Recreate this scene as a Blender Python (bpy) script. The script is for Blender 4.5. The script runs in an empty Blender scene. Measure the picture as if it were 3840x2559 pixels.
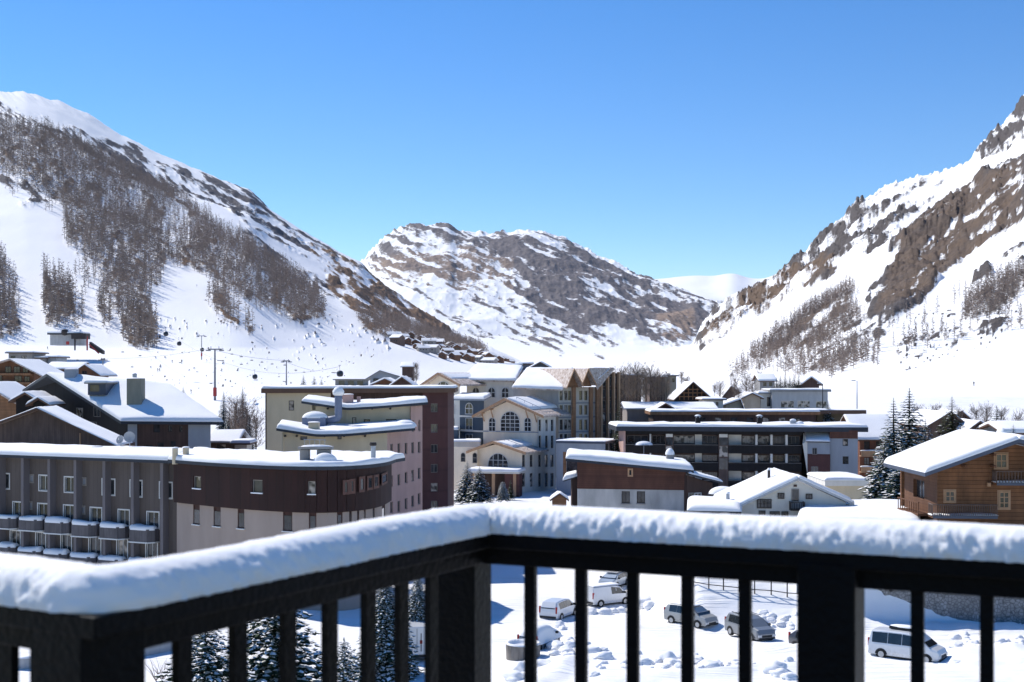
import bpy, bmesh, math, random
import numpy as np
from mathutils import Vector, noise as mnoise

# ------------------------------------------------------------------ camera, sky, sun, exposure
SC = bpy.context.scene
F = 4992.0            # focal length in source pixels (picture 3840 wide)
CX, HY = 1920.0, 1400.0   # centre column and horizon row of the photograph
CZ = 20.0             # height of the eye above the car park
cam_d = bpy.data.cameras.new("camera")
cam_d.sensor_width = 36.0
cam_d.lens = 36.0 * F / 3840.0
cam_d.shift_y = (HY - 1279.5) / 3840.0
cam_d.clip_start = 0.05
cam_d.clip_end = 60000
cam_d.dof.use_dof = True
cam_d.dof.focus_distance = 160
cam_d.dof.aperture_fstop = 5.0
cam = bpy.data.objects.new("camera", cam_d)
SC.collection.objects.link(cam)
cam.location = (0, 0, CZ)
cam.rotation_euler = (math.radians(90), 0, 0)
SC.camera = cam

SUN_EL, SUN_AZ = 44.0, -50.0     # azimuth measured from the view direction, negative = left
w = bpy.data.worlds.new("World"); SC.world = w; w.use_nodes = True
nt = w.node_tree; nt.nodes.clear()
sky = nt.nodes.new('ShaderNodeTexSky'); sky.sky_type = 'NISHITA'; sky.sun_disc = False
sky.sun_elevation = math.radians(SUN_EL); sky.sun_rotation = math.radians(SUN_AZ)
sky.altitude = 2600; sky.air_density = 1.15; sky.dust_density = 0.15; sky.ozone_density = 3.0
hs = nt.nodes.new('ShaderNodeHueSaturation'); hs.inputs['Saturation'].default_value = 1.33
hs.inputs['Hue'].default_value = 0.507
hs.inputs['Value'].default_value = 1.0
bg = nt.nodes.new('ShaderNodeBackground'); bg.inputs[1].default_value = 0.128
wo = nt.nodes.new('ShaderNodeOutputWorld')
nt.links.new(sky.outputs[0], hs.inputs['Color']); nt.links.new(hs.outputs[0], bg.inputs[0]); nt.links.new(bg.outputs[0], wo.inputs[0])
sun_d = bpy.data.lights.new("sun", 'SUN'); sun_d.energy = 4.5; sun_d.angle = math.radians(0.53); sun_d.color = (1.0, 0.955, 0.89)
sun = bpy.data.objects.new("sun", sun_d); SC.collection.objects.link(sun)
_az, _el = math.radians(SUN_AZ), math.radians(SUN_EL)
SUNV = Vector((math.sin(_az) * math.cos(_el), math.cos(_az) * math.cos(_el), math.sin(_el)))
sun.rotation_euler = SUNV.to_track_quat('Z', 'Y').to_euler()
SC.view_settings.view_transform = 'Standard'
SC.view_settings.look = 'None'
SC.view_settings.gamma = 1
SC.view_settings.exposure = 0.29
SC.render.engine = 'CYCLES'
SC.cycles.max_bounces = 6
SC.cycles.diffuse_bounces = 3

# ------------------------------------------------------------------ helpers
COL = SC.collection
R = random.Random(7)

def P(px, py, d):
    """point seen at picture position (px,py) standing d metres away"""
    return Vector(((px - CX) / F * d, d, CZ - (py - HY) / F * d))

def XY(px, d):
    return ((px - CX) / F * d, d)

def root_of(o):
    while o.parent: o = o.parent
    return o

def tag(o, label=None, cat=None, group=None, kind=None):
    if label: o['label'] = label
    if cat: o['category'] = cat
    if group: o['group'] = group
    if kind: o['kind'] = kind
    return o

def thing(name, label, cat, loc=(0, 0, 0), group=None, rz=0.0):
    o = bpy.data.objects.new(name, None); COL.objects.link(o)
    o.location = loc; o.rotation_euler = (0, 0, rz)
    o.empty_display_size = 0.3
    return tag(o, label, cat, group)

def copy_tree(o, parent=None):
    c = o.copy(); COL.objects.link(c)
    if parent is not None: c.parent = parent
    for ch in o.children: copy_tree(ch, c)
    return c

class MB:
    def __init__(s): s.v = []; s.f = []; s.m = []; s.mi = 0
    def quad(s, a, b, c, d): n = len(s.v); s.v += [tuple(a), tuple(b), tuple(c), tuple(d)]; s.f.append((n, n+1, n+2, n+3)); s.m.append(s.mi)
    def tri(s, a, b, c): n = len(s.v); s.v += [tuple(a), tuple(b), tuple(c)]; s.f.append((n, n+1, n+2)); s.m.append(s.mi)
    def mesh(s, vs, fs):
        n = len(s.v); s.v += [tuple(p) for p in vs]; s.f += [tuple(i + n for i in f) for f in fs]; s.m += [s.mi] * len(fs)
    def hexa(s, p):      # 8 corners: bottom 0-3 ccw, top 4-7
        s.mesh(p, [(3, 2, 1, 0), (4, 5, 6, 7), (0, 1, 5, 4), (1, 2, 6, 5), (2, 3, 7, 6), (3, 0, 4, 7)])
    def box(s, x0, x1, y0, y1, z0, z1):
        s.hexa([(x0,y0,z0),(x1,y0,z0),(x1,y1,z0),(x0,y1,z0),(x0,y0,z1),(x1,y0,z1),(x1,y1,z1),(x0,y1,z1)])
    def prism(s, poly, z0, z1):
        """poly ccw xy; z0,z1 numbers or functions"""
        n = len(poly)
        g0 = z0 if callable(z0) else (lambda x, y: z0); g1 = z1 if callable(z1) else (lambda x, y: z1)
        vs = [(x, y, g0(x, y)) for x, y in poly] + [(x, y, g1(x, y)) for x, y in poly]
        fs = [tuple(range(n - 1, -1, -1)), tuple(range(n, 2 * n))]
        for i in range(n): j = (i + 1) % n; fs.append((i, j, n + j, n + i))
        s.mesh(vs, fs)
    def slab(s, pts, t):  # 3D polygon thickened downwards by t
        n = len(pts); vs = [tuple(p) for p in pts] + [(p[0], p[1], p[2] - t) for p in pts]
        fs = [tuple(range(n)), tuple(range(2 * n - 1, n - 1, -1))]
        for i in range(n): j = (i + 1) % n; fs.append((j, i, n + i, n + j))
        s.mesh(vs, fs)
    def tube(s, path, r, seg=8, caps=True):
        rs = r if hasattr(r, '__len__') else [r] * len(path)
        path = [Vector(p) for p in path]; rings = []; n = len(path); up = None
        for i, p in enumerate(path):
            t = (path[min(i+1, n-1)] - path[max(i-1, 0)]).normalized()
            if up is None: up = Vector((0, 0, 1)) if abs(t.z) < .9 else Vector((1, 0, 0))
            a = t.cross(up).normalized(); b = t.cross(a).normalized(); up = -b if b.dot(up) < 0 else b
            rings.append([p + (a * math.cos(2*math.pi*k/seg) + up * math.sin(2*math.pi*k/seg)) * rs[i] for k in range(seg)])
        base = len(s.v)
        for rg in rings: s.v += [tuple(q) for q in rg]
        for i in range(n - 1):
            for k in range(seg):
                k2 = (k + 1) % seg
                s.f.append((base+i*seg+k, base+i*seg+k2, base+(i+1)*seg+k2, base+(i+1)*seg+k)); s.m.append(s.mi)
        if caps:
            s.f.append(tuple(base + k for k in range(seg))[::-1]); s.m.append(s.mi)
            s.f.append(tuple(base + (n-1)*seg + k for k in range(seg))); s.m.append(s.mi)
    def lathe(s, c, prof, seg=12, ang=2*math.pi):  # prof list (r,z)
        base = len(s.v)
        for r, z in prof:
            for k in range(seg): a = ang * k / seg; s.v.append((c[0] + r*math.cos(a), c[1] + r*math.sin(a), c[2] + z))
        for i in range(len(prof) - 1):
            for k in range(seg):
                k2 = (k+1) % seg; s.f.append((base+i*seg+k, base+i*seg+k2, base+(i+1)*seg+k2, base+(i+1)*seg+k)); s.m.append(s.mi)
    def build(s, name, mat, parent=None, loc=None, smooth=False):
        me = bpy.data.meshes.new(name)
        if parent is not None: o0 = root_of(parent).location if root_of(parent).get('_abs', 1) else Vector((0,0,0))
        else: o0 = Vector(loc) if loc is not None else Vector((0, 0, 0))
        vs = [(a - o0[0], b - o0[1], c - o0[2]) for a, b, c in s.v]
        me.from_pydata(vs, [], s.f); me.validate()
        mats = mat if isinstance(mat, (list, tuple)) else [mat]
        for m in mats: me.materials.append(m)
        if len(mats) > 1: me.polygons.foreach_set('material_index', s.m[:len(me.polygons)])
        if smooth: me.polygons.foreach_set('use_smooth', [True] * len(me.polygons))
        me.update()
        o = bpy.data.objects.new(name, me); COL.objects.link(o)
        if parent is not None: o.parent = parent
        elif loc is not None: o.location = loc
        return o

def np_mesh(name, V, Fq, mat, smooth=True, attrs=None, parent=None):
    """V (n,3) float, Fq (m,k) int"""
    me = bpy.data.meshes.new(name)
    n, m, k = len(V), len(Fq), Fq.shape[1]
    me.vertices.add(n); me.vertices.foreach_set('co', np.asarray(V, np.float32).ravel())
    me.loops.add(m * k); me.loops.foreach_set('vertex_index', np.asarray(Fq, np.int32).ravel())
    me.polygons.add(m); me.polygons.foreach_set('loop_start', np.arange(0, m * k, k, dtype=np.int32))
    me.polygons.foreach_set('loop_total', np.full(m, k, np.int32))
    me.polygons.foreach_set('use_smooth', np.full(m, smooth, bool))
    for an, av in (attrs or {}).items():
        a = me.attributes.new(an, 'FLOAT', 'POINT'); a.data.foreach_set('value', np.asarray(av, np.float32).ravel())
    me.update(calc_edges=True)
    for mm in (mat if isinstance(mat, (list, tuple)) else [mat]): me.materials.append(mm)
    o = bpy.data.objects.new(name, me); COL.objects.link(o)
    if parent is not None: o.parent = parent
    return o

def grid_faces(nr, nc):
    i = np.arange(nr - 1)[:, None] * nc + np.arange(nc - 1)[None, :]
    i = i.ravel()
    return np.stack([i, i + 1, i + nc + 1, i + nc], 1)

# numpy value noise
def vnoise(x, y, seed=0):
    xi = np.floor(x).astype(np.int64); yi = np.floor(y).astype(np.int64)
    fx = x - xi; fy = y - yi; fx = fx*fx*fx*(fx*(fx*6-15)+10); fy = fy*fy*fy*(fy*(fy*6-15)+10)
    def h(a, b):
        n = (a * 374761393 + b * 668265263 + seed * 1274126177) & 0xffffffff
        n = ((n ^ (n >> 13)) * 1274126177) & 0xffffffff
        n = (n ^ (n >> 16)) & 0xffffffff
        return n / 4294967295.0
    return (h(xi, yi)*(1-fx) + h(xi+1, yi)*fx)*(1-fy) + (h(xi, yi+1)*(1-fx) + h(xi+1, yi+1)*fx)*fy
def fbm(x, y, o=4, seed=0, g=.5):
    t = 0; a = 1; s = 0
    for i in range(o):
        t = t + a * vnoise(x * 2**i + 17.3*i, y * 2**i - 9.1*i, seed + i); s += a; a *= g
    return t / s
def ridged(x, y, o=4, seed=0):
    t = 0; a = 1; s = 0
    for i in range(o):
        t = t + a * (1 - np.abs(2*vnoise(x*2**i+5.1*i, y*2**i+3.3*i, seed+i) - 1)); s += a; a *= .55
    return t / s

# ------------------------------------------------------------------ materials
def N(nt, t, **k):
    n = nt.nodes.new('ShaderNode' + t)
    for a, b in k.items(): setattr(n, a, b)
    return n
def math_(nt, op, a, b=None, c=None, clamp=False):
    n = N(nt, 'Math', operation=op); n.use_clamp = clamp
    for i, q in enumerate((a, b, c)):
        if q is None: continue
        if isinstance(q, (int, float)): n.inputs[i].default_value = q
        else: nt.links.new(q, n.inputs[i])
    return n.outputs[0]
def mixc(nt, f, a, b, mode='MIX'):
    n = N(nt, 'Mix', data_type='RGBA', blend_type=mode)
    for i, q in ((0, f), (6, a), (7, b)):
        if isinstance(q, (int, float)): n.inputs[i].default_value = q
        elif isinstance(q, tuple): n.inputs[i].default_value = (q + (1,))[:4]
        else: nt.links.new(q, n.inputs[i])
    return n.outputs[2]
def noise_(nt, vec, scale, detail=4, rough=.55, dist=0):
    n = N(nt, 'TexNoise'); n.inputs['Scale'].default_value = scale; n.inputs['Detail'].default_value = detail
    n.inputs['Roughness'].default_value = rough; n.inputs['Distortion'].default_value = dist
    if vec is not None: nt.links.new(vec, n.inputs['Vector'])
    return n.outputs[0]
def maprange(nt, v, a, b, c=0., d=1.):
    n = N(nt, 'MapRange'); n.clamp = True
    nt.links.new(v, n.inputs[0])
    for i, q in enumerate((a, b, c, d)): n.inputs[i+1].default_value = q
    return n.outputs[0]
def new_mat(name):
    m = bpy.data.materials.new(name); m.use_nodes = True; t = m.node_tree; t.nodes.clear()
    o = N(t, 'OutputMaterial'); b = N(t, 'BsdfPrincipled'); t.links.new(b.outputs[0], o.inputs[0])
    return m, t, b
def dk(c, f): return tuple(x * f for x in c)

def MAT(name, col, rough=.8, var=.25, scale=1.5, bump=.0, kind='plain', pw=.15, spec=.3, metal=0., streak=True, col2=None, groove=.45):
    m, t, b = new_mat(name)
    tc = N(t, 'TexCoord').outputs['Object']
    mp = N(t, 'Mapping'); mp.inputs['Scale'].default_value = (1, 1, .3 if streak else 1); t.links.new(tc, mp.inputs[0])
    n1 = noise_(t, mp.outputs[0], scale, 5, .6)
    f = maprange(t, n1, .3, .7)
    c = mixc(t, f, dk(col, 1 - var), dk(col, 1 + var * .6) if col2 is None else col2)
    h = None
    if kind in ('pv', 'ph', 'brick'):
        sp = N(t, 'SeparateXYZ'); t.links.new(tc, sp.inputs[0])
        u = sp.outputs[2] if kind == 'ph' else math_(t, 'ADD', sp.outputs[0], math_(t, 'MULTIPLY', sp.outputs[1], .83))
        q = math_(t, 'DIVIDE', u, pw); fl = math_(t, 'FLOOR', q); fr = math_(t, 'FRACT', q)
        wn = N(t, 'TexWhiteNoise', noise_dimensions='1D'); t.links.new(fl, wn.inputs['W'])
        c = mixc(t, maprange(t, wn.outputs[0], 0, 1, 0, var * 1.3), c, dk(col, .45))
        e = math_(t, 'ABSOLUTE', math_(t, 'SUBTRACT', fr, .5)); g = maprange(t, e, .40, .5)
        c = mixc(t, math_(t, 'MULTIPLY', g, groove), c, dk(col, .2)); h = math_(t, 'SUBTRACT', 1.0, g)
    if kind == 'stone':
        vo = N(t, 'TexVoronoi', feature='DISTANCE_TO_EDGE'); vo.inputs['Scale'].default_value = 1 / pw; t.links.new(tc, vo.inputs[0])
        v2 = N(t, 'TexVoronoi'); v2.inputs['Scale'].default_value = 1 / pw; t.links.new(tc, v2.inputs[0])
        c = mixc(t, math_(t, 'MULTIPLY', N_lum(t, v2.outputs['Color']), .6), c, dk(col, .4))
        g = maprange(t, vo.outputs[0], 0, .12); c = mixc(t, g, dk(col, .3), c); h = g
    t.links.new(c, b.inputs['Base Color'])
    b.inputs['Roughness'].default_value = rough; b.inputs['Metallic'].default_value = metal
    b.inputs['Specular IOR Level'].default_value = spec
    n2 = noise_(t, tc, scale * 9, 3)
    if bump or h is not None:
        bp = N(t, 'Bump'); bp.inputs['Strength'].default_value = max(bump, .25); bp.inputs['Distance'].default_value = .03
        hh = n2 if h is None else math_(t, 'ADD', math_(t, 'MULTIPLY', h, 1.0), math_(t, 'MULTIPLY', n2, .25))
        t.links.new(hh, bp.inputs['Height']); t.links.new(bp.outputs[0], b.inputs['Normal'])
    return m
def N_lum(t, c):
    n = N(t, 'RGBToBW'); t.links.new(c, n.inputs[0]); return n.outputs[0]

def snow_mat(name, col=(.885, .88, .87), scale=2.5, strength=.35, dist=.06, sss=0., ruts=False):
    m, t, b = new_mat(name)
    tc = N(t, 'TexCoord').outputs['Object']
    n0 = noise_(t, tc, scale * .12, 3); n1 = noise_(t, tc, scale, 5, .6); n2 = noise_(t, tc, scale * 12, 3, .6)
    c = mixc(t, maprange(t, n0, .3, .7), dk(col, .95), dk(col, 1.02)); t.links.new(c, b.inputs['Base Color'])
    b.inputs['Roughness'].default_value = .75; b.inputs['Specular IOR Level'].default_value = .2
    bp = N(t, 'Bump'); bp.inputs['Strength'].default_value = strength; bp.inputs['Distance'].default_value = dist
    hh = math_(t, 'ADD', n1, math_(t, 'MULTIPLY', n2, .25))
    if ruts:   # wheel ruts running across the car park, with compacted greyer snow in them
        mp = N(t, 'Mapping'); mp.inputs['Scale'].default_value = (.05, 1.5, 1); mp.inputs['Rotation'].default_value = (0, 0, .2); t.links.new(tc, mp.inputs[0])
        w_ = noise_(t, mp.outputs[0], 1.0, 4, .6, 0); r_ = maprange(t, w_, .44, .56); n4 = noise_(t, tc, .18, 3); ms = maprange(t, n4, .42, .60)
        hh = math_(t, 'ADD', hh, math_(t, 'MULTIPLY', math_(t, 'MULTIPLY', r_, ms), 1.3))
        dirt = math_(t, 'MULTIPLY', math_(t, 'SUBTRACT', 1.0, r_), math_(t, 'MULTIPLY', ms, .30)); t.links.new(mixc(t, dirt, c, (.62, .60, .57)), b.inputs['Base Color'])
    t.links.new(hh, bp.inputs['Height']); t.links.new(bp.outputs[0], b.inputs['Normal'])
    if sss: b.inputs['Subsurface Weight'].default_value = sss; b.inputs['Subsurface Radius'].default_value = (.05, .055, .06); b.inputs['Subsurface Scale'].default_value = .6
    return m

SNOW = snow_mat('snow')
SNOWR = snow_mat('roof_snow', scale=1.2, strength=.3, dist=.1)
m, t, b = new_mat('glass_dark'); tc = N(t, 'TexCoord').outputs['Object']
t.links.new(mixc(t, maprange(t, noise_(t, tc, .9, 2), .35, .65), (.012, .016, .02), (.06, .065, .07)), b.inputs['Base Color'])
b.inputs['Roughness'].default_value = .08; b.inputs['Specular IOR Level'].default_value = .6
GLASS = m
m, t, b = new_mat('glass_curtain'); tc = N(t, 'TexCoord').outputs['Object']
t.links.new(mixc(t, maprange(t, noise_(t, tc, 1.3, 1), .42, .58), (.03, .03, .03), (.42, .37, .32)), b.inputs['Base Color'])
b.inputs['Roughness'].default_value = .2
CURT = m
# ------------------------------------------------------------------ terrain
def gz_np(x, y):
    z = -1.0 + .0 * x
    pk = np.clip((110 - y) / 25, 0, 1); pk = pk * pk * (3 - 2 * pk)
    z = z + pk * np.clip((x + 4) / 10, 0, 1) * 1.5                       # car park terrace
    z = z + .078 * np.clip(y - 262, 0, None)
    z = z + (fbm(x * .05, y * .05, 3, 3) - .5) * 1.2 * np.clip((y - 20) / 60, 0, 1) * (1 - .8 * pk)
    z = z + (fbm(x * .35, y * .35, 3, 5) - .5) * (.22 - .12 * pk)
    z = z - 2.6 * np.clip((42 - y) / 20, 0, 1)
    sh = np.clip((x - 24) / 4, 0, 1); up = np.clip((y - (107 + 1.5*sh)) / (12 - 10.2*sh), 0, 1) * np.clip((x - 11) / 5, 0, 1) * np.clip((185 - y) / 45, 0, 1)
    z = z + (up * up * (3 - 2 * up)) * 4.4
    far = np.clip((y - 430) / 60, 0, 1); z = z * (1 - far) + far * (4.0)
    return z
def gz(x, y): return float(gz_np(np.array([float(x)]), np.array([float(y)]))[0])

def build_ground():
    ys = np.concatenate([np.arange(-40, 20, 3.), np.arange(20, 140, .7), np.arange(140, 460, 2.5), np.arange(460, 12000, 700.)])
    t = np.linspace(-1, 1, 420)
    rows = []
    for y in ys:
        half = max(60, .55 * y + 40); rows.append(np.stack([t * half, np.full_like(t, y)], 1))
    A = np.array(rows); X, Y = A[..., 0], A[..., 1]
    Z = gz_np(X, Y)
    # ploughed banks around the car park: low windrows of rough snow
    def bank(x0, y0, x1, y1, w, h, sd):
        nonlocal Z
        dx, dy = x1-x0, y1-y0; L2 = dx*dx+dy*dy
        s = np.clip(((X-x0)*dx+(Y-y0)*dy)/L2, 0, 1); dd = np.hypot(X-x0-s*dx, Y-y0-s*dy)
        Z = Z + np.exp(-(dd/w)**2) * h * (.35 + 1.3*fbm(X*.55, Y*.55, 3, sd))
    for b in BANKS: bank(*b)
    V = np.stack([X, Y, Z], -1).reshape(-1, 3)
    o = np_mesh('snow_ground', V, grid_faces(*X.shape), SNOWG)
    tag(o, 'snow covered ground of the car park and the village floor', None, None, 'structure')
BANKS = [(4, 84, 19, 89, .8, .3, 1), (0, 80, 4, 92, 1.2, .5, 2), (33, 92, 60, 84, 3.0, .8, 3), (19, 97, 26, 94, 1.2, .6, 4),
         (25, 108.5, 60, 104, 1.6, .7, 9)]
SNOWG = snow_mat('snow_ground', scale=.8, strength=.5, dist=.12, ruts=True)
build_ground()

def V2S(pts): return [(a * 1.632, b * 1.632) for a, b in pts]
RS = 8.0; RX0, RY0, RW, RH = -800, 0, 700, 230
gxx, gyy = np.meshgrid(RX0 + RS * (np.arange(RW) + .5), RY0 + RS * (np.arange(RH) + .5))
def raster(polys, blur=2):
    a = np.zeros((RH, RW))
    for poly, val in polys:
        ins = np.zeros((RH, RW), bool); n = len(poly)
        for i in range(n):
            x0, y0 = poly[i]; x1, y1 = poly[(i + 1) % n]
            if y0 == y1: continue
            c = ((gyy < y0) != (gyy < y1)) & (gxx < (x1 - x0) * (gyy - y0) / (y1 - y0) + x0); ins ^= c
        a = np.where(ins, val, a)
    for k in range(blur):
        p = np.pad(a, 1, mode='edge'); a = (p[:-2, 1:-1] + p[2:, 1:-1] + p[1:-1, :-2] + p[1:-1, 2:] + p[1:-1, 1:-1]*2) / 6
    return a
def sample(a, px, py):
    x = np.clip((px - RX0) / RS - .5, 0, RW - 1.01); y = np.clip((py - RY0) / RS - .5, 0, RH - 1.01)
    xi, yi = x.astype(int), y.astype(int); fx, fy = x - xi, y - yi
    return (a[yi, xi]*(1-fx)+a[yi, xi+1]*fx)*(1-fy) + (a[yi+1, xi]*(1-fx)+a[yi+1, xi+1]*fx)*fy

def relief(us, levels, nrows, bulge=0.0):
    """levels: list (y(u), d(u), rows share); every column is a real profile in the vertical plane through it"""
    nc = len(us); PX = []; pts = []
    L = []
    for li, (yf, df) in enumerate(levels):
        y = np.interp(us, *zip(*yf)); d = np.interp(us, *zip(*df)) if hasattr(df, '__len__') else np.full(nc, float(df))
        kk = 121; ker = np.hanning(kk); ker /= ker.sum(); sm = lambda q: np.convolve(np.pad(q, kk//2, mode='reflect', reflect_type='odd'), ker, 'valid')
        d = sm(d); top = li == len(levels) - 1
        if top: kk = 17; ker = np.hanning(kk); ker /= ker.sum()
        y = sm(y)
        L.append((d, CZ - (y - HY) / F * d))
    D = []; Z = []; T = []
    for k in range(len(L) - 1):
        n = nrows[k]
        for j in range(n + (k == len(L) - 2)):
            s = j / n
            b = bulge[k] * 4 * s * (1 - s) if bulge else 0
            D.append(L[k][0]*(1-s) + L[k+1][0]*s); Z.append(L[k][1]*(1-s) + L[k+1][1]*s + b * (L[k+1][0] - L[k][0])); T.append(np.full(nc, k + s))
    D, Z, T = np.array(D), np.array(Z), np.array(T)
    X = (us[None, :] - CX) / F * D
    return X, D, Z, T, len(L) - 1

def rot(px, py, deg):
    a = math.radians(deg); return px*math.cos(a)+py*math.sin(a), -px*math.sin(a)+py*math.cos(a)

def mountain_mat(name, rock1, rock2, rock3, sc, bs=.8, snow=(.89, .885, .875)):
    m, t, b = new_mat(name)
    tc = N(t, 'TexCoord').outputs['Object']
    rk = N(t, 'Attribute', attribute_name='rock').outputs['Fac']; hu = N(t, 'Attribute', attribute_name='hue').outputs['Fac']
    n1 = noise_(t, tc, 1/sc, 6, .65); n2 = noise_(t, tc, 5/sc, 4, .6); n3 = noise_(t, tc, .15/sc, 3)
    f = math_(t, 'ADD', rk, math_(t, 'MULTIPLY', math_(t, 'SUBTRACT', n1, .5), .95)); f = maprange(t, f, .36, .66)
    c = mixc(t, maprange(t, n2, .3, .7), rock1, rock2); c = mixc(t, maprange(t, math_(t, 'ADD', hu, math_(t, 'MULTIPLY', math_(t, 'SUBTRACT', n3, .5), .5)), .3, .7), c, rock3)
    c = mixc(t, maprange(t, n1, .35, .7, .0, .5), c, dk(rock1, .45))
    t.links.new(mixc(t, f, snow, c), b.inputs['Base Color']); b.inputs['Roughness'].default_value = .85; b.inputs['Specular IOR Level'].default_value = .1
    bp = N(t, 'Bump'); bp.inputs['Strength'].default_value = bs; bp.inputs['Distance'].default_value = sc * .35
    h = math_(t, 'MULTIPLY', math_(t, 'ADD', n1, math_(t, 'MULTIPLY', n2, .4)), math_(t, 'ADD', math_(t, 'MULTIPLY', f, .85), .15))
    t.links.new(h, bp.inputs['Height']); t.links.new(bp.outputs[0], b.inputs['Normal'])
    return m

def proj(X, Y, Z): return CX + X / Y * F, HY - (Z - CZ) / Y * F

# ---- left mountain
us = np.arange(-500, 2060, 3.2)
lridge = [(-900, 300), (-300, 330)] + V2S([(0,210),(60,213),(130,232),(200,262),(280,310),(370,355),(440,385),(510,412),(575,437),(620,480),(700,530),(780,580),(830,602),(850,625),(890,660),(950,700),(1010,740),(1060,775),(1110,800),(1150,818)]) + [(1960, 1372), (2060, 1395)]
foot_y = [(-900,1290),(900,1290),(1350,1285),(1500,1320),(1700,1350),(1900,1375),(2060,1405)]
X, Y, Z, T, NL = relief(us, [([(-900,1660),(2060,1660)], 322), ([(-900,1475),(1200,1470),(2060,1462)], 440), (foot_y, [(-900,820),(900,860),(1400,1200),(2060,1500)]),
      (lridge, [(-900,2100),(0,2300),(1400,2900),(1900,3100),(2060,3200)])], [20, 65, 240], [0, -.02, .0])
px, py = proj(X, Y, Z)
P_f = [(p, 1.) for p in map(V2S, [
 [(-500,120),(0,270),(60,290),(120,300),(200,330),(290,375),(360,420),(430,465),(500,520),(560,545),(640,600),(700,640),(742,690),(745,735),(690,745),(620,715),(560,690),(500,650),(440,620),(380,612),(370,650),(340,685),(352,730),(362,790),(330,800),(285,785),(275,730),(230,700),(235,640),(190,600),(150,570),(145,500),(120,470),(50,430),(0,405),(-500,300)],
 [(96,620),(130,625),(165,680),(195,740),(180,752),(105,752),(98,700)], [(-500,500),(0,590),(30,640),(45,720),(52,778),(-500,778)],
 [(475,690),(495,655),(520,665),(552,735),(545,745),(510,730)], [(815,715),(850,735),(930,745),(1010,775),(1100,805),(1120,822),(1040,815),(960,792),(880,782),(830,758)],
 [(215,690),(240,700),(262,760),(245,765)], [(565,740),(585,742),(583,768),(568,765)]])]
P_f += [(V2S([(385,470),(430,480),(440,560),(400,590),(370,540)]), .45), (V2S([(150,600),(235,640),(240,700),(200,690),(170,640)]), .35), (V2S([(290,440),(330,450),(335,500),(300,490)]), .5), (V2S([(480,560),(560,600),(640,660),(620,690),(500,630)]), .8), (V2S([(10,415),(80,430),(140,470),(120,500),(90,480),(10,450)]), .25)]
forest = raster(P_f, 1)
P_r = [(V2S(p), v) for p, v in [
 ([(-500,150),(0,230),(100,262),(150,300),(120,300),(0,258),(-500,200)], .36),
 ([(150,280),(230,310),(330,360),(420,392),(520,415),(600,470),(700,535),(780,590),(900,680),(800,640),(700,590),(600,530),(520,480),(430,450),(330,420),(220,350),(140,310)], .42),
 ([(240,335),(290,345),(330,370),(380,395),(410,430),(390,440),(330,400),(280,370)], .62), ([(285,330),(330,352),(345,372),(320,362)], .8),
 ([(440,395),(520,415),(590,445),(640,500),(600,490),(540,450),(470,425)], .6),
 ([(540,500),(620,560),(740,640),(830,690),(760,680),(700,640),(620,590),(550,540)], .46),
 ([(830,600),(860,625),(950,695),(1040,760),(1130,812),(1080,818),(1000,780),(900,720),(850,665)], .74),
 ([(740,610),(800,640),(880,690),(960,745),(1060,800),(1000,795),(900,755),(820,715),(760,670)], .6),
 ([(0,405),(60,428),(100,448),(95,458),(40,440),(0,420)], .9), ([(50,465),(110,462),(112,470),(52,476)], .9),
 ([(300,700),(350,735),(370,752),(350,750),(290,712)], .8), ([(475,690),(500,680),(550,725),(552,748),(515,735)], .95)]]
rockm = raster(P_r, 2)
hue = raster([(V2S([(700,560),(900,650),(1160,810),(1100,825),(900,790),(780,700)]), 1.), (V2S([(475,690),(500,680),(550,725),(552,748),(515,735)]), .7)], 4)
a, bb = rot(px, py, 33)
st = fbm(a * .011, bb * .085, 4, 11); st2 = fbm(a * .035, bb * .15, 3, 21)
M = sample(rockm, px, py)
rk = np.clip(M + .06 + (st - .5) * 2.3 + (st2 - .5) * 1.2, 0, 1) * np.clip(M * 6, 0, 1)
fm = sample(forest, px, py)
rk = np.maximum(rk, np.clip(fm, 0, 1) * np.clip(.46 + (fbm(px*.03, py*.03, 4, 33) - .5) * 1.8 + (st2-.5)*1.2, 0, 1) * .8)
# valley floor scatter of stones on the open pistes
sp = vnoise(px * .11, py * .16, 77); zone = ((px > 560) & (px < 1500) & (py > 1180) & (py < 1460)).astype(float)
rk = np.maximum(rk, zone * np.clip((sp - .88) * 12, 0, .85))
big = fbm(X / 260, Y / 420, 4, 9) - .5; fine = ridged(X / 60, Y / 140, 4, 5) - .5
ramp = np.clip((T - 1.5) / .5, 0, 1) * (1 - .92 * np.clip((T - 2.75) / .25, 0, 1))
Z2 = Z + ramp * (big * 26 * (Y / 2000) + fine * (2 + 15 * np.clip(rk, 0, 1)) * (Y / 2000) + (ridged(X / 15, Y / 30, 3, 55) - .5) * 6 * np.clip(rk, 0, 1) * (Y / 2000)) + np.clip(T - 2.9, 0, .1) * 10 * (st - .5) * 9
# thin piste service road cut into the slope
MLEFT = mountain_mat('left_mountain', (.075, .07, .08), (.16, .145, .145), (.25, .155, .09), 4.)
V = np.stack([X, Y, Z2], -1).reshape(-1, 3)
o = np_mesh('mountain_slope', V, grid_faces(*X.shape), MLEFT, True, {'rock': rk, 'hue': sample(hue, px, py) + np.clip(fm, 0, 1) * .6})
tag(o, 'snowy ski mountain with brown forest rising on the left', None, None, 'structure')
MIDX = None
LEFT = dict(X=X, Y=Y, Z=Z2, px=px, py=py, f=fm)
def ground_at(G, qx, qy):
    """surface point of a relief seen at picture position"""
    d = (G['px'] - qx)**2 + (G['py'] - qy)**2; i = np.unravel_index(np.argmin(d), d.shape)
    return Vector((G['X'][i], G['Y'][i], G['Z'][i]))

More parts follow.
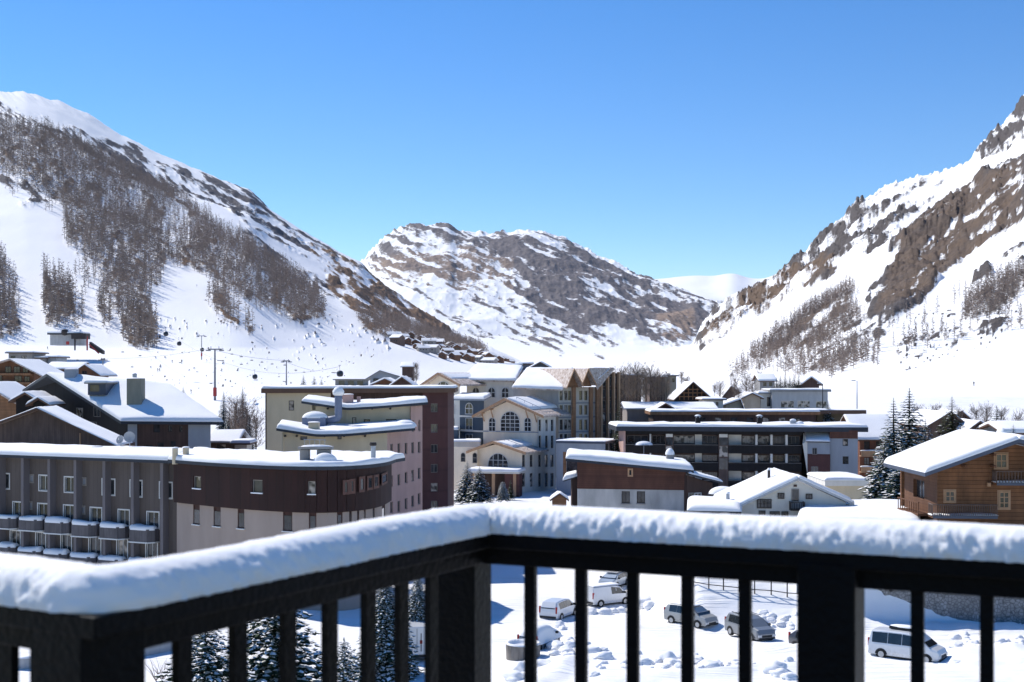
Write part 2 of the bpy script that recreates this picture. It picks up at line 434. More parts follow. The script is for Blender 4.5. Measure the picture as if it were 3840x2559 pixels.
# ---- middle mountain
us = np.arange(1180, 3000, 3.2)
mr = [(1180, 1120)] + V2S([(830,605),(850,575),(880,545),(920,522),(950,515),(1035,516),(1050,532),(1090,533),(1140,535),(1180,530),(1220,527),(1260,535),(1300,548),(1340,568),(1380,590),(1420,605),(1460,625),(1500,640),(1540,655),(1580,672),(1620,690),(1660,700),(1700,740)]) + [(3000, 1300)]
X, Y, Z, T, NL = relief(us, [([(1180,1520),(3000,1520)], 420), ([(1180,1395),(2300,1375),(3000,1390)], 2700), ([(1180,1300),(1700,1240),(2300,1290),(2600,1300),(3000,1330)], 3600), (mr, [(1180,5400),(2100,5200),(2700,4300),(3000,4200)])], [14, 26, 180], [0, 0, .0])
px, py = proj(X, Y, Z)
P_m = [(V2S(p), v) for p, v in [
 ([(830,605),(880,545),(940,515),(1035,516),(1150,530),(1260,535),(1400,600),(1560,665),(1660,700),(1640,760),(1560,800),(1400,800),(1250,770),(1100,720),(960,680),(850,640)], .42),
 ([(1030,514),(1045,520),(1068,565),(1050,572),(1010,560),(985,535),(950,522),(1000,518)], 1.),
 ([(880,550),(930,522),(1000,560),(960,580),(900,580)], .56),
 ([(1130,560),(1200,540),(1290,560),(1350,590),(1480,640),(1560,690),(1600,740),(1580,790),(1480,790),(1440,760),(1330,760),(1250,720),(1200,680),(1160,640),(1080,620),(1110,590)], .80),
 ([(1180,600),(1240,590),(1340,640),(1440,690),(1520,740),(1440,765),(1340,750),(1260,720),(1210,670)], .95),
 ([(960,590),(1060,585),(1140,620),(1190,670),(1120,680),(1020,640),(900,630)], .60),
 ([(930,660),(1000,665),(1150,690),(1240,770),(1100,780),(980,720)], .22), ([(1010,705),(1050,690),(1085,705),(1080,722),(1030,725)], .5),
 ([(1500,720),(1560,705),(1620,715),(1600,780),(1540,790),(1490,770)], .9),
 ([(1160,740),(1230,740),(1330,790),(1400,830),(1280,820),(1180,790)], .40), ([(1440,780),(1520,790),(1480,830),(1400,830)], .1),
 ([(1460,625),(1540,650),(1640,690),(1660,720),(1600,715),(1500,680)], .5)]]
M = sample(raster(P_m, 3), px, py)
a, bb = rot(px, py, 22)
st = fbm(a * .008, bb * .07, 5, 41); st2 = fbm(a * .04, bb * .10, 4, 44); st3 = fbm(px * .11, py * .04, 3, 48)
rk = np.clip(M + (st - .5) * 2.2 + (st2 - .5) * 1.1 + (st3 - .5) * .3, 0, 1) * np.clip(M * 5, 0, 1)
big = ridged(X / 420, Y / 600, 5, 19) - .5; fine = ridged(X / 90, Y / 160, 4, 15) - .5
ramp = np.clip((T - 1.6) / .6, 0, 1) * (1 - .8 * np.clip((T - 2.85) / .15, 0, 1))
Z2 = Z + ramp * (big * 55 + fine * (5 + 12 * np.clip(rk, 0, 1)) + (ridged(X / 26, Y / 50, 3, 56) - .5) * 7 * np.clip(rk, 0, 1)) + np.clip(T - 2.9, 0, .1) * 10 * (st2 - .5) * 30
MID = dict(X=X, Y=Y, Z=Z2, px=px, py=py)
hue = sample(raster([(V2S([(840,600),(1000,560),(1180,600),(1180,690),(1000,690),(880,650)]), .6), (V2S([(1500,720),(1600,715),(1600,790),(1520,790)]), .75), (V2S([(1180,600),(1520,680),(1480,770),(1250,730)]), .25)], 5), px, py)
MMID = mountain_mat('middle_mountain', (.125, .11, .118), (.25, .225, .215), (.34, .25, .19), 13., .45)
o = np_mesh('mountain_massif', np.stack([X, Y, Z2], -1).reshape(-1, 3), grid_faces(*X.shape), MMID, True, {'rock': rk, 'hue': hue})
tag(o, 'bare rocky mountain closing the valley in the middle', None, None, 'structure')

# ---- far snow peak
us = np.arange(2380, 3100, 6.0)
fr_ = [(2380,1055)] + V2S([(1500,642),(1530,640),(1560,636),(1600,633),(1640,635),(1665,630),(1680,627),(1695,630),(1720,640),(1760,641),(1800,622),(1830,610),(1900,590)])
X, Y, Z, T, NL = relief(us, [([(2380,1300),(3100,1300)], 6500), (fr_, 9500)], [50], None)
px, py = proj(X, Y, Z)
Z2 = Z + (fbm(X/500, Y/700, 4, 8) - .5) * 160 * (1 - T)
M = sample(raster([(V2S([(1640,690),(1680,690),(1700,702),(1660,712)]), .8)], 3), px, py)
o = np_mesh('snow_peak', np.stack([X, Y, Z2], -1).reshape(-1, 3), grid_faces(*X.shape), MMID, True, {'rock': M, 'hue': M * 0})
tag(o, 'smooth white snow peak far behind the pass', None, None, 'structure')

# ---- right mountain
us = np.arange(2420, 4300, 3.2)
rr = [(2420, 1330)] + V2S([(1590,795),(1612,760),(1640,715),(1700,682),(1760,655),(1815,615),(1850,580),(1890,545),(1930,515),(1960,470),(2000,450),(2050,420),(2110,403),(2160,395),(2225,375),(2250,335),(2290,290),(2310,283),(2340,240),(2353,215)]) + [(4000,180),(4400,60),(4800,40)]
X, Y, Z, T, NL = relief(us, [([(2420,1660),(4800,1660)], 322), ([(2420,1470),(4800,1490)], 440), ([(2420,1400),(2600,1380),(3000,1360),(3400,1310),(4800,1150)], [(2420,1500),(2700,1000),(3200,720),(4800,620)]),
   (rr, [(2420,3200),(2700,2900),(3200,2300),(3840,1700),(4800,1500)])], [20, 50, 270], [0, -.02, 0.0])
px, py = proj(X, Y, Z)
P_rr = [(V2S(p), v) for p, v in [
 ([(1595,800),(1612,760),(1650,715),(1720,675),(1820,615),(1870,590),(1960,590),(1900,650),(1800,700),(1700,750),(1600,815)], .66),
 ([(1850,578),(1890,545),(1930,515),(1950,500),(1990,520),(2060,530),(2090,545),(2060,580),(1960,590),(1880,600)], .58),
 ([(1940,500),(1960,470),(2010,470),(2090,480),(2130,490),(2060,525),(1990,530),(1940,520)], .52),
 ([(2000,440),(2060,415),(2200,420),(2120,480),(2000,470)], .14),
 ([(2240,345),(2290,290),(2310,283),(2340,240),(2353,215),(2600,120),(2600,300),(2353,325),(2300,350),(2250,360)], .8),
 ([(2600,300),(2353,368),(2290,400),(2200,455),(2130,505),(2075,545),(2060,600),(2020,640),(2110,650),(2160,610),(2230,570),(2300,540),(2353,515),(2600,460)], 1.0),
 ([(2160,480),(2260,440),(2353,400),(2600,350),(2600,440),(2353,490),(2260,530),(2180,560)], .92),
 ([(2090,600),(2130,600),(2190,560),(2240,570),(2160,640),(2110,700),(2050,738),(2000,745),(1990,715),(2020,670)], 1.05),
 ([(1945,668),(1900,700),(1830,745),(1790,770),(1760,800),(1830,810),(1880,780),(1950,720),(1970,680)], .74),
 ([(2010,650),(2050,640),(2040,670),(2000,700),(1985,690)], .78), ([(2230,640),(2270,610),(2282,640),(2240,670)], .95),
 ([(2250,740),(2310,735),(2315,760),(2260,772)], .7), ([(2300,590),(2353,560),(2353,600),(2320,620)], .5),
 ([(1850,790),(1960,730),(2080,740),(1990,800),(1860,860)], .25), ([(2060,790),(2160,760),(2260,750),(2190,800),(2080,830)], .34)]]
M = sample(raster(P_rr, 2), px, py)
fo = sample(raster([(V2S([(1700,840),(1800,760),(1900,740),(2000,735),(2180,720),(2150,770),(2060,800),(1960,830),(1900,868),(1700,870)]), .16), (V2S([(1990,740),(2200,680),(2353,660),(2353,760),(2150,800),(2000,850),(1900,860)]), .13), (V2S([(1945,665),(1880,700),(1820,745),(1830,758),(1900,722),(1950,690),(1975,672)]), .8), (V2S([(1810,765),(1750,800),(1700,842),(1700,862),(1760,850),(1830,800),(1850,770)]), .7), (V2S([(1960,712),(1900,745),(1850,800),(1860,830),(1900,795),(1985,735)]), .7), (V2S([(1780,850),(1850,820),(1930,815),(1900,868),(1790,870)]), .45),
                    (V2S([(1850,860),(1850,820),(1930,790),(2000,800),(1990,840),(1900,870)]), .4),
                    (V2S([(2600,500),(2353,620),(2290,650),(2225,690),(2215,740),(2290,720),(2353,670),(2600,600)]), .8),
                    (V2S([(1990,740),(2150,700),(2200,720),(2100,790),(2000,790)]), .10),(V2S([(1700,845),(1660,862),(1690,870),(1720,868)]), .6)], 1), px, py)
a, bb = rot(px, py, -33)
st = fbm(a * .012, bb * .07, 5, 61); st2 = fbm(px * .07, py * .05, 4, 64); st3 = fbm(px * .12, py * .04, 3, 68)
rk = np.clip(M + (st - .5) * 2.0 + (st2 - .5) * .8 + (st3 - .5) * .5, 0, 1) * np.clip(M * 6, 0, 1)
rk = np.maximum(rk, np.clip(fo * 1.2, 0, 1) * np.clip(.5 + (st2 - .5) * 1.8, 0, 1) * .9)
sc_ = np.clip((vnoise(px * .09, py * .14, 78) - .82) * 10, 0, .85) * sample(raster([(V2S([(2050,720),(2353,700),(2300,790),(2060,860)]), 1.)], 4), px, py)
rk = np.maximum(rk, sc_)
big = ridged(X / 150, Y / 260, 5, 29) - .5; fine = ridged(X / 34, Y / 60, 4, 25) - .5
ramp = np.clip((T - 1.9) / .3, 0, 1) * (1 - .8 * np.clip((T - 2.9) / .1, 0, 1))
Z2 = Z + ramp * (Y / 1500) * (big * (10 + 30 * np.clip(M, 0, 1)) + fine * (2 + 16 * np.clip(rk, 0, 1) * np.clip(M * 2, 0, 1)) + (ridged(X / 10, Y / 20, 3, 57) - .5) * 10 * np.clip(rk, 0, 1)) + np.clip(T - 2.9, 0, .1) * 10 * (st2 - .5) * 14
hue = sample(raster([(V2S([(1800,640),(1900,600),(1940,620),(1860,670),(1640,800),(1600,800),(1700,700)]), .75), (V2S([(2353,370),(2200,455),(2060,560),(2000,740),(2110,700),(2353,520)]), .55), (V2S([(1940,660),(1700,850),(1900,860),(2000,700)]), .5)], 5), px, py)
MRT = mountain_mat('right_mountain', (.07, .06, .058), (.155, .135, .125), (.17, .115, .075), 4.)
o = np_mesh('mountain_cliff', np.stack([X, Y, Z2], -1).reshape(-1, 3), grid_faces(*X.shape), MRT, True, {'rock': rk, 'hue': hue})
tag(o, 'steep snowy mountain with dark cliffs rising on the right', None, None, 'structure')
RIGHT = dict(X=X, Y=Y, Z=Z2, px=px, py=py, f=fo)

# ------------------------------------------------------------------ bare larches
BARK = MAT('larch_bark', (.31, .24, .195), .9, .4, .05)
def larch_arrays(n, rnd, wide=.16):
    """unit-high bare larch: 3-sided trunk and thin drooping branches"""
    V = []; Fs = []
    def tri(a, b, c): k = len(V); V.extend([a, b, c]); Fs.append((k, k+1, k+2))
    r0 = .012
    for k in range(3):
        a0, a1 = 2.1*k, 2.1*(k+1)
        tri((r0*math.cos(a0), r0*math.sin(a0), 0), (r0*math.cos(a1), r0*math.sin(a1), 0), (0, 0, 1))
    for i in range(n):
        h = .12 + .84 * (i + rnd.random()) / n; L = wide * (1.08 - h) * rnd.uniform(.6, 1.1) + .02
        an = rnd.random() * 6.28; up = rnd.uniform(-.02, .10); c, s = math.cos(an), math.sin(an)
        t = .010 * rnd.uniform(.7, 1.6)
        tri((0, 0, h - t), (0, 0, h + t), (L*c, L*s, h + up * L * 3))
        q = rnd.uniform(.3, .8)
        tri((L*q*c, L*q*s, h + up*L*q*3 - t*.3), (L*q*c + .03*s, L*q*s - .03*c, h + up*L*q*3 + .035), (L*c*.95, L*s*.95, h + up*L*3 - .02))
    return np.array(V), np.array(Fs)
rl = random.Random(3)
LV = [larch_arrays(46, rl, w_) for w_ in (.17, .14, .2, .16)]
def larch_mesh(i):
    V, Fq = LV[i]; me = bpy.data.meshes.new('larch')
    me.from_pydata([tuple(v) for v in V], [], [tuple(f) for f in Fq]); me.materials.append(BARK); return me
LF = [larch_arrays(26, rl, w_) for w_ in (.19, .16, .22, .18)]
LM = [larch_mesh(i) for i in range(4)]
def scatter(G, n, seed, lo=12, hi=23):
    rn = np.random.RandomState(seed); w_ = (np.clip(G['f'], 0, 1) ** 1.5 * (G['f'] > .03)).ravel()
    w_ = w_ * (G['px'].ravel() > -250) * (G['px'].ravel() < 4100)
    idx = rn.choice(len(w_), n, replace=False, p=w_ / w_.sum())
    out = []
    for i in idx:
        sc_h = 1.0
        x, y, z = G['X'].flat[i], G['Y'].flat[i], G['Z'].flat[i]
        out.append((x, y, z - .5, rn.uniform(lo, hi), rn.uniform(0, 6.28), rn.randint(4)))
    return out
def plant(trees, label_ind, label_stuff, group, nind=150):
    trees.sort(key=lambda t: t[1])
    vis = [t for t in trees if -20 < CX + t[0] / t[1] * F < 3860]
    ind = vis[:nind]; s_ = set(map(id, ind)); rest = [t for t in trees if id(t) not in s_]
    for (x, y, z, h, a, k) in ind:
        o = bpy.data.objects.new('larch_tree', LM[k]); COL.objects.link(o)
        o.location = (x, y, z); o.scale = (h, h, h); o.rotation_euler = (0, 0, a); tag(o, label_ind, 'tree', group)
    Vs = []; Fs = []; n = 0
    for (x, y, z, h, a, k) in rest:
        V, Fq = LF[k]; c, s = math.cos(a), math.sin(a)
        Vs.append(np.stack([x + h*(V[:, 0]*c - V[:, 1]*s), y + h*(V[:, 0]*s + V[:, 1]*c), z + h*V[:, 2]], 1)); Fs.append(Fq + n); n += len(V)
    o = np_mesh('larch_forest', np.concatenate(Vs), np.concatenate(Fs), BARK, False)
    tag(o, label_stuff, 'forest', None, 'stuff')
plant(scatter(LEFT, 7200, 5), 'bare brown larch low on the left ski slope, at the edge of the forest', 'brown larch forest covering the left mountainside', 'bare larches on the left slope', 170)
plant(scatter(RIGHT, 1500, 6, 8, 15), 'bare brown larch on the right slope under the cliffs', 'bare brown larch wood below the right cliffs', 'bare larches on the right slope', 110)
# ------------------------------------------------------------------ building helpers
class Fac:
    """a facade running from ground point A to B (A on the left as seen from the camera)"""
    def __init__(s, A, B):
        s.A = Vector((A[0], A[1])); s.B = Vector((B[0], B[1])); d = s.B - s.A; s.L = d.length; s.t = d / s.L; s.n = Vector((s.t.y, -s.t.x))
    def s_(s, px):
        k = (px - CX) / F; return (k * s.A.y - s.A.x) / (s.t.x - k * s.t.y)
    def z_(s, q, py): return CZ - (py - HY) / F * (s.A.y + q * s.t.y)
    def p(s, q, z, off=0.): v = s.A + s.t * q + s.n * off; return Vector((v.x, v.y, z))
    def rect(s, x0, y0, x1, y1):
        a, b = s.s_(x0), s.s_(x1); c = (a + b) / 2; return (a, b, s.z_(c, y1), s.z_(c, y0))
    def boxm(s, mb, s0, s1, z0, z1, o0, o1):
        mb.hexa([s.p(s0, z0, o1), s.p(s1, z0, o1), s.p(s1, z0, o0), s.p(s0, z0, o0), s.p(s0, z1, o1), s.p(s1, z1, o1), s.p(s1, z1, o0), s.p(s0, z1, o0)])
    def wall(s, par, mat, s0, s1, z0, z1, holes=(), reveal=.18, name='wall', off=0.):
        mb = MB(); ss = sorted({s0, s1, *[min(max(h[i], s0), s1) for h in holes for i in (0, 1)]}); zs = sorted({z0, z1, *[min(max(h[i], z0), z1) for h in holes for i in (2, 3)]})
        for i in range(len(ss) - 1):
            for j in range(len(zs) - 1):
                a, b, c, d = ss[i], ss[i+1], zs[j], zs[j+1]
                if b - a < 1e-5 or d - c < 1e-5: continue
                cs, cz = (a+b)/2, (c+d)/2
                if any(h[0] < cs < h[1] and h[2] < cz < h[3] for h in holes): continue
                mb.quad(s.p(a, c, off), s.p(b, c, off), s.p(b, d, off), s.p(a, d, off))
        for h in holes:
            a, b, c, d = h[:4]; r = off - reveal
            mb.quad(s.p(a, c, off), s.p(a, d, off), s.p(a, d, r), s.p(a, c, r)); mb.quad(s.p(b, c, r), s.p(b, d, r), s.p(b, d, off), s.p(b, c, off))
            mb.quad(s.p(a, c, r), s.p(b, c, r), s.p(b, c, off), s.p(a, c, off)); mb.quad(s.p(a, d, off), s.p(b, d, off), s.p(b, d, r), s.p(a, d, r))
        return mb.build(name, mat, par)
    def window(s, par, r, fm, gm=None, reveal=.18, fw=.07, mull=1, bars=0, name='window', sill=None, snow=False, off=0., surround=None, label=None):
        gm = gm or (GLASS if R.random() < .72 else CURT); a, b, c, d = r[:4]; mb = MB(); o0, o1 = off - reveal - .02, off - reveal + .05
        for q in ((a, a+fw, c, d), (b-fw, b, c, d), (a+fw, b-fw, c, c+fw), (a+fw, b-fw, d-fw, d)): s.boxm(mb, q[0], q[1], q[2], q[3], o0, o1)
        for k in range(mull):
            m_ = a + (b - a) * (k + 1) / (mull + 1); s.boxm(mb, m_ - fw*.4, m_ + fw*.4, c+fw, d-fw, o0, o1-.01)
        for k in range(bars):
            m_ = c + (d - c) * (k + 1) / (bars + 1); s.boxm(mb, a+fw, b-fw, m_ - fw*.3, m_ + fw*.3, o0, o1-.015)
        if surround:
            w_ = surround; 
            for q in ((a-w_, a, c-w_, d+w_), (b, b+w_, c-w_, d+w_), (a, b, c-w_, c), (a, b, d, d+w_)): s.boxm(mb, q[0], q[1], q[2], q[3], off-.02, off+.05)
        o = mb.build(name, fm, par)
        if label: o['label'] = label
        g = MB(); g.quad(s.p(a, c, off-reveal), s.p(b, c, off-reveal), s.p(b, d, off-reveal), s.p(a, d, off-reveal)); g.build('pane', gm, o)
        if sill is not None: k = MB(); s.boxm(k, a-.08, b+.08, c-.10, c-.005, off-.05, off+.14); k.build('sill', sill, o)
        if snow: k = MB(); s.boxm(k, a-.06, b+.06, c+.002, c+.10, off-.1, off+.13); k.build('sill_snow', SNOWR, o)
        return o
    def arch_holes(s, a, b, c, d): return (a, b, c, d)
    def windows(s, par, wmat, s0, s1, z0, z1, rects, fm, reveal=.18, wname='wall', **k):
        hs = [s.rect(*r) if len(r) == 4 and r[1] > 200 else r for r in rects]
        o = s.wall(par, wmat, s0, s1, z0, z1, hs, reveal, wname)
        for h in hs: s.window(par, h, fm, reveal=reveal, **k)
        return o

def poly_wall(par, fac, mat, pts, name='wall', off=0., thick=.0):
    """pts: [(s,z)...] polygon on a facade"""
    mb = MB(); vs = [fac.p(q, z, off) for q, z in pts]
    if thick:
        n = len(vs); bs = [fac.p(q, z, off - thick) for q, z in pts]
        mb.mesh(vs + bs, [tuple(range(n)), tuple(range(2*n-1, n-1, -1))] + [((i+1) % n, i, n+i, n+(i+1) % n) for i in range(n)])
    else: mb.mesh(vs, [tuple(range(len(vs)))])
    return mb.build(name, mat, par)

def arch_window(par, fac, a, b, c, d, fm, gm=None, off=.0, mull=2, bars=2, name='arched_window', surround=.1):
    """round topped window standing 6 cm proud of the wall plane, with its own frame bars"""
    r = (b - a) / 2; zc = d - r; cs = (a + b) / 2; seg = 14
    inner = [(a, c), (b, c)] + [(cs + r*math.cos(math.pi*k/seg), zc + r*math.sin(math.pi*k/seg)) for k in range(seg + 1)]
    w_ = surround; outer = [(a-w_, c), (b+w_, c)] + [(cs + (r+w_)*math.cos(math.pi*k/seg), zc + (r+w_)*math.sin(math.pi*k/seg)) for k in range(seg + 1)]
    mb = MB(); n = len(inner)
    fi = [fac.p(q, z, off+.10) for q, z in inner]; fo = [fac.p(q, z, off+.10) for q, z in outer]; bi = [fac.p(q, z, off+.0) for q, z in inner]; bo = [fac.p(q, z, off+.0) for q, z in outer]
    idx = list(range(1, n)) + [0]; fs = []
    for i, j in zip(idx[:-1], idx[1:]): fs += [(i, j, n+j, n+i), (2*n+i, 2*n+j, j, i), (n+i, n+j, 3*n+j, 3*n+i)]
    mb.mesh(fi + fo + bi + bo, fs)
    def half(z): return r if z < zc else math.sqrt(max(0, r*r - (z-zc)**2))
    for k in range(mull):
        q = a + (b-a)*(k+1)/(mull+1); top = zc + math.sqrt(max(0, r*r - (q-cs)**2)); fac.boxm(mb, q-.05, q+.05, c, top, off+.03, off+.09)
    for k in range(bars):
        z = c + (d-c)*(k+1)/(bars+1); h = half(z); fac.boxm(mb, cs-h, cs+h, z-.05, z+.05, off+.03, off+.085)
    fac.boxm(mb, a-w_, b+w_, c-.12, c-.001, off, off+.14)
    o = mb.build(name, fm, par)
    g = MB(); g.mesh([fac.p(q, z, off+.035) for q, z in inner], [tuple(range(n))]); g.build('pane', gm or GLASS, o)
    return o

def resample(pts, n):
    pts = [Vector(p) for p in pts]; L = [0]
    for a, b in zip(pts, pts[1:]): L.append(L[-1] + (b - a).length)
    out = []
    for k in range(n):
        q = L[-1] * k / (n - 1); i = max(0, min(len(pts) - 2, next((j for j in range(len(L) - 1) if L[j+1] >= q - 1e-9), len(L) - 2)))
        f = (q - L[i]) / max(1e-9, L[i+1] - L[i]); out.append(pts[i].lerp(pts[i+1], f))
    return out, L[-1]

def edge_params(L, step, r=.35):
    r = min(r, L * .3); e = [0, .04*r/.35*0+.02*r, .12*r, .3*r, .6*r, r]; n = max(2, int((L - 2*r) / step))
    mid = [r + (L - 2*r) * k / n for k in range(1, n)]
    return [q / L for q in e + mid + [L - q for q in reversed(e)]]

def snow_loft(par, front, back, T=.4, seed=0, step=.9, r=.32, grow=.1, name='roof_snow', lump=.14, mat=None):
    """blanket of snow over the strip between two polylines (same heights as the roof)"""
    n = 40; fr, Lf = resample(front, n); bk, Lb = resample(back, n)
    W = sum(((a - b).length for a, b in zip(fr, bk))) / n
    U = edge_params((Lf + Lb) / 2, step, r); Vv = edge_params(W, step, r)
    def at(pl, u): q = u * (n - 1); i = min(n - 2, int(q)); return pl[i].lerp(pl[i+1], q - i)
    Lm = (Lf + Lb) / 2; pts = []
    for u in U:
        a, b = at(fr, u), at(bk, u); d = (a - b).normalized(); a2 = a + d * grow; b2 = b - d * grow
        tt = (at(fr, min(1, u + .02)) - at(fr, max(0, u - .02))).normalized()
        gx = grow * ((-1 if u < .5 else 1) * max(0, 1 - min(u, 1-u) * Lm / r))
        for v in Vv:
            p = a2.lerp(b2, v) + tt * gx
            eu = min(u, 1-u) * Lm; ev = min(v, 1-v) * W
            f1 = math.sqrt(max(0, 1 - (1 - min(1, eu / r))**2)); f2 = math.sqrt(max(0, 1 - (1 - min(1, ev / r))**2))
            nz = mnoise.noise(Vector((p.x*.35 + seed, p.y*.35, seed*1.7))) + .5 * mnoise.noise(Vector((p.x*1.1, p.y*1.1 + seed, 3.1)))
            h = (T + lump * nz) * f1 * f2
            p.z += h + .004; nx = mnoise.noise(Vector((p.x*.8, p.y*.8, seed + 9.))) * .09
            if ev < r: p += d * (nx if v < .5 else -nx) * min(1, h / max(T, .01))
            pts.append(p)
    nu, nv = len(U), len(Vv); fs = []
    for i in range(nu - 1):
        for j in range(nv - 1): k = i*nv + j; fs.append((k, k+nv, k+nv+1, k+1))
    mb = MB(); mb.mesh(pts, fs); return mb.build(name, mat or SNOWR, par, smooth=True)

def snow_flat(par, quad, z, T=.4, seed=0, **k):
    a, b, c, d = [Vector((q[0], q[1], z)) for q in quad]   # a,b front; c,d back (b..c right side)
    return snow_loft(par, [a, b], [d, c], T, seed, **k)

def dome(par, c, rx, ry, h, name='snow_cap', mat=None, loc=None):
    mb = MB(); seg = 14; rings = 5; vs = []; 
    for i in range(rings + 1):
        t = i / rings * math.pi / 2
        for k in range(seg): a = 2*math.pi*k/seg; q = 1 + .06 * math.sin(3*a + c[0]); vs.append((c[0] + rx*q*math.cos(t)*math.cos(a), c[1] + ry*q*math.cos(t)*math.sin(a), c[2] + h*math.sin(t)))
    fs = [(i*seg+k, i*seg+(k+1) % seg, (i+1)*seg+(k+1) % seg, (i+1)*seg+k) for i in range(rings) for k in range(seg)]
    mb.mesh(vs, fs); return mb.build(name, mat or SNOWR, par, loc, smooth=True)

def chimney(par, px0, px1, pyt, pyb, d, mat, dy=None, snow=.18, cap=None, name='chimney', round_=False, extra=.5):
    a, b = P(px0, pyt, d), P(px1, pyt, d); w_ = b.x - a.x; dy = dy or w_; zb = P(px0, pyb, d).z - extra
    mb = MB()
    if round_: mb.tube([((a.x+b.x)/2, d + w_/2, zb), ((a.x+b.x)/2, d + w_/2, a.z)], w_/2, 12)
    else: mb.box(a.x, b.x, d, d + dy, zb, a.z)
    o = mb.build(name, mat, par, smooth=False)
    zt = a.z
    if cap:
        k = MB(); k.box(a.x-.12, b.x+.12, d-.12, d+dy+.12, zt+.25, zt+.35)
        for cx in (a.x+.05, b.x-.15):
            for cy in (d+.05, d+dy-.15): k.box(cx, cx+.1, cy, cy+.1, zt, zt+.25)
        k.build('chimney_cap', cap, o); zt += .352
    if snow: dome(o, ((a.x+b.x)/2, d+dy/2, zt), w_*.62, dy*.62, snow, 'snow_cap')
    return o

def build_pitched(par, e0, e1, r0, r1, T=.35, slab=.22, roofm=None, fascia=None, seed=0, name='roof', side_sign=1):
    """one roof plane: eave e0-e1, ridge r0-r1 (3D)"""
    mb = MB(); mb.slab([e0, e1, r1, r0], slab); o = mb.build(name, roofm, par)
    snow_loft(o, [e0, e1], [r0, r1], T, seed, grow=.06)
    return o

WHITE = MAT('white_plaster', (.66, .635, .575), .85, .12, .8)
CREAM_LIT = MAT('lit_cream_plaster', (.83, .715, .56), .85, .1, .8)  # cream plaster, brightened in its colour to stand in for sunlight on the hotel fronts
BEIGE = MAT('beige_render', (.56, .475, .335), .9, .14, .5)
GBEIGE = MAT('pinkish_beige_render', (.34, .275, .235), .9, .12, .5)
PINK = MAT('pink_render', (.47, .31, .27), .9, .14, .5)
MAROON = MAT('maroon_cladding', (.105, .044, .040), .75, .2, 1, kind='ph', pw=2.9, groove=.25)
DKRED = MAT('dark_red_brown_cladding', (.030, .009, .007), .7, .3, .8, kind='pv', pw=.45, groove=.3)
STRIP = MAT('dark_shutter_wood', (.06, .025, .02), .7, .3, 2, kind='pv', pw=.12)
GREYW = MAT('grey_painted_boards', (.115, .095, .085), .8, .14, .7, kind='pv', pw=.3, groove=.22)
FIN = MAT('grey_mauve_post', (.15, .135, .14), .7, .12, 1)
BLUEG = MAT('slate_blue_metal', (.07, .085, .12), .5, .15, 1, streak=False)
METAL = MAT('galvanised_metal', (.34, .37, .42), .4, .2, 2, metal=.5, streak=False)
DUCT = MAT('blue_grey_duct', (.17, .20, .28), .5, .15, 3, streak=False)
CONC = MAT('grey_concrete', (.27, .26, .25), .9, .2, 1)
LCONC = MAT('pale_concrete', (.42, .42, .42), .9, .15, 1)
FRW = MAT('white_frame', (.62, .62, .60), .5, .08, 4)
FRG = MAT('grey_frame', (.24, .22, .20), .6, .1, 4)
FRD = MAT('dark_frame', (.035, .028, .026), .6, .1, 4)
BRN = MAT('weathered_brown_planks', (.145, .10, .082), .85, .3, 1.5, kind='pv', pw=.22)
DKB = MAT('black_stained_timber', (.016, .014, .015), .8, .3, 1.5, kind='pv', pw=.22)
BRD = MAT('dark_brown_boards', (.075, .045, .036), .8, .3, 1, kind='pv', pw=.2)
BRH = MAT('red_brown_boards', (.12, .052, .035), .75, .35, 1, kind='ph', pw=.24)
OAK = MAT('honey_timber', (.29, .15, .075), .7, .3, 2, kind='ph', pw=.25)
LOG = MAT('golden_logs', (.205, .092, .040), .7, .4, 1.2, kind='ph', pw=.34, bump=.6, groove=.8)
LOGD = MAT('brown_logs', (.16, .075, .04), .75, .3, 1.5, kind='ph', pw=.26)
TAN = MAT('tan_roof_tiles', (.42, .27, .18), .85, .4, 2.2, streak=False, col2=(.74, .66, .60))
TRIM = MAT('tan_wood_trim', (.44, .27, .16), .7, .2, 2)
NAVY = MAT('dark_slate_wall', (.07, .095, .125), .8, .15, .8)
BGREY = MAT('blue_grey_panels', (.29, .32, .36), .7, .12, .6)
STONE = MAT('rubble_stone', (.36, .345, .33), .9, .35, 1, kind='stone', pw=.26)
ROOFD = MAT('dark_roof_edge', (.032, .038, .05), .6, .2, 1, streak=False)
ROOFB = MAT('brown_roof_edge', (.13, .075, .05), .7, .2, 1)
DIRTY = MAT('stained_white_render', (.44, .43, .41), .9, .28, .5, col2=(.60, .585, .55))
PLANTER = MAT('planter_boards', (.24, .22, .20), .85, .3, 2, kind='pv', pw=.3)
# ------------------------------------------------------------------ 1 grey apartment building with barrel balconies
ZE = 11.75
A = (-64.5, 142.2); B = XY(663, 127.0)
t = thing('apartment_building', 'long grey boarded apartment building with rounded balconies and tall posts, bottom left', 'building', (-45, 134, -2))
f = Fac(A, B); zt = ZE - .15
r1 = [(-8,1777,35,1832),(148,1784,186,1840),(243,1790,282,1846),(385,1798,430,1856),(490,1803,532,1862),(600,1810,645,1868),(112,1782,125,1808),(308,1794,322,1818),(-120,1770,-80,1825)]
r2 = [(50,1884,86,1940),(143,1890,180,1948),(240,1896,279,1952),(340,1905,381,1963),(445,1913,485,1972),(553,1921,596,1982),(106,1884,120,1908),(302,1900,318,1926),(-50,1878,-12,1934)]
r3 = [(136,1998,171,2062),(230,2006,268,2070),(335,2014,378,2080),(440,2022,478,2095),(549,2032,590,2100),(-55,1985,-15,2046),(40,1991,76,2052)]
hs = [f.rect(*q) for q in r1 + r2 + r3]
f.wall(t, GREYW, 0, f.L, -3, zt, hs, .22)
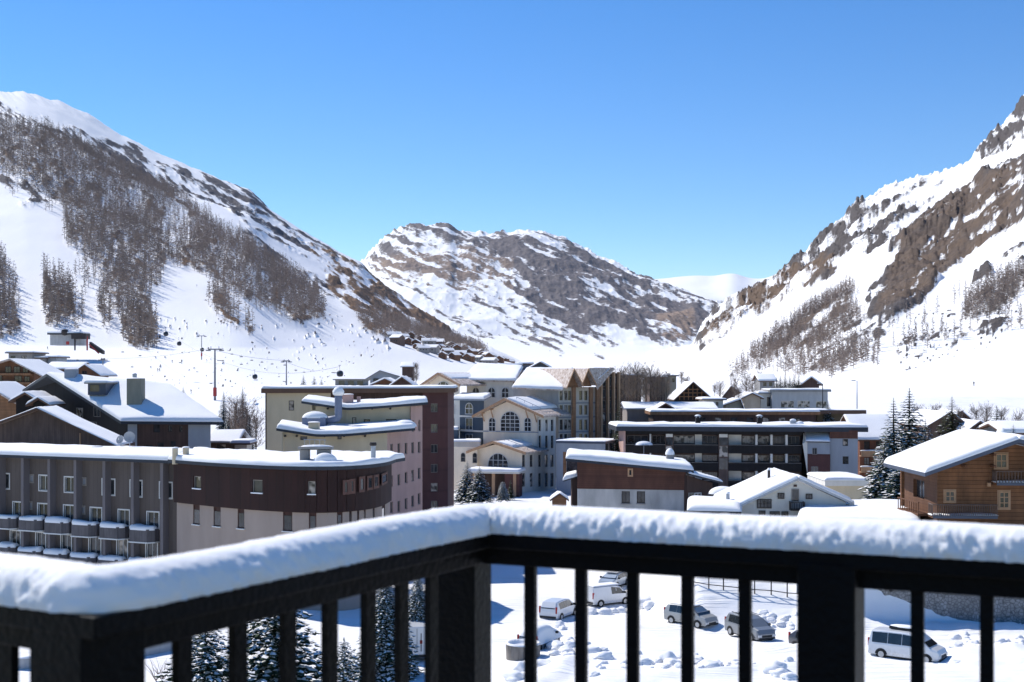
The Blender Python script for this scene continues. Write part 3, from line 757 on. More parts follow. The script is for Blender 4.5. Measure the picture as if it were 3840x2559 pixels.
for k, h in enumerate(hs):
    small = h[1] - h[0] < .7
    f.window(t, h, FRW if not small else FRG, gm=None if not small else METAL, reveal=.16 if not small else .05, fw=.06, mull=0 if small else 1, surround=.10)
mb = MB(); Bk = (B[0] - 1.5, B[1] + 12); Ak = (A[0] - 1.5, A[1] + 12)
mb.quad((B[0], B[1], -3), (*Bk, -3), (*Bk, zt), (B[0], B[1], zt)); mb.quad((*Bk, -3), (*Ak, -3), (*Ak, zt), (*Bk, zt)); mb.quad((*Ak, -3), (*A, -3), (*A, zt), (*Ak, zt))
mb.build('rear_wall', GREYW, t)
for px in (-185, -82, 18, 107, 206, 304, 412, 518, 628):
    s0 = f.s_(px); mb = MB(); f.boxm(mb, s0 - .17, s0 + .17, -3, zt - .02, .0, .85); o = mb.build('post', FIN, t)
o1 = f.p(-.3, ZE, 1.35); o2 = f.p(f.L + .3, ZE, 1.35)
mb = MB(); mb.slab([o1, o2, (Bk[0]+.3, Bk[1], ZE), (Ak[0], Ak[1], ZE)], .28); ro = mb.build('roof', ROOFD, t)
snow_loft(ro, [o1, o2], [Vector((Ak[0], Ak[1], ZE)), Vector((Bk[0]+.3, Bk[1], ZE))], .45, 3, step=1.2, grow=-.02, lump=.1)
def barrel(fac, par, px0, px1, pytop, pybot, seed, low=False):
    s0, s1 = fac.s_(px0), fac.s_(px1); c = (s0 + s1) / 2; zt_, zb_ = fac.z_(c, pytop) , fac.z_(c, pybot)
    dd = 1.25; prof = [(s0, .0), (s0, .62), (s0 + .45, dd), (s1 - .45, dd), (s1, .62), (s1, .0)]
    mb = MB(); ins = [(a + (.09 if a < c else -.09), b - .09 if b else 0) for a, b in prof]
    def ring(pr, z): return [fac.p(a, z, b) for a, b in pr]
    n = len(prof); vs = ring(prof, zb_) + ring(prof, zt_) + ring(ins, zt_) + ring(ins, zb_); fs = []
    for i in range(n - 1): fs += [(i, i+1, n+i+1, n+i), (n+i, n+i+1, 2*n+i+1, 2*n+i), (2*n+i, 2*n+i+1, 3*n+i+1, 3*n+i)]
    mb.mesh(vs, fs); o = mb.build('balcony', BRD2, par)
    sl = MB(); big = [(a + (-.06 if a < c else .06), b + .06 if b else 0) for a, b in prof]
    sl.mesh(ring(big, zb_ - .12) + ring(big, zb_), [tuple(range(n-1, -1, -1)), tuple(range(n, 2*n))] + [(i, i+1, n+i+1, n+i) for i in range(n-1)]); sl.build('balcony_slab', FRW, o)
    snow_loft(o, [fac.p(s0 + .02, zt_ - .1, .75), fac.p(s0 + .5, zt_ - .1, dd), fac.p(s1 - .5, zt_ - .1, dd), fac.p(s1 - .02, zt_ - .1, .75)], [fac.p(s0 + .05, zt_ - .1, .1), fac.p(s1 - .05, zt_ - .1, .1)], .42, seed, step=.4, r=.3, grow=.03, name='balcony_snow', lump=.22)
BRD2 = MAT('grey_brown_balcony_boards', (.125, .115, .12), .75, .3, 2, kind='pv', pw=.35, groove=.3)
for k, (a, b, yt, yb) in enumerate([(-4,79,1937,1976),(92,177,1944,1984),(188,276,1953,1995),(289,379,1961,2006),(393,485,1971,2014),(504,597,1980,2027),(-98,-18,1928,1967)]):
    barrel(f, t, a, b, yt, yb, 20 + k)
for k, (a, b, yt, yb) in enumerate([(20,78,2045,2085),(86,172,2060,2100),(182,269,2070,2110),(282,376,2082,2120),(386,480,2092,2130),(500,592,2104,2140)]):
    barrel(f, t, a, b, yt, yb, 40 + k)

# ------------------------------------------------------------------ 2 brown curved building
t = thing('curved_building', 'curved dark brown clad building over a beige ground storey with snowy roof', 'building', (-20, 122, -2))
def catm(pts, n):
    out = []
    pts = [pts[0]] + list(pts) + [pts[-1]]
    for i in range(1, len(pts) - 2):
        for k in range(n):
            u = k / n; p0, p1, p2, p3 = [np.array(q) for q in pts[i-1:i+3]]
            out.append(tuple(.5 * ((2*p1) + (-p0+p2)*u + (2*p0-5*p1+4*p2-p3)*u*u + (-p0+3*p1-3*p2+p3)*u**3)))
    out.append(tuple(pts[-2])); return out
WSHUT = MAT('brown_shutter', (.13, .065, .05), .7, .3, 3)
ctrl = [XY(663,125.6), XY(830,121), XY(1000,117.8), XY(1150,116.2), XY(1260,116.4), XY(1350,118.3), XY(1415,121.5), XY(1455,127)]
cv = catm(ctrl, 3)
ZB2, ZM, ZL = 11.9, 7.85, -3
upw = [(725,1787,760,1836),(945,1800,984,1852),(1155,1805,1188,1857),(1288,1800,1304,1855),(1348,1787,1362,1846),(1378,1784,1392,1838),(1402,1780,1414,1832),(1433,1773,1445,1817),(1312,1796,1326,1852)]
lwp = [(724,749,1967),(816,843,1976),(891,916,1982),(1061,1096,1992),(1165,1202,1995),(1261,1284,1990),(1311,1321,1985),(1340,1348,1980),(1369,1377,1975),(1395,1403,1970),(1427,1439,1965)]
ups = []
for i in range(len(cv) - 1):
    a, b = cv[i], cv[i+1]; fc = Fac(a, b); pa, pb = CX + a[0]/a[1]*F, CX + b[0]/b[1]*F
    out = Fac(fc.p(0, 0, .35)[:2], fc.p(fc.L, 0, .35)[:2])
    hu = [q for q in upw if pa <= (q[0]+q[2])/2 < pb and q[0] < 1270]; ov = [q for q in upw if pa <= (q[0]+q[2])/2 < pb and q[0] > 1270]; hr = []
    for q in hu:
        r_ = out.rect(*q); r_ = (max(r_[0], .08), min(r_[1], out.L - .08), r_[2], r_[3]) if r_[0] < .05 or r_[1] > out.L-.05 else r_; hr.append(r_)
    ups.append((out, hr)); out.wall(t, DKRED, -.02, out.L + .02, ZM, ZB2 - .15, hr, .2, 'cladding')
    for r_ in hr: out.window(t, r_, FRG, reveal=.17, mull=0, snow=True, fw=.08)
    for q in ov: out.window(t, out.rect(q[0]-4, q[1], q[2]+4, q[3]), WSHUT, gm=GLASS, reveal=-.06, mull=0, fw=.22, snow=False)
    # underside of the overhang
    hl = []
    for x0, x1, yb in lwp:
        if pa <= (x0+x1)/2 < pb:
            c = fc.rect(x0, 1900, x1, yb); w_ = min(c[1]-c[0], fc.L - .3); m_ = min(max((c[0]+c[1])/2, .1 + w_/2), fc.L - .1 - w_/2)
            hl.append((m_ - w_/2, m_ + w_/2, c[2], ZM - .02))
    if i % 2 == 0: hl2 = [(fc.L*.2, fc.L*.75, -1.2, 1.4)] if fc.L > 1.2 else []
    else: hl2 = []
    fc.wall(t, GBEIGE, 0, fc.L, ZL, ZM + .02, hl + hl2, .2)
    for r_ in hl:
        o = fc.window(t, r_, STRIP, gm=STRIP, reveal=.1, mull=0, name='window_strip', sill=FRW, fw=.1)
        k = MB(); fc.boxm(k, r_[0]+.1, r_[1]-.1, r_[2]+.1, r_[2]+1.35, -.10, -.06); k.build('pane', GLASS, o)
    for r_ in hl2: fc.window(t, r_, FRD, reveal=.18, mull=1)
mb = MB()
for i in range(len(cv) - 1):
    fc = ups[i][0]; mb.quad(fc.p(0, ZM, 0), fc.p(0, ZM, -.36), fc.p(fc.L, ZM, -.36), fc.p(fc.L, ZM, 0))
mb.build('overhang_soffit', DKRED, t)
bkp = [(cv[0][0] - 1.0, cv[0][1] + 12), (-24, 131.5), (-14.5, 132.5), (cv[-1][0] - .3, cv[-1][1] + 5)]
mb = MB()
allp = [cv[0]] + bkp + [cv[-1]]
for a, b in zip(allp, allp[1:]): mb.quad((*b, ZL), (*a, ZL), (*a, ZB2-.15), (*b, ZB2-.15))
mb.build('rear_wall', GBEIGE, t)
front = []
for i in range(len(cv)):
    a = cv[max(i-1, 0)]; b = cv[min(i+1, len(cv)-1)]; d = Vector((b[0]-a[0], b[1]-a[1])).normalized(); front.append(Vector((cv[i][0] + d.y*1.0, cv[i][1] - d.x*1.0, ZB2)))
front[-1] += Vector((.6, .6, 0)); back = [Vector((*q, ZB2)) for q in bkp]
fr, _ = resample(front, 30); bk, _ = resample(back, 30)
mb = MB(); n = 30; top = fr + bk; bot = [p - Vector((0, 0, .3)) for p in top]; fs = []
for i in range(n-1): fs += [(i, i+1, n+i+1, n+i), (2*n+i+1, 2*n+i, 3*n+i, 3*n+i+1), (i+1, i, 2*n+i, 2*n+i+1), (n+i, n+i+1, 3*n+i+1, 3*n+i)]
fs += [(0, n, 3*n, 2*n), (2*n-1, n-1, 3*n-1, 4*n-1)]
mb.mesh(top + bot, fs); ro = mb.build('roof', ROOFD, t)
snow_loft(ro, fr, bk, .42, 11, step=.8, r=.4, grow=-.03, lump=.18)
for a in [(643,665,1682,1722,124),(682,706,1680,1724,125)]: chimney(t, a[0], a[1], a[2], a[3], a[4], BEIGE, snow=.12, name='vent_pipe', round_=True)
for a in [(1124,1157,1688,1734,118.5),(1188,1237,1688,1736,118.5)]: chimney(t, a[0], a[1], a[2], a[3], a[4], CONC, dy=1.0, snow=0, name='chimney')
mb = MB(); p0 = P(1122, 1681, 118.5); p1 = P(1241, 1681, 118.5); mb.box(p0.x-.1, p1.x+.1, 118.3, 119.8, p0.z-.1, p0.z+.12); o = mb.build('chimney_cap', CONC, t)
dome(o, ((p0.x+p1.x)/2, 119.0, p0.z+.12), 1.4, .6, .16)
mb = MB()
for k in range(5): x = p0.x + .4 + k*.45; mb.tube([(x, 119, p0.z+.1), (x, 119, p0.z+.75)], .025, 5)
mb.tube([(p0.x+.3, 119, p0.z+.75), (p0.x+2.3, 119, p0.z+.7)], .03, 5); mb.build('antenna_rack', METAL, t)
chimney(t, 1390, 1408, 1668, 1712, 121, METAL, snow=0, name='flue_pipe', round_=True)
q = P(1399, 1661, 121.2); mb = MB(); mb.lathe((q.x, q.y, q.z-.25), [(.05,.3),(.3,.28),(.34,.1),(.3,-.02),(.05,-.02)], 12); mb.build('flue_hood', FRD, t)
q = P(1213, 1747, 117.2); dome(t, (q.x, 118.0, ZB2+.3), 1.05, .7, .75, 'snow_mound')

# ------------------------------------------------------------------ 3 stepped beige and pink building
t = thing('stepped_building', 'beige and pink building stepping up in two snowy roofs with a metal duct', 'building', (-18, 150, -2))
zA, zB_ = 13.75, 16.4
LA, LB_, LC = XY(1057, 145), XY(1452, 145), (-11.35, 151.6); LD = (LA[0]+1.5, 151.6)
fA = Fac(LA, LB_); pnk = Fac(LB_, XY(1584, 155.4))
hA = [fA.rect(1126,1637,1152,1651), fA.rect(1265,1636,1281,1648)]
fA.windows(t, BEIGE, 0, fA.L, -3, zA - .2, hA, FRD, wname='beige_wall', mull=0)
prow = []
for px, ys_ in ((1469,(1686,1805,1903)),(1496,(1684,1800,1900)),(1523,(1682,1792,1890)),(1548,(1680,1784,1880)),(1572,(1678,1776,1871))):
    for y in ys_: prow.append((px-5, y-21, px+5, y+21))
prow += [(1545,1577,1553,1620),(1569,1575,1577,1618)]
hP = [pnk.rect(*q) for q in prow]; sm = pnk.s_(1540)
lowh = [h for h in hP if h[1] < sm]; hih = [h for h in hP if h[0] > sm]
pnk.windows(t, PINK, 0, sm, -3, zA - .2, lowh, FRG, wname='pink_wall', mull=0)
pnk.windows(t, PINK, sm, pnk.L, -3, zB_ - .2, hih, FRG, wname='pink_wall', mull=0)
UA, UB = XY(1163, 152.4), XY(1538, 152.2)
fU = Fac(UA, UB); hU = [fU.rect(1145+26,1519,1157+26,1538), fU.rect(1320,1566,1336,1592), fU.rect(1364,1573,1388,1592), fU.rect(1447,1572,1487,1592)]
fU.windows(t, BEIGE, 0, fU.L, zA - .5, zB_ - .2, hU, FRD, wname='beige_wall', mull=0)
mb = MB(); C2 = XY(1582, 162); D2 = (UA[0]-.5, 162)
for a, b, z in ((pnk.B, C2, zB_-.2), (C2, D2, zB_-.2), (D2, UA, zB_-.2), (LD, LA, zA-.2), ((LA[0]+1.5, 152), LD, zA-.2)): mb.quad((a[0], a[1], -3), (b[0], b[1], -3), (b[0], b[1], z), (a[0], a[1], z))
mb.build('rear_wall', BEIGE, t)
def vroof(pts_f, pts_b, T, sd, mat=ROOFD, slab=.26):
    fr, _ = resample(pts_f, 24); bk, _ = resample(pts_b, 24); n = 24; mb = MB()
    top = fr + bk; bot = [p - Vector((0, 0, slab)) for p in top]; fs = []
    for i in range(n-1): fs += [(i, i+1, n+i+1, n+i), (2*n+i+1, 2*n+i, 3*n+i, 3*n+i+1), (i+1, i, 2*n+i, 2*n+i+1), (n+i, n+i+1, 3*n+i+1, 3*n+i)]
    fs += [(0, n, 3*n, 2*n), (2*n-1, n-1, 3*n-1, 4*n-1)]
    mb.mesh(top + bot, fs); ro = mb.build('roof', mat, t); snow_loft(ro, fr, bk, T, sd, step=.8, r=.38, grow=-.03, lump=.16); return ro
def PZ(px, py, d): return P(px, py, d)
vroof([P(1036,1607,144.2), P(1186,1630,143.5), P(1300,1628,143.5), P(1557,1606,144.6)], [P(1050,1588,152), P(1186,1606,152), P(1300,1603,152), P(1548,1590,152)], .48, 21)
vroof([P(1130,1505,151.4), P(1303,1531,151), P(1420,1524,151), P(1605,1509,151.8)], [P(1150,1492,161), P(1303,1515,161), P(1420,1508,161), P(1602,1495,161)], .42, 22)
mb = MB(); q0 = P(1269, 1494, 149.6); q1 = P(1269, 1572, 149.6)
mb.tube([q0 + Vector((0, 0, .3)), q0, q0.lerp(q1, .5), q1 + Vector((0, 0, .35)), q1 + Vector((-.12, 0, .1)), q1 + Vector((-.4, 0, 0)), P(1205, 1580, 149.6)], .42, 14); o = mb.build('ventilation_duct', DUCT, t, smooth=True)
mb = MB(); q = P(1269, 1494, 149.6); mb.lathe((q.x, q.y, q.z+.3), [(.44, 0), (.62, .12), (.66, .5), (.4, .9), (.05, 1.05)], 14); mb.build('snow_cap', SNOWR, t, smooth=True)
mb = MB(); a, b = P(1135, 1586, 149), P(1222, 1560, 149); mb.box(a.x, b.x, 148.6, 150.6, a.z-.6, b.z-.2); o = mb.build('fan_housing', DUCT, t)
dome(o, ((a.x+b.x)/2, 149.6, b.z-.25), 1.45, 1.2, .75)
chimney(t, 1156, 1194, 1585, 1618, 144.8, BEIGE, dy=1.1, snow=.1); chimney(t, 1284, 1320, 1480, 1520, 153, PINK, dy=1.4, snow=.1)
chimney(t, 1338, 1350, 1488, 1520, 154, PINK, dy=.6, snow=.0); q = P(1518, 1590, 148); dome(t, (q.x, 148, q.z-.3), 1.3, 1.2, .75, 'snow_mound')
mb = MB()
for px in (1068, 1112, 1216, 1290, 1368): q = P(px, 1636, 144.6); mb.tube([q, q + Vector((0, .4, 0))], .12, 8)
for px in (1228, 1395, 1463): q = P(px, 1533, 151.8); mb.tube([q, q + Vector((0, .5, 0))], .12, 8)
mb.build('beam_ends', FRD, t)
mb = MB(); q = P(1060, 1630, 144.7); mb.tube([q, (q.x, q.y, -2)], .09, 6); q = P(1300, 1540, 152.0); mb.tube([q, (q.x, q.y, 13.8)], .08, 6); mb.build('downpipe', BEIGE, t)

# ------------------------------------------------------------------ 4 tall beige and maroon block
t = thing('tall_apartment_block', 'tall beige block ending in a maroon clad stair tower, behind the stepped building', 'building', (-16, 185, -2))
f1 = Fac(XY(998, 178), XY(1240, 180)); zt = 17.4
hs = [f1.rect(1083,1503,1103,1540)]
f1.windows(t, BEIGE, 0, f1.L, -3, zt, hs, FRD, wname='beige_wall', mull=0)
f2 = Fac(XY(1240, 180), XY(1584, 182.6)); f2.wall(t, BRD, 0, f2.L, 10, zt)
f3 = Fac(XY(1584, 181.9), XY(1679, 183.4))
hs = [f3.rect(1616,y-16,1642,y+16) for y in (1530,1607,1683,1757,1828,1895)]
f3.windows(t, MAROON, 0, f3.L, -3, zt+.05, hs, FRG, wname='maroon_wall', mull=1)
mb = MB(); Cc = (XY(1679,183.4)[0] + .3, 196); Dd = (XY(998,178)[0] - .5, 192)
for a, b in (((f3.B), Cc), (Cc, Dd), (Dd, (f1.A))): mb.quad((a[0], a[1], -3), (b[0], b[1], -3), (b[0], b[1], zt), (a[0], a[1], zt))
mb.build('rear_wall', MAROON, t)
e0, e1, e2 = f1.p(-.7, 17.95, .7), f3.p(0, 17.95, .7), f3.p(f3.L + .8, 17.95, .7)
mb = MB(); mb.slab([e0, f2.p(0,17.95,.7), e1, e2, (Cc[0]+.6, Cc[1], 17.95), (Dd[0]-.5, Dd[1], 17.95)], .62); ro = mb.build('roof', ROOFB, t)
snow_loft(ro, [e0, f2.p(0,17.95,.7), e1, e2], [Vector((Dd[0]-.5, Dd[1], 17.95)), Vector((Cc[0]+.6, Cc[1], 17.95))], .32, 31, step=1.4, grow=-.05)
mb = MB(); q = f1.p(-.03, 0, .05); mb.tube([(q.x, q.y, -2), (q.x, q.y, zt)], .09, 6); mb.build('downpipe', FRD, t)
a, b = P(1257, 1426, 186), P(1370, 1426, 186); mb = MB(); mb.box(a.x, b.x, 186, 190, 17.9, a.z); o = mb.build('roof_cabin', CONC, t)
mb = MB(); mb.box(a.x-.3, b.x+.4, 185.6, 190.4, a.z, a.z+.15); o2 = mb.build('cabin_roof', FRG, o)
for px, py in ((1275,1405),): pass
mb = MB()
for k in range(3):
    x = a.x + .5 + k*1.3; mb.box(x, x+.8, 185.96, 185.99, 18.3, 18.9)
mb.build('cabin_window', GLASS, o)
chimney(t, 1470, 1500, 1462, 1494, 184, BEIGE, dy=1., snow=.45); chimney(t, 1512, 1526, 1470, 1494, 184, BEIGE, dy=.6, snow=.1)
for px in (1300, 1330): chimney(t, px, px+22, 1452, 1475, 183.5, CONC, dy=.8, snow=.25)

# ------------------------------------------------------------------ 5 dark gabled house with the big white roof
t = thing('gabled_house', 'black timber gabled house under a large white roof with a square stone chimney', 'house', (-52, 188, -2))
E0, E1 = P(453, 1580, 178), P(838, 1583, 178); R0, R1 = P(174, 1402, 193), P(640, 1447, 189)
mb = MB(); mb.slab([E0, E1, R1, R0], .4); ro = mb.build('roof', ROOFD, t); snow_loft(ro, [E0, E1], [R0, R1], .45, 41, step=1.2, r=.5, grow=.02, lump=.1)
Lb = P(84, 1462, 203); bk1 = P(700, 1500, 203)
mb = MB(); mb.slab([R0, R1, bk1, Lb], .4); ro2 = mb.build('roof', ROOFD, t); snow_loft(ro2, [R0, R1], [Lb, bk1], .12, 42, step=1.5, grow=.0)
gA, gB = (Lb.x + .3, Lb.y), (E0.x + .7, E0.y + .8); g = Fac(gA, gB)
pts = [(0, -3), (g.L, -3), (g.L, E0.z - .45), (g.s_(180), R0.z - .5), (0, Lb.z - .45)]
poly_wall(t, g, DKB, pts, 'gable_wall')
for px, py in ((300, 1548), (365, 1545), (352, 1600), (240, 1600), (410, 1640)):
    r_ = g.rect(px-12, py-18, px+12, py+18); g.window(t, r_, FRG, reveal=-.03, mull=1, fw=.06)
fr = Fac((E0.x + .7, E0.y + .8), (E1.x - 1.9, E1.y + .8)); z1 = E0.z - .45
sA, sB, sC, sD = 0, fr.s_(514), fr.s_(706), fr.L
fr.wall(t, BGREY, sA, sB, -3, z1, (), name='front_wall'); 
hs = [fr.rect(*q) for q in ((575,1592,600,1622),(630,1596,645,1620),(672,1598,684,1620),(545,1668,572,1700),(590,1660,615,1700),(640,1655,660,1700))]
fr.windows(t, BRD, sB, sC, -3, z1, hs, FRD, wname='timber_wall', mull=1)
fr.wall(t, BGREY, sC, sD, -3, z1, (), name='front_wall')
mb = MB(); a = fr.p(fr.L, 0); b_ = Vector((a.x * 200 / a.y - .3, 200, 0)); mb.quad((a.x, a.y, -3), (b_.x, b_.y, -3), (b_.x, b_.y, z1), (a.x, a.y, z1)); mb.quad((b_.x, b_.y, -3), (gA[0], gA[1], -3), (gA[0], gA[1], z1), (b_.x, b_.y, z1)); mb.build('rear_wall', BRD, t)
STCH = MAT('chimney_render', (.25, .245, .20), .9, .2, 1)
def chim(par, px0, px1, pt, pb, d, dy, m_, sn): return chimney(par, px0, px1, pt, pb, d, m_, dy=dy, snow=sn, extra=1.5)
chim(t, 475, 530, 1420, 1500, 182, 1.9, STCH, .12); o = chim(t, 241, 282, 1385, 1412, 190.5, 1.5, BGREY, .12)
mb = MB(); q = P(505, 1408, 183); mb.lathe((q.x, q.y, q.z-.3), [(.3,0),(.32,.5),(.1,.6)], 10); mb.build('chimney_pot', METAL, t)
mb = MB(); a, b = P(316, 1436, 184), P(402, 1436, 184); mb.box(a.x+.4, b.x-.3, 184.3, 189, a.z-1.7, a.z-.15); o = mb.build('dormer', BLUEG, t)
mb = MB(); mb.box(a.x, b.x, 183.9, 189.5, a.z-.15, a.z+.02); mb.build('dormer_roof', FRG, o); snow_loft(o, [Vector((a.x, 184, a.z+.02)), Vector((b.x, 184, a.z+.02))], [Vector((a.x, 189.5, a.z+.02)), Vector((b.x, 189.5, a.z+.02))], .3, 4, name='dormer_snow')
mb = MB(); mb.box(a.x+.7, a.x+2.0, 184.26, 184.29, a.z-1.2, a.z-.3); mb.build('dormer_window', GLASS, o)

# ------------------------------------------------------------------ 6 brown plank gable house in front of it
t = thing('plank_house', 'brown vertical plank gable house at the left edge with thin snow on its roof', 'house', (-50, 168, -2))
f = Fac(XY(-260, 163), XY(440, 158.5)); sp_ = f.s_(151)
zpk = f.z_(sp_, 1537); zr = f.z_(f.s_(440), 1676); zl = f.z_(f.s_(-260), 1690)
pts = [(0, -3), (f.L, -3), (f.L, zr), (sp_, zpk), (0, zl)]
poly_wall(t, f, BRN, pts, 'gable_wall')
oh = .9
pk = f.p(sp_, zpk + .25, oh); rr_ = f.p(f.L + .5, zr + .1, oh); ll = f.p(-.5, zl + .1, oh); dv = Vector((-.6, 8.5, 0))
for a, b, sd in ((pk, rr_, 51), (ll, pk, 52)):
    mb = MB(); mb.slab([a, b, b + dv, a + dv], .22); ro = mb.build('roof', ROOFB, t); snow_loft(ro, [a, b], [a + dv, b + dv], .14, sd, step=1.2, r=.25, grow=.0, lump=.16)
mb = MB(); a = f.p(0, 0); b = f.p(f.L, 0)
mb.quad((b.x, b.y, -3), (b.x-1, b.y+11, -3), (b.x-1, b.y+11, zr), (b.x, b.y, zr)); mb.quad((a.x-1, a.y+11, -3), (a.x, a.y, -3), (a.x, a.y, zl), (a.x-1, a.y+11, zl)); mb.build('side_wall', BRN, t)
mb = MB(); f.boxm(mb, f.s_(299), f.s_(303), 8, f.z_(f.s_(300), 1625), .0, .12); mb.build('downpipe', TRIM, t)
# ------------------------------------------------------------------ 7 ornate hotel
def gable(par, fac, s0, s1, zb, ze, zp, mat, sp=None, name='gable_wall', off=0.):
    sp = (s0 + s1) / 2 if sp is None else sp
    return poly_wall(par, fac, mat, [(s0, zb), (s1, zb), (s1, ze), (sp, zp), (s0, ze)], name, off)
def gable_roof(par, fac, s0, s1, ze, zp, depth, oh=1.2, oe=1.2, mat=None, trim=None, T=.3, sd=1, sp=None, right_snow=True, left_snow=True, slab=.3, name='roof', cover=(.12, .95)):
    """two planes falling to left and right of a ridge that runs straight back from the facade"""
    sp = (s0 + s1) / 2 if sp is None else sp; k0 = (zp - ze) / (sp - s0); k1 = (zp - ze) / (s1 - sp)
    nb = -fac.n * 1.0; B3 = Vector((nb.x, nb.y, 0)) * depth
    pk = fac.p(sp, zp + .3, oh); l = fac.p(s0 - oe, ze - k0*oe + .3, oh); r = fac.p(s1 + oe, ze - k1*oe + .3, oh)
    for a, b, sn, sdd in ((l, pk, left_snow, sd), (pk, r, right_snow, sd + 1)):
        mb = MB(); mb.slab([a, b, b + B3, a + B3], slab); ro = mb.build(name, mat or TAN, par)
        if sn:
            c0, c1 = cover
            if a is l: a2 = a.lerp(b, c0); b2 = a.lerp(b, c1)
            else: a2 = a.lerp(b, 1 - c1); b2 = a.lerp(b, 1 - c0)
            st = B3 * .07
            snow_loft(ro, [a2 + st, b2 + st], [a2 + B3, b2 + B3], T, sdd, step=1., r=.4, grow=0, lump=.16)
    mb = MB()
    for a, b in ((l, pk), (pk, r)):
        n_ = fac.n; o3 = Vector((n_.x, n_.y, 0)) * .06; d = Vector((0, 0, -.42))
        mb.hexa([a + d, b + d, b + d - o3*2, a + d - o3*2, a + o3 + Vector((0,0,.03)), b + o3 + Vector((0,0,.03)), b - o3*2 + Vector((0,0,.03)), a - o3*2 + Vector((0,0,.03))])
    mb.build('barge_board', trim or TRIM, par)
def railing_on(par, pts, h=.5, mat=None):
    mb = MB(); mb.tube([p + Vector((0, 0, h)) for p in pts], .045, 4)
    rs, L = resample(pts, max(3, int(sum((a-b).length for a, b in zip(pts, pts[1:])) / 1.2)))
    for p in rs: mb.tube([p, p + Vector((0, 0, h))], .035, 4)
    mb.build('snow_guard', mat or METAL, par)

t = thing('grand_hotel', 'ornate cream hotel with arched windows, stacked gables and tan tiled roofs in the centre', 'hotel', (4, 240, -2))
# lower gabled front
f = Fac(XY(1786, 233), XY(1958, 229)); zb = -3
ze = f.z_(f.L, 1700); sp_ = f.s_(1860); zp = f.z_(sp_, 1660)
gable(t, f, 0, f.L, zb, ze + .35, zp - .3, CREAM_LIT, sp_)
a_ = f.rect(1832, 1702, 1905, 1751); arch_window(t, f, *a_, FRW, mull=3, bars=1)
for x in (1742+40,): pass
sd = Fac(f.B, XY(2084, 241)); zs = f.z_(f.L, 1700) + .3
rows = [(1706,1752),(1775,1826)]
cols = [1964,1993,2024,2049,2070]
hs = []
for y0, y1 in rows:
    for x in cols: 
        k = (sd.s_(x)); sc_ = (233/(233+k*.5)); hs.append(sd.rect(x-6, y0, x+6, y1))
up = [(x, y0, y1) for x in (2025, 2050, 2071) for y0, y1 in ((1574,1618),(1634,1682))]
hs += [sd.rect(x-5, y0, x+5, y1) for x, y0, y1 in up]
ztop = sd.z_(sd.s_(2040), 1558)
sd.windows(t, WHITE, 0, sd.s_(2019), zb, zs, [h for h in hs if h[1] < sd.s_(2019)], FRG, wname='side_wall', mull=0, bars=1)
sd.windows(t, WHITE, sd.s_(2019), sd.L, zb, ztop, [h for h in hs if h[0] > sd.s_(2016)], FRG, wname='side_wall', mull=0, bars=1)
gable_roof(t, f, 0, f.L, ze + .3, zp, 9.5, 1.3, 1.3, sd=60, sp=sp_, T=.32, left_snow=False, cover=(.42, .92))
a = f.p(sp_ + 1.2, zp + .1, -1.0); b = f.p(f.L + .5, ze + .5, -1.); railing_on(t, [a, b])
# porch canopy
pc = Fac(XY(1752, 226), XY(1946, 224)); mb = MB(); zc = pc.z_(pc.L/2, 1770)
pc.boxm(mb, 0, pc.L, zc - .3, zc, -6, 0); o = mb.build('porch_canopy', WHITE, t)
snow_loft(o, [pc.p(0, zc, 0), pc.p(pc.L, zc, 0)], [pc.p(0, zc, -5), pc.p(pc.L, zc, -5)], .5, 63)
for s0 in (.6, 4.2, 7.9): mb = MB(); pc.boxm(mb, s0, s0+.5, -3, zc-.3, -.9, -.4); mb.build('porch_post', TRIM, t)
mb = MB(); pc.boxm(mb, pc.L - 2.6, pc.L - .1, -3, zc - .3, -3, -.6); mb.build('porch_wall', MAROON, t)
pc.wall(t, BRD, .4, pc.L - 2.7, -3, zc - .3, (), name='entrance_recess', off=-2.5)
# upper gabled front, set back
f = Fac(XY(1812, 240), XY(2019, 235.5)); ze = f.z_(f.L, 1558); sp_ = f.s_(1903); zp = f.z_(sp_, 1500)
gable(t, f, 0, f.L, zb, ze + .3, zp - .3, CREAM_LIT, sp_)
for x0, y0, x1, y1 in ((1879,1545,1948,1617),): arch_window(t, f, *f.rect(x0, y0, x1, y1), FRW, mull=3, bars=4)
for x0, y0, x1, y1 in ((1835,1568,1857,1617),(1968,1568,1991,1617)): arch_window(t, f, *f.rect(x0, y0, x1, y1), FRW, mull=1, bars=2)
gable_roof(t, f, 0, f.L, ze + .3, zp, 13, 1.4, 1.6, sd=66, sp=sp_, T=.4, left_snow=False, cover=(.36, .98))
a = f.p(sp_ + 1.5, zp, -.6); b = f.p(f.L + .2, ze + .8, -.6); railing_on(t, [a, b]); railing_on(t, [f.p(f.L + .8, ze + .1, -.2), f.p(f.L + .8, ze + .1, -12)])
mb = MB(); f.boxm(mb, 0, f.L, f.z_(3, 1621), f.z_(3, 1617), 0, .12); mb.build('string_course', BGREY, t)
def bracket(fac, s0, z, par):
    mb = MB(); mb.tube([fac.p(s0, z - 1.5, .1), fac.p(s0, z, 1.1)], .12, 4); mb.tube([fac.p(s0, z, 0), fac.p(s0, z, 1.2)], .12, 4); mb.build('bracket', TRIM, par)
for s0 in (.25, 2.0, f.L - 2.0, f.L - .3): bracket(f, s0, ze + (.3 if s0 < 1 or s0 > f.L - 1 else 1.0), t)
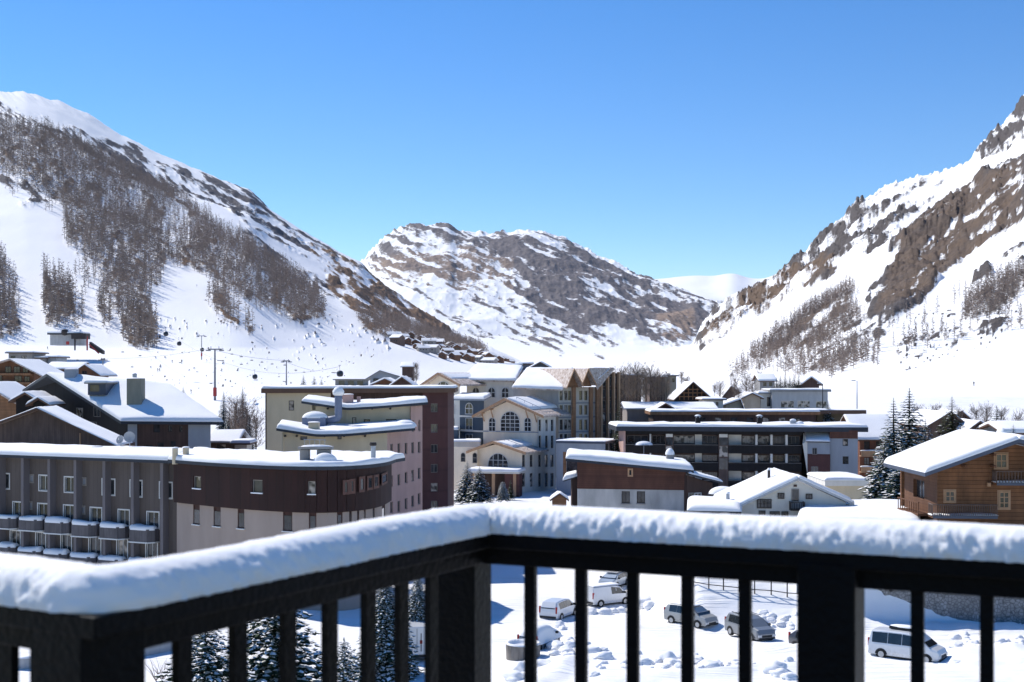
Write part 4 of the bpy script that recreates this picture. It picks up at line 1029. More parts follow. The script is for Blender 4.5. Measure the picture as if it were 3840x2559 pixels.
# main body to the right of the upper gable (side facade continuing back)
m2 = Fac(XY(2080, 243), XY(2140, 246)); 
hs = [m2.rect(x-8, y0, x+8, y1) for x in (2100, 2123) for y0, y1 in ((1468,1500),(1514,1560),(1576,1614),(1632,1660),(1664,1700))]
ztm = m2.z_(2, 1460)
mf = Fac(XY(1925, 252), XY(2095, 247)); mf.wall(t, LCONC, 0, mf.L, 5, mf.z_(4, 1452), ())
# tower facade with the timber columns and three sharp gables
tf = Fac(XY(2094, 247), XY(2240, 252))
cols = [2105, 2122, 2136, 2178, 2197]
hs = [tf.rect(x-6, y0, x+6, y1) for x in cols for y0, y1 in ((1466,1502),(1520,1556),(1574,1613),(1628,1655))]
tf.windows(t, WHITE, 0, tf.L, zb, tf.z_(4, 1452), hs, FRG, wname='tower_wall', mull=0, bars=1)
mb = MB()
for y in (1512, 1565, 1620): z = tf.z_(4, y); tf.boxm(mb, 0, tf.L, z-.12, z+.12, 0, .15)
mb.build('string_course', BGREY, t)
cm = Fac(XY(2130, 243.5), XY(2260, 247.5))
for x0, x1 in ((2148, 2160), (2213, 2224), (2238, 2249)):
    a, b = cm.s_(x0), cm.s_(x1); mb = MB(); cm.boxm(mb, a, b, -2, cm.z_(a, 1452), -.5, 0); mb.build('timber_column', OAK, t)
dk_ = Fac(XY(2247, 250), XY(2318, 254)); dz = dk_.z_(2, 1400)
hs = [dk_.rect(x0, y0, x1, y1) for x0, x1 in ((2254, 2272), (2280, 2294), (2300, 2312)) for y0, y1 in ((1412,1450),(1460,1492),(1502,1535),(1548,1580),(1592,1625))]
dk_.windows(t, BRD, 0, dk_.L, zb, dz, hs, FRG, wname='timber_wing_wall', mull=0)
mb = MB()
for x in (2250, 2275, 2297, 2316): a = dk_.s_(x); dk_.boxm(mb, a-.2, a+.2, -2, dz + (.2), .02, .5)
mb.build('timber_pilaster', TRIM, t)
mb = MB(); b = dk_.p(dk_.L, 0); mb.quad((b.x, b.y, -3), (b.x-.3, b.y+14, -3), (b.x-.3, b.y+14, dz), (b.x, b.y, dz)); mb.build('rear_wall', BRD, t)
def sharp(x0, xp, x1, ye, yp, d, depth, sd):
    fc = Fac(XY(x0, d), XY(x1, d + (x1-x0)*.02)); z0, z1 = fc.z_(fc.L/2, ye), fc.z_(fc.L/2, yp); s_ = fc.s_(xp)
    poly_wall(t, fc, OAK, [(.4, z0 + .4), (s_, z1 - .5), (fc.L - .4, z0 + .4)], 'timber_gable', off=-1.4)
    gable_roof(t, fc, .6, fc.L - .6, z0 + (z1-z0)*.6/(s_), z1 - .3, depth, .0, .6, sd=sd, sp=s_, T=.22, slab=.22, cover=(.25, .8), left_snow=False)
sharp(2126, 2154, 2188, 1462, 1382, 243, 16, 71); sharp(2180, 2207, 2238, 1458, 1382, 245, 16, 74)
gx = Fac(XY(2213, 247), XY(2240, 248)); mb = MB()
tp = [P(2207, 1382, 246), P(2302, 1382, 258), P(2300, 1392, 262)]
mb.slab([P(2240, 1458, 246.5), P(2304, 1380, 253), P(2290, 1378, 262), P(2208, 1380, 262), P(2210, 1381, 246)], .3); ro = mb.build('roof', TAN, t)
snow_loft(ro, [P(2238, 1425, 247.2), P(2288, 1383, 251.5)], [P(2214, 1383, 249), P(2280, 1379, 258)], .15, 77, r=.3)
# long roofs behind
def low_roof(pts, T, sd, mat=TAN, slab=.3, **k):
    mb = MB(); mb.slab(pts, slab); ro = mb.build('roof', mat, t); snow_loft(ro, [pts[0], pts[1]], [pts[3], pts[2]], T, sd, **k); return ro
low_roof([P(1921, 1453, 246), P(2110, 1461, 244), P(2150, 1385, 256), P(1975, 1385, 262)], .45, 81)
low_roof([P(1728, 1424, 258), P(1935, 1428, 254), P(1960, 1378, 268), P(1790, 1368, 274)], .5, 82)
lf = Fac(XY(1750, 259), XY(1925, 255)); lf.wall(t, WHITE, 0, lf.L, 5, lf.z_(3, 1427), ())
for x in (1785, 1844, 1895): arch_window(t, lf, *lf.rect(x-12, 1455, x+12, 1490), FRW, mull=1, bars=1)
# slate wing at the left
wf = Fac(XY(1724, 246), XY(1815, 242)); wz = wf.z_(2, 1496)
wf.wall(t, NAVY, 0, wf.L, zb, wz, ())
for y0, y1, ar in ((1513,1552,1),(1568,1612,0),(1628,1655,0)):
    r_ = wf.rect(1747, y0, 1773, y1)
    if ar: arch_window(t, wf, *r_, FRW, mull=1, bars=1)
    else: wf.window(t, r_, FRW, reveal=-.05, mull=1, bars=0)
mb = MB()
for y in (1562, 1616): z = wf.z_(2, y); wf.boxm(mb, 0, wf.L, z-.15, z+.15, 0, .15)
mb.build('string_course', WHITE, t)
a, b = wf.p(-.6, wz, 1), wf.p(wf.L + 1, wz, 1); low_roof([a, b, b + Vector((1, 10, .4)), a + Vector((1, 10, .4))], .6, 83, mat=BGREY)
# white wing + top left gable
gf = Fac(XY(1583+25, 258), XY(1724, 253)); ze = gf.z_(2, 1438); zp = gf.z_(2, 1404); sp_ = gf.s_(1650+8)
gable(t, gf, 0, gf.L, 4, ze, zp, CREAM_LIT, sp_); arch_window(t, gf, *gf.rect(1634, 1432, 1692, 1475), FRW, mull=2, bars=1)
gable_roof(t, gf, 0, gf.L, ze, zp, 12, 1.3, 1.2, sd=85, sp=sp_, T=.2, cover=(.5, .9), left_snow=False)
vf = Fac(XY(1681, 250), XY(1724, 248)); vf.wall(t, WHITE, 0, vf.L, zb, vf.z_(1, 1480), ())
for y0, y1, ar in ((1515,1552,1),(1570,1600,0)):
    r_ = vf.rect(1688, y0, 1704, y1); arch_window(t, vf, *r_, FRW, mull=1, bars=1) if ar else vf.window(t, r_, FRG, reveal=-.05)
for (x0, x1, yt, yb, d, sn) in ((1683, 1716, 1613, 1700, 240, .5), (1692, 1800, 1658, 1700, 236, .35)):
    a, b = P(x0, yt, d), P(x1, yt, d); mb = MB(); mb.box(a.x, b.x, d, d + 6, -3, a.z); o = mb.build('terrace_block', WHITE if x1 > 1750 else NAVY, t)
    snow_loft(o, [Vector((a.x, d, a.z)), Vector((b.x, d, a.z))], [Vector((a.x, d+6, a.z)), Vector((b.x, d+6, a.z))], sn, 88)
ef = Fac(XY(1683, 234), XY(1790, 232)); ef.wall(t, CREAM_LIT, 0, ef.L, zb, ef.z_(2, 1676), ())
for x, y0, y1 in ((1690, 1705, 1748), (1737, 1700, 1730), (1781, 1700, 1735), (1690, 1758, 1782)): arch_window(t, ef, *ef.rect(x-7, y0, x+7, y1), FRG, mull=0, bars=1, surround=.05)
# body so that nothing is open from another side
mb = MB(); mb.box(XY(1700,250)[0], XY(2230,258)[0], 262, 285, -3, 14); mb.build('rear_wing', WHITE, t)

t = thing('annex_building', 'low blue grey flat roofed block beside the hotel, half in shade', 'building', (14, 232, -2))
f = Fac(XY(2086, 229), XY(2270, 226)); z1 = f.z_(2, 1655); mb = MB()
mb.prism([f.A[:], f.B[:], (f.B[0]+.5, f.B[1]+9), (f.A[0]+.3, f.A[1]+9)], -3, z1 - .01)
o = mb.build('wall', BGREY, t); snow_loft(o, [f.p(0, z1, 0), f.p(f.L, z1, 0)], [f.p(0, z1, -9), f.p(f.L, z1, -9)], .2, 91, r=.3)
for x0, x1, m_ in ((2112, 2124, OAK), (2126, 2170, GLASS)):
    r_ = f.rect(x0, 1695, x1, 1790); mb = MB(); f.boxm(mb, r_[0], r_[1], r_[2], r_[3], .0, .06); mb.build('door_panel', m_, t)
mb = MB(); f.boxm(mb, -.05, f.L+.05, z1-.35, z1+.02, -9, .12); mb.build('parapet', BLUEG, t)

# ------------------------------------------------------------------ 8 brown and white mono pitch house
t = thing('mono_pitch_house', 'house with brown boards over white plaster under a thick sloping slab of snow', 'house', (10, 154, -2))
f = Fac(XY(2165, 150), XY(2572, 148)); zl, zr = f.z_(0, 1730), f.z_(f.L, 1768); zm = f.z_(6, 1836)
poly_wall(t, f, BRH, [(0, zm), (f.L, zm), (f.L, zr), (0, zl)], 'timber_wall', off=.06, thick=.06)
hs = [f.rect(2331,1843,2362,1888), f.rect(2388,1843,2419,1888)]
f.windows(t, DIRTY, 0, f.L, -3, zm, hs, FRD, mull=1, sill=CONC)
f.window(t, f.rect(2354,1757,2374,1788), TRIM, reveal=-.08, mull=0, fw=.18, off=.0)
mb = MB(); bk = [(f.B[0]+.8, f.B[1]+10), (f.A[0]+.5, f.A[1]+10)]
mb.quad((*f.B, -3), (*bk[0], -3), (*bk[0], zr), (*f.B, zr)); mb.quad((*bk[1], -3), (*f.A, -3), (*f.A, zl), (*bk[1], zl)); mb.quad((*bk[0], -3), (*bk[1], -3), (*bk[1], zl), (*bk[0], zr)); mb.build('side_wall', BRD, t)
k = (zr - zl) / f.L
a, b = f.p(-1.2, zl + .25 - k*1.2, .9), f.p(f.L + .9, zr + .25 + k*.9, .9); dv = Vector((.6, 11.4, 0))
mb = MB(); mb.slab([a, b, b + dv, a + dv], .3); ro = mb.build('roof', ROOFD, t); snow_loft(ro, [a, b], [a + dv, b + dv], .62, 95, step=.7, r=.5, grow=.02, lump=.14)
chimney(t, 2500, 2528, 1706, 1750, 154, CONC, dy=.8, snow=.75)
a, b = P(2113, 1802, 151), P(2166, 1786, 151); mb = MB(); mb.slab([a, b, b + Vector((.3, 4, 0)), a + Vector((.3, 4, 0))], .15); o = mb.build('porch_roof', ROOFD, t)
snow_loft(o, [a, b], [a + Vector((.3, 4, 0)), b + Vector((.3, 4, 0))], .5, 96, step=.4)
mb = MB(); mb.box(P(2145,1800,151).x, P(2166,1800,151).x, 151.3, 154, -3, b.z-.3); mb.build('porch_wall', BRD, t)
g = Fac(XY(2576, 147.5), XY(2672, 149)); za, zb_ = g.z_(0, 1782), g.z_(g.L, 1812)
poly_wall(t, g, BRD, [(0, -3), (g.L, -3), (g.L, zb_), (0, za)], 'lean_to_wall', thick=3.)
g.window(t, g.rect(2602, 1848, 2628, 1874), FRW, reveal=-.08, mull=1, bars=1); g.window(t, g.rect(2580, 1848, 2599, 1872), FRG, gm=CURT, reveal=-.08, mull=1)
a, b = g.p(-.1, za + .2, .7), g.p(g.L + .8, zb_ + .15, .7); mb = MB(); mb.slab([a, b, b + Vector((0, 5, 0)), a + Vector((0, 5, 0))], .2); o = mb.build('lean_to_roof', ROOFD, t)
snow_loft(o, [a, b], [a + Vector((0, 5, 0)), b + Vector((0, 5, 0))], .28, 97, step=.5)

# ------------------------------------------------------------------ 9 long dark balcony apartments
t = thing('balcony_apartments', 'long dark apartment building with black balcony bands and a flat snowy roof', 'building', (25, 226, -2))
f = Fac(XY(2345, 222), XY(3008, 219)); ZR = 10.9; LD_ = [P(2311, 1600, 220.5), P(3256, 1612, 216.5)]
zr = LD_[0].z
fl = [(1628, 1669), (1700, 1735), (1765, 1802), (1830, 1870)]
rec = 1.7
MIX = [(2352,2430,'g'),(2436,2442,'w'),(2446,2492,'g'),(2526,2604,'c'),(2606,2632,'w'),(2634,2690,'g'),(2732,2780,'w'),(2784,2828,'c'),(2830,2838,'w'),(2842,2884,'c'),(2886,2894,'w'),(2896,2940,'g'),(2942,2950,'w'),(2954,2998,'g')]
back = Fac(f.p(0, 0, -rec)[:2], f.p(f.L, 0, -rec)[:2])
for k, (y0, y1) in enumerate(fl):
    zt_, zb_ = f.z_(8, y0), f.z_(8, y1)
    hs = []; 
    for x0, x1, kd in MIX:
        a, b = back.s_(x0), back.s_(x1)
        if kd == 'w': mb = MB(); back.boxm(mb, a, b, zb_, zt_, 0.01, rec - .05 if b - a < .5 else .15); mb.build('partition', WHITE, t)
        else: hs.append((a, b, zb_ + .15, zt_ - .35, kd))
    back.wall(t, BRD, 0, back.L, zb_ - .02, zt_ + .02, hs)
    for h in hs: back.window(t, h, FRG, gm=CURT if h[4] == 'c' else None, mull=2, fw=.06)
par_ = [(1669, 1700), (1735, 1765), (1802, 1832)]
for y0, y1 in par_:
    zt_, zb_ = f.z_(8, y0), f.z_(8, y1)
    for x0, x1 in ((2345, 2494), (2526, 2694), (2732, 3006)):
        mb = MB(); f.boxm(mb, f.s_(x0), f.s_(x1), zb_, zt_, -rec, -rec + .02); f.boxm(mb, f.s_(x0), f.s_(x1), zb_, zb_ + .25, -rec, 0)
        f.boxm(mb, f.s_(x0), f.s_(x1), zb_ + .25, zt_, -.12, 0); o = mb.build('balcony', DKB, t)
        k = MB(); f.boxm(k, f.s_(x0), f.s_(x1), zt_, zt_ + .06, -.16, .04); k.build('handrail', FRG, o)
for x0, x1 in ((2495, 2525), (2695, 2731)):
    a, b = f.s_(x0), f.s_(x1); mb = MB(); f.boxm(mb, a, b, -3, f.z_(8, 1624), -rec, -.1); o = mb.build('stair_column', BRN, t)
    for y0, y1, m_ in ((1628, 1640, WHITE), (1642, 1670, GLASS), (1674, 1712, CURT), (1718, 1760, GLASS)):
        k = MB(); f.boxm(k, a+.1, b-.1, f.z_(8, y1), f.z_(8, y0), -.1, -.04); k.build('stair_panel', m_, o)
mb = MB(); f.boxm(mb, 0, f.L, f.z_(8, 1630), zr - .5, -rec, -.05); mb.build('top_fascia', DKB, t)
mb = MB(); e = Fac(XY(2337, 222), XY(2345, 222)); e.boxm(mb, 0, e.L, -3, zr - .5, -10, .3); mb.build('end_wall', PINK, t)
# right end: slanted stair, grey block, white gable end
w1 = Fac(XY(3010, 218.4), XY(3112, 217)); zt_ = w1.z_(2, 1655)
mb = MB(); w1.boxm(mb, w1.s_(3028), w1.L, w1.z_(2, 1703), zt_, -6, 0); mb.build('stair_block', BGREY, t)
mb = MB(); w1.boxm(mb, w1.s_(3028), w1.L, -3, w1.z_(2, 1703) - .003, -6, 0); mb.build('stair_block_base', MAROON, t)
w1.window(t, w1.rect(3046, 1680, 3064, 1705), FRG, reveal=-.06, gm=GLASS); w1.window(t, w1.rect(3042, 1750, 3068, 1777), FRG, reveal=-.06)
q = [w1.p(w1.s_(3024), zt_ + .02, .4), w1.p(w1.L, zt_ + .02, .4), w1.p(w1.s_(3100), zt_ + 1.75, -4), w1.p(w1.s_(3008), zt_ + 1.75, -4)]
mb = MB(); mb.slab(q, .2); o = mb.build('stair_roof', ROOFD, t); snow_loft(o, [q[0], q[1]], [q[3], q[2]], .3, 101, step=.5)
mb = MB(); mb.mesh([w1.p(w1.s_(3010), w1.z_(1, 1665), .1), w1.p(w1.s_(3028), w1.z_(1, 1780), .1), w1.p(w1.s_(3028), w1.z_(1, 1655), .1), w1.p(w1.s_(3008), w1.z_(1, 1625), -2)], [(0, 1, 2, 3)]); mb.build('stair_side', WHITE, t)
w2 = Fac(XY(3112, 217.6), XY(3217, 216.6)); zb2 = w2.z_(2, 1645)
w2.windows(t, BGREY, 0, w2.L, -3, zb2, [w2.rect(3160, 1647, 3180, 1673), w2.rect(3160, 1712, 3182, 1741)], FRD, wname='end_wall', mull=1)
mb = MB(); w2.boxm(mb, 0, w2.L, zb2, zr - .5, -8, .12); mb.build('timber_band', BRH, t)
mb = MB(); w2.boxm(mb, w2.L - .05, w2.L, -3, zb2, -12, -.001); mb.build('side_wall', WHITE, t)
mb = MB(); mb.box(f.A[0], w2.B[0] - .2, 229, 231, -3, zr - .5); mb.build('rear_wall', BRD, t)
R_ = [LD_[0], Vector((LD_[1].x, LD_[1].y, zr)), Vector((LD_[1].x + .5, 231, zr)), Vector((LD_[0].x - .5, 232, zr))]
mb = MB(); mb.slab(R_, .75); ro = mb.build('roof', ROOFD, t); snow_loft(ro, [R_[0], R_[1]], [R_[3], R_[2]], .38, 102, step=1.3, r=.35, grow=-.03, lump=.2)
for px in (2610, 2841): chimney(t, px, px + 17, 1568, 1604, 222, DKB, dy=.9, snow=.2, cap=METAL)
chimney(t, 2965, 2985, 1578, 1602, 221, METAL, dy=.7, snow=.3); dome(t, (P(3000, 1595, 221).x, 221, zr + .3), .7, .6, .6, 'snow_mound')

# ------------------------------------------------------------------ 10 white gable house
t = thing('white_chalet', 'small white gabled house with a steep snowy roof and a little dark balcony', 'house', (26, 128, -2))
f = Fac(XY(2778, 124), XY(3172, 123.5)); sp_ = f.s_(2991); zp = f.z_(sp_, 1803); ze0 = f.z_(0, 1900); ze1 = f.z_(f.L, 1884)
poly_wall(t, f, WHITE, [(0, -3), (f.L, -3), (f.L, ze1), (sp_, zp), (0, ze0)], 'gable_wall')
oh = .6; pk = f.p(sp_, zp + .3, oh); l = f.p(-.6, ze0 - .05, oh); r = f.p(f.L + .5, ze1 + .05, oh)
rb = P(2893, 1772, 133); dv = Vector((rb.x, rb.y, pk.z)) - pk; lb = l + dv; 
for a, b, sd, gg in ((l, pk, 111, 0), (pk, r, 112, 0)):
    mb = MB(); mb.slab([a, b, b + dv, a + dv], .2); ro = mb.build('roof', METAL, t); snow_loft(ro, [a, b], [a + dv, b + dv], .34, sd, step=.7, r=.3, grow=.0, lump=.07)
for q in ((2916,1849,2941,1871),(3021,1852,3046,1872),(2845,1915,2870,1932),(2886,1918,2924,1938),(2930,1918,2956,1938)): f.window(t, f.rect(*q), FRD, gm=GLASS, reveal=-.06, mull=1)
o = f.window(t, f.rect(2838,1872,2893,1907), FRD, gm=GLASS, reveal=-.06, mull=3, bars=1)
f.window(t, f.rect(2968,1834,2996,1882), FRG, gm=GLASS, reveal=-.06, mull=0, name='balcony_door')
mb = MB(); a, b, c, d = f.rect(2959,1880,3012,1912); f.boxm(mb, a, b, c, c+.12, 0, 1.1)
for k in range(9): s0 = a + (b-a-.08)*k/8; f.boxm(mb, s0, s0+.07, c, d, 1.0, 1.06)
f.boxm(mb, a, b, d-.08, d, .98, 1.08); f.boxm(mb, a, a+.06, c, d, 0, 1.05); f.boxm(mb, b-.06, b, c, d, 0, 1.05); mb.build('balcony', FRD, t)
mb = MB(); q = f.rect(2976, 1818, 2988, 1826); f.boxm(mb, *q, 0, .08); mb.build('gable_vent', BRD, t)
chimney(t, 2879, 2890, 1764, 1800, 128, FRD, dy=.3, snow=.22, round_=True); chimney(t, 2724, 2738, 1852, 1888, 126, METAL, dy=.4, snow=.2, round_=True)
mb = MB(); x1 = f.B[0]; mb.quad((f.B[0], f.B[1], -3), (f.B[0]+dv.x, f.B[1]+dv.y, -3), (f.B[0]+dv.x, f.B[1]+dv.y, ze1), (f.B[0], f.B[1], ze1)); mb.quad((f.A[0]+dv.x, f.A[1]+dv.y, -3), (f.A[0], f.A[1], -3), (f.A[0], f.A[1], ze0), (f.A[0]+dv.x, f.A[1]+dv.y, ze0)); mb.build('side_wall', WHITE, t)
chimney(t, 3186, 3204, 1882, 1905, 123, WHITE, dy=.5, snow=.15)

t = thing('low_roofed_shed', 'low shed with a smooth rounded snow roof beside the white chalet', 'shed', (17, 126, -2))
q = [P(2580, 1915, 121), P(2778, 1921, 120), P(2782, 1870, 129), P(2582, 1872, 131)]; zz = q[0].z
q = [Vector((p.x, p.y, zz)) for p in q]
mb = MB(); mb.prism([p[:2] for p in q], -3, zz - .2); mb.build('wall', BRD, t); mb = MB(); mb.slab([p + Vector((0, 0, 0)) for p in q], .18); o = mb.build('roof', ROOFD, t); snow_loft(o, [q[0], q[1]], [q[3], q[2]], .55, 115, r=.7)

t = thing('garage_block', 'plain pale garage block with a flat snowy roof right of the white chalet', 'garage', (42, 172, -2))
a, b = P(3100, 1822, 168), P(3250, 1822, 168); mb = MB(); mb.box(a.x, b.x, 168, 177, -3, a.z); mb.build('wall', BEIGE, t)
mb = MB(); c, d = P(3094, 1822, 167.5), P(3258, 1822, 167.5); mb.box(c.x, d.x, 167.5, 177.5, a.z+.002, a.z+.7); o = mb.build('roof', WHITE, t)
snow_loft(o, [Vector((c.x, 167.5, a.z+.7)), Vector((d.x, 167.5, a.z+.7))], [Vector((c.x, 177.5, a.z+.7)), Vector((d.x, 177.5, a.z+.7))], .35, 116)

t = thing('snow_buried_garage', 'broad flat roof buried in smooth snow just beyond the railing on the right', 'garage', (30, 120, 2))
q = [P(2987, 1962, 113), P(3450, 1965, 112), P(3440, 1901, 130), P(3010, 1904, 129)]; zz = q[0].z; q = [Vector((p.x, p.y, zz)) for p in q]
mb = MB(); mb.prism([p[:2] for p in q], -3, zz - .2); mb.build('wall', LCONC, t); mb = MB(); mb.slab(q, .2); o = mb.build('roof', ROOFD, t); snow_loft(o, [q[0], q[1]], [q[3], q[2]], .5, 117, r=.8, lump=.1)

# ------------------------------------------------------------------ 11 honey coloured log chalet
t = thing('log_chalet', 'honey coloured log chalet with railed balconies and a deep snowy roof, far right', 'house', (42, 120, 2))
f = Fac(XY(3515, 114), (52.2, 113)); E1 = P(3469, 1774, 110.8); E0 = P(3313, 1740, 123); E0.z = E1.z
R1 = P(3822, 1647, 110); R0 = P(3600, 1633, 123.6); R0.z = R1.z
mb = MB(); mb.slab([E1, R1, R0, E0], .32); ro = mb.build('roof', BLUEG, t); snow_loft(ro, [E1, R1], [E0, R0], .42, 121, step=.6, r=.4, grow=.0, lump=.08)
RR = Vector((53.4, 110, E1.z + .2)); RR0 = Vector((52.8, 123.6, RR.z)); mb = MB(); mb.slab([R1, RR, RR0, R0], .32); ro = mb.build('roof', BLUEG, t); snow_loft(ro, [R1, RR], [R0, RR0], .42, 122, step=.8, r=.4, grow=.0, lump=.08)
def rz_(s0): # roof underside height on facade
    x = f.p(s0, 0).x; return (E1.z + (R1.z - E1.z) * (x - E1.x) / (R1.x - E1.x) if x < R1.x else R1.z - (R1.z - RR.z) * (x - R1.x) / (RR.x - R1.x)) - .38
sr = f.s_(3822 + 60); pts = [(0, -3), (f.L, -3), (f.L, rz_(f.L)), (R1.x - f.A.x, rz_(R1.x - f.A.x)), (0, rz_(0))]
poly_wall(t, f, LOG, pts, 'gable_wall')
sf = Fac(XY(3392, 121.8), XY(3515, 114)); sf.wall(t, LOGD, 0, sf.L, -3, E1.z - .1, [sf.rect(3425, 1800, 3466, 1868)], .3); sf.window(t, sf.rect(3425, 1800, 3466, 1868), LOGD, gm=GLASS, reveal=.3, mull=1)
mb = MB()
for px in (3380,): s0 = sf.s_(px); sf.boxm(mb, s0 - .15, s0 + .15, -2, E1.z - .2, .0 if px > 3400 else -.3, .35 if px > 3400 else .05)
mb.build('corner_post', LOG, t)
for q, nm in (((3732,1702,3776,1756),'window'),((3543,1841,3580,1882),'window'),((3745,1844,3784,1907),'door')): f.window(t, f.rect(*q), TRIM, gm=GLASS, reveal=-.09, mull=1, bars=1 if nm == 'window' else 2, fw=.1, name=nm, surround=.12)
def balcony(fac, a, b, zf, zt_, dep, nb, par=t, mat=LOGD, left=True):
    mb = MB(); fac.boxm(mb, a, b, zf - .22, zf, 0, dep); o = mb.build('balcony', LOGD, par)
    k = MB(); fac.boxm(k, a + .02, b - .02, zf - .24 , zf - .02, dep, dep + .04); k.build('balcony_fascia', BLUEG, o)
    k = MB()
    for i in range(nb + 1): s0 = a + (b - a - .07) * i / nb; fac.boxm(k, s0, s0 + .06, zf, zt_ - .06, dep - .1, dep - .05)
    fac.boxm(k, a, b, zt_ - .08, zt_, dep - .14, dep - .0)
    if left:
        for i in range(5): fac.boxm(k, a, a + .05, zf, zt_ - .06, dep * i / 5, dep * i / 5 + .06)
        fac.boxm(k, a - .02, a + .08, zt_ - .08, zt_, 0, dep - .14)
    k.build('balustrade', mat, o)
    snow_loft(o, [fac.p(a, zf, dep - .2), fac.p(b, zf, dep - .2)], [fac.p(a, zf, .2), fac.p(b, zf, .2)], .14, 9, step=.6, r=.2, name='balcony_snow')
c = f.rect(3720, 1763, 3838, 1806); balcony(f, c[0], f.L, c[2], c[3], 1.3, 44, mat=BRN)
c = f.rect(3481, 1886, 3722, 1928); balcony(f, c[0], c[1], c[2], c[3], 1.5, 30, mat=BRN)
c2 = sf.rect(3418, 1874, 3500, 1916); k = MB(); sf.boxm(k, c2[0], c2[1]-.2, c2[2] - .2, c2[2], 0, 1.3)
for i in range(10): s0 = c2[0] + (c2[1]-.3-c2[0])*i/9; sf.boxm(k, s0, s0+.06, c2[2], c2[3], 1.2, 1.26)
sf.boxm(k, c2[0], c2[1]-.2, c2[3]-.08, c2[3], 1.16, 1.3); k.build('side_balcony', LOGD, t)
chimney(t, 3750, 3776, 1628, 1660, 116, CONC, dy=1.0, snow=.55)
mb = MB(); q = f.rect(3700, 1810, 3712, 1824); f.boxm(mb, *q, 0, .3); mb.build('wall_lamp', TRIM, t)
mb = MB()
for z in (13.2, 12.2): 
    for s0 in (2.0, 4.4): f.boxm(mb, s0, s0+.2, z-.2, z, .0, 1.2)
mb.build('purlin_ends', LOGD, t)
# ------------------------------------------------------------------ village houses further back
def hit(px, py, d0=30., d1=700.):
    """point of the ground seen at a picture position"""
    ds = np.geomspace(d0, d1, 1500); x = (px - CX) / F * ds; z = CZ - (py - HY) / F * ds
    below = np.nonzero(z < gz_np(x, ds))[0]; i = below[0] if len(below) else -1
    return Vector((x[i], ds[i], gz(x[i], ds[i])))

def gable_house(name, label, cat, x0, x1, yb, ye, yp, d, depth, wm, rm=None, xp=None, T=.35, oh=.8, oe=.8, wins=(), skew=0., balc=(), fm=None, group=None, trim=None, snow=True, sd=0, deep=4):
    """gable end towards the camera"""
    f = Fac(XY(x0, d), XY(x1, d + skew)); zb = f.z_(f.L/2, yb); ze, zp = f.z_(f.L/2, ye), f.z_(f.L/2, yp); sp = f.L/2 if xp is None else f.s_(xp)
    c = f.p(f.L/2, zb, -depth/2); t = thing(name, label, cat, c, group)
    poly_wall(t, f, wm, [(0, zb - deep), (f.L, zb - deep), (f.L, ze), (sp, zp), (0, ze)], 'wall')
    mb = MB(); a, b = f.p(0, 0), f.p(f.L, 0); n = f.n * -depth; a2, b2 = a + Vector((n.x, n.y, 0)), b + Vector((n.x, n.y, 0))
    for p, q in ((b, b2), (b2, a2), (a2, a)): mb.quad((p.x, p.y, zb-deep), (q.x, q.y, zb-deep), (q.x, q.y, ze), (p.x, p.y, ze))
    mb.mesh([(b2.x, b2.y, ze), (a2.x, a2.y, ze), f.p(sp, zp, -depth)], [(0, 1, 2)]); mb.build('rear_wall', wm, t)
    k0 = (zp-ze)/sp; k1 = (zp-ze)/(f.L-sp); B3 = Vector((n.x, n.y, 0)) * (1 + 2*oh/depth)
    pk, l, r = f.p(sp, zp+.25, oh), f.p(-oe, ze-k0*oe+.25, oh), f.p(f.L+oe, ze-k1*oe+.25, oh)
    for i, (p, q) in enumerate(((l, pk), (pk, r))):
        mb = MB(); mb.slab([p, q, q + B3, p + B3], .25); ro = mb.build('roof', rm or ROOFB, t)
        if snow: snow_loft(ro, [p, q], [p + B3, q + B3], T, sd + i + x0 * .01, step=1.5, r=.4, grow=0, lump=.12)
    for w_ in wins: f.window(t, f.rect(*w_), fm or FRD, gm=GLASS, reveal=-.06, mull=1, fw=.08)
    for (bx0, bx1, by0, by1) in balc:
        q = f.rect(bx0, by0, bx1, by1); mb = MB(); f.boxm(mb, q[0], q[1], q[2], q[2]+.2, 0, 1.2); f.boxm(mb, q[0], q[1], q[2]+.2, q[3], 1.1, 1.2); mb.build('balcony', trim or BRN, t)
    return t, f
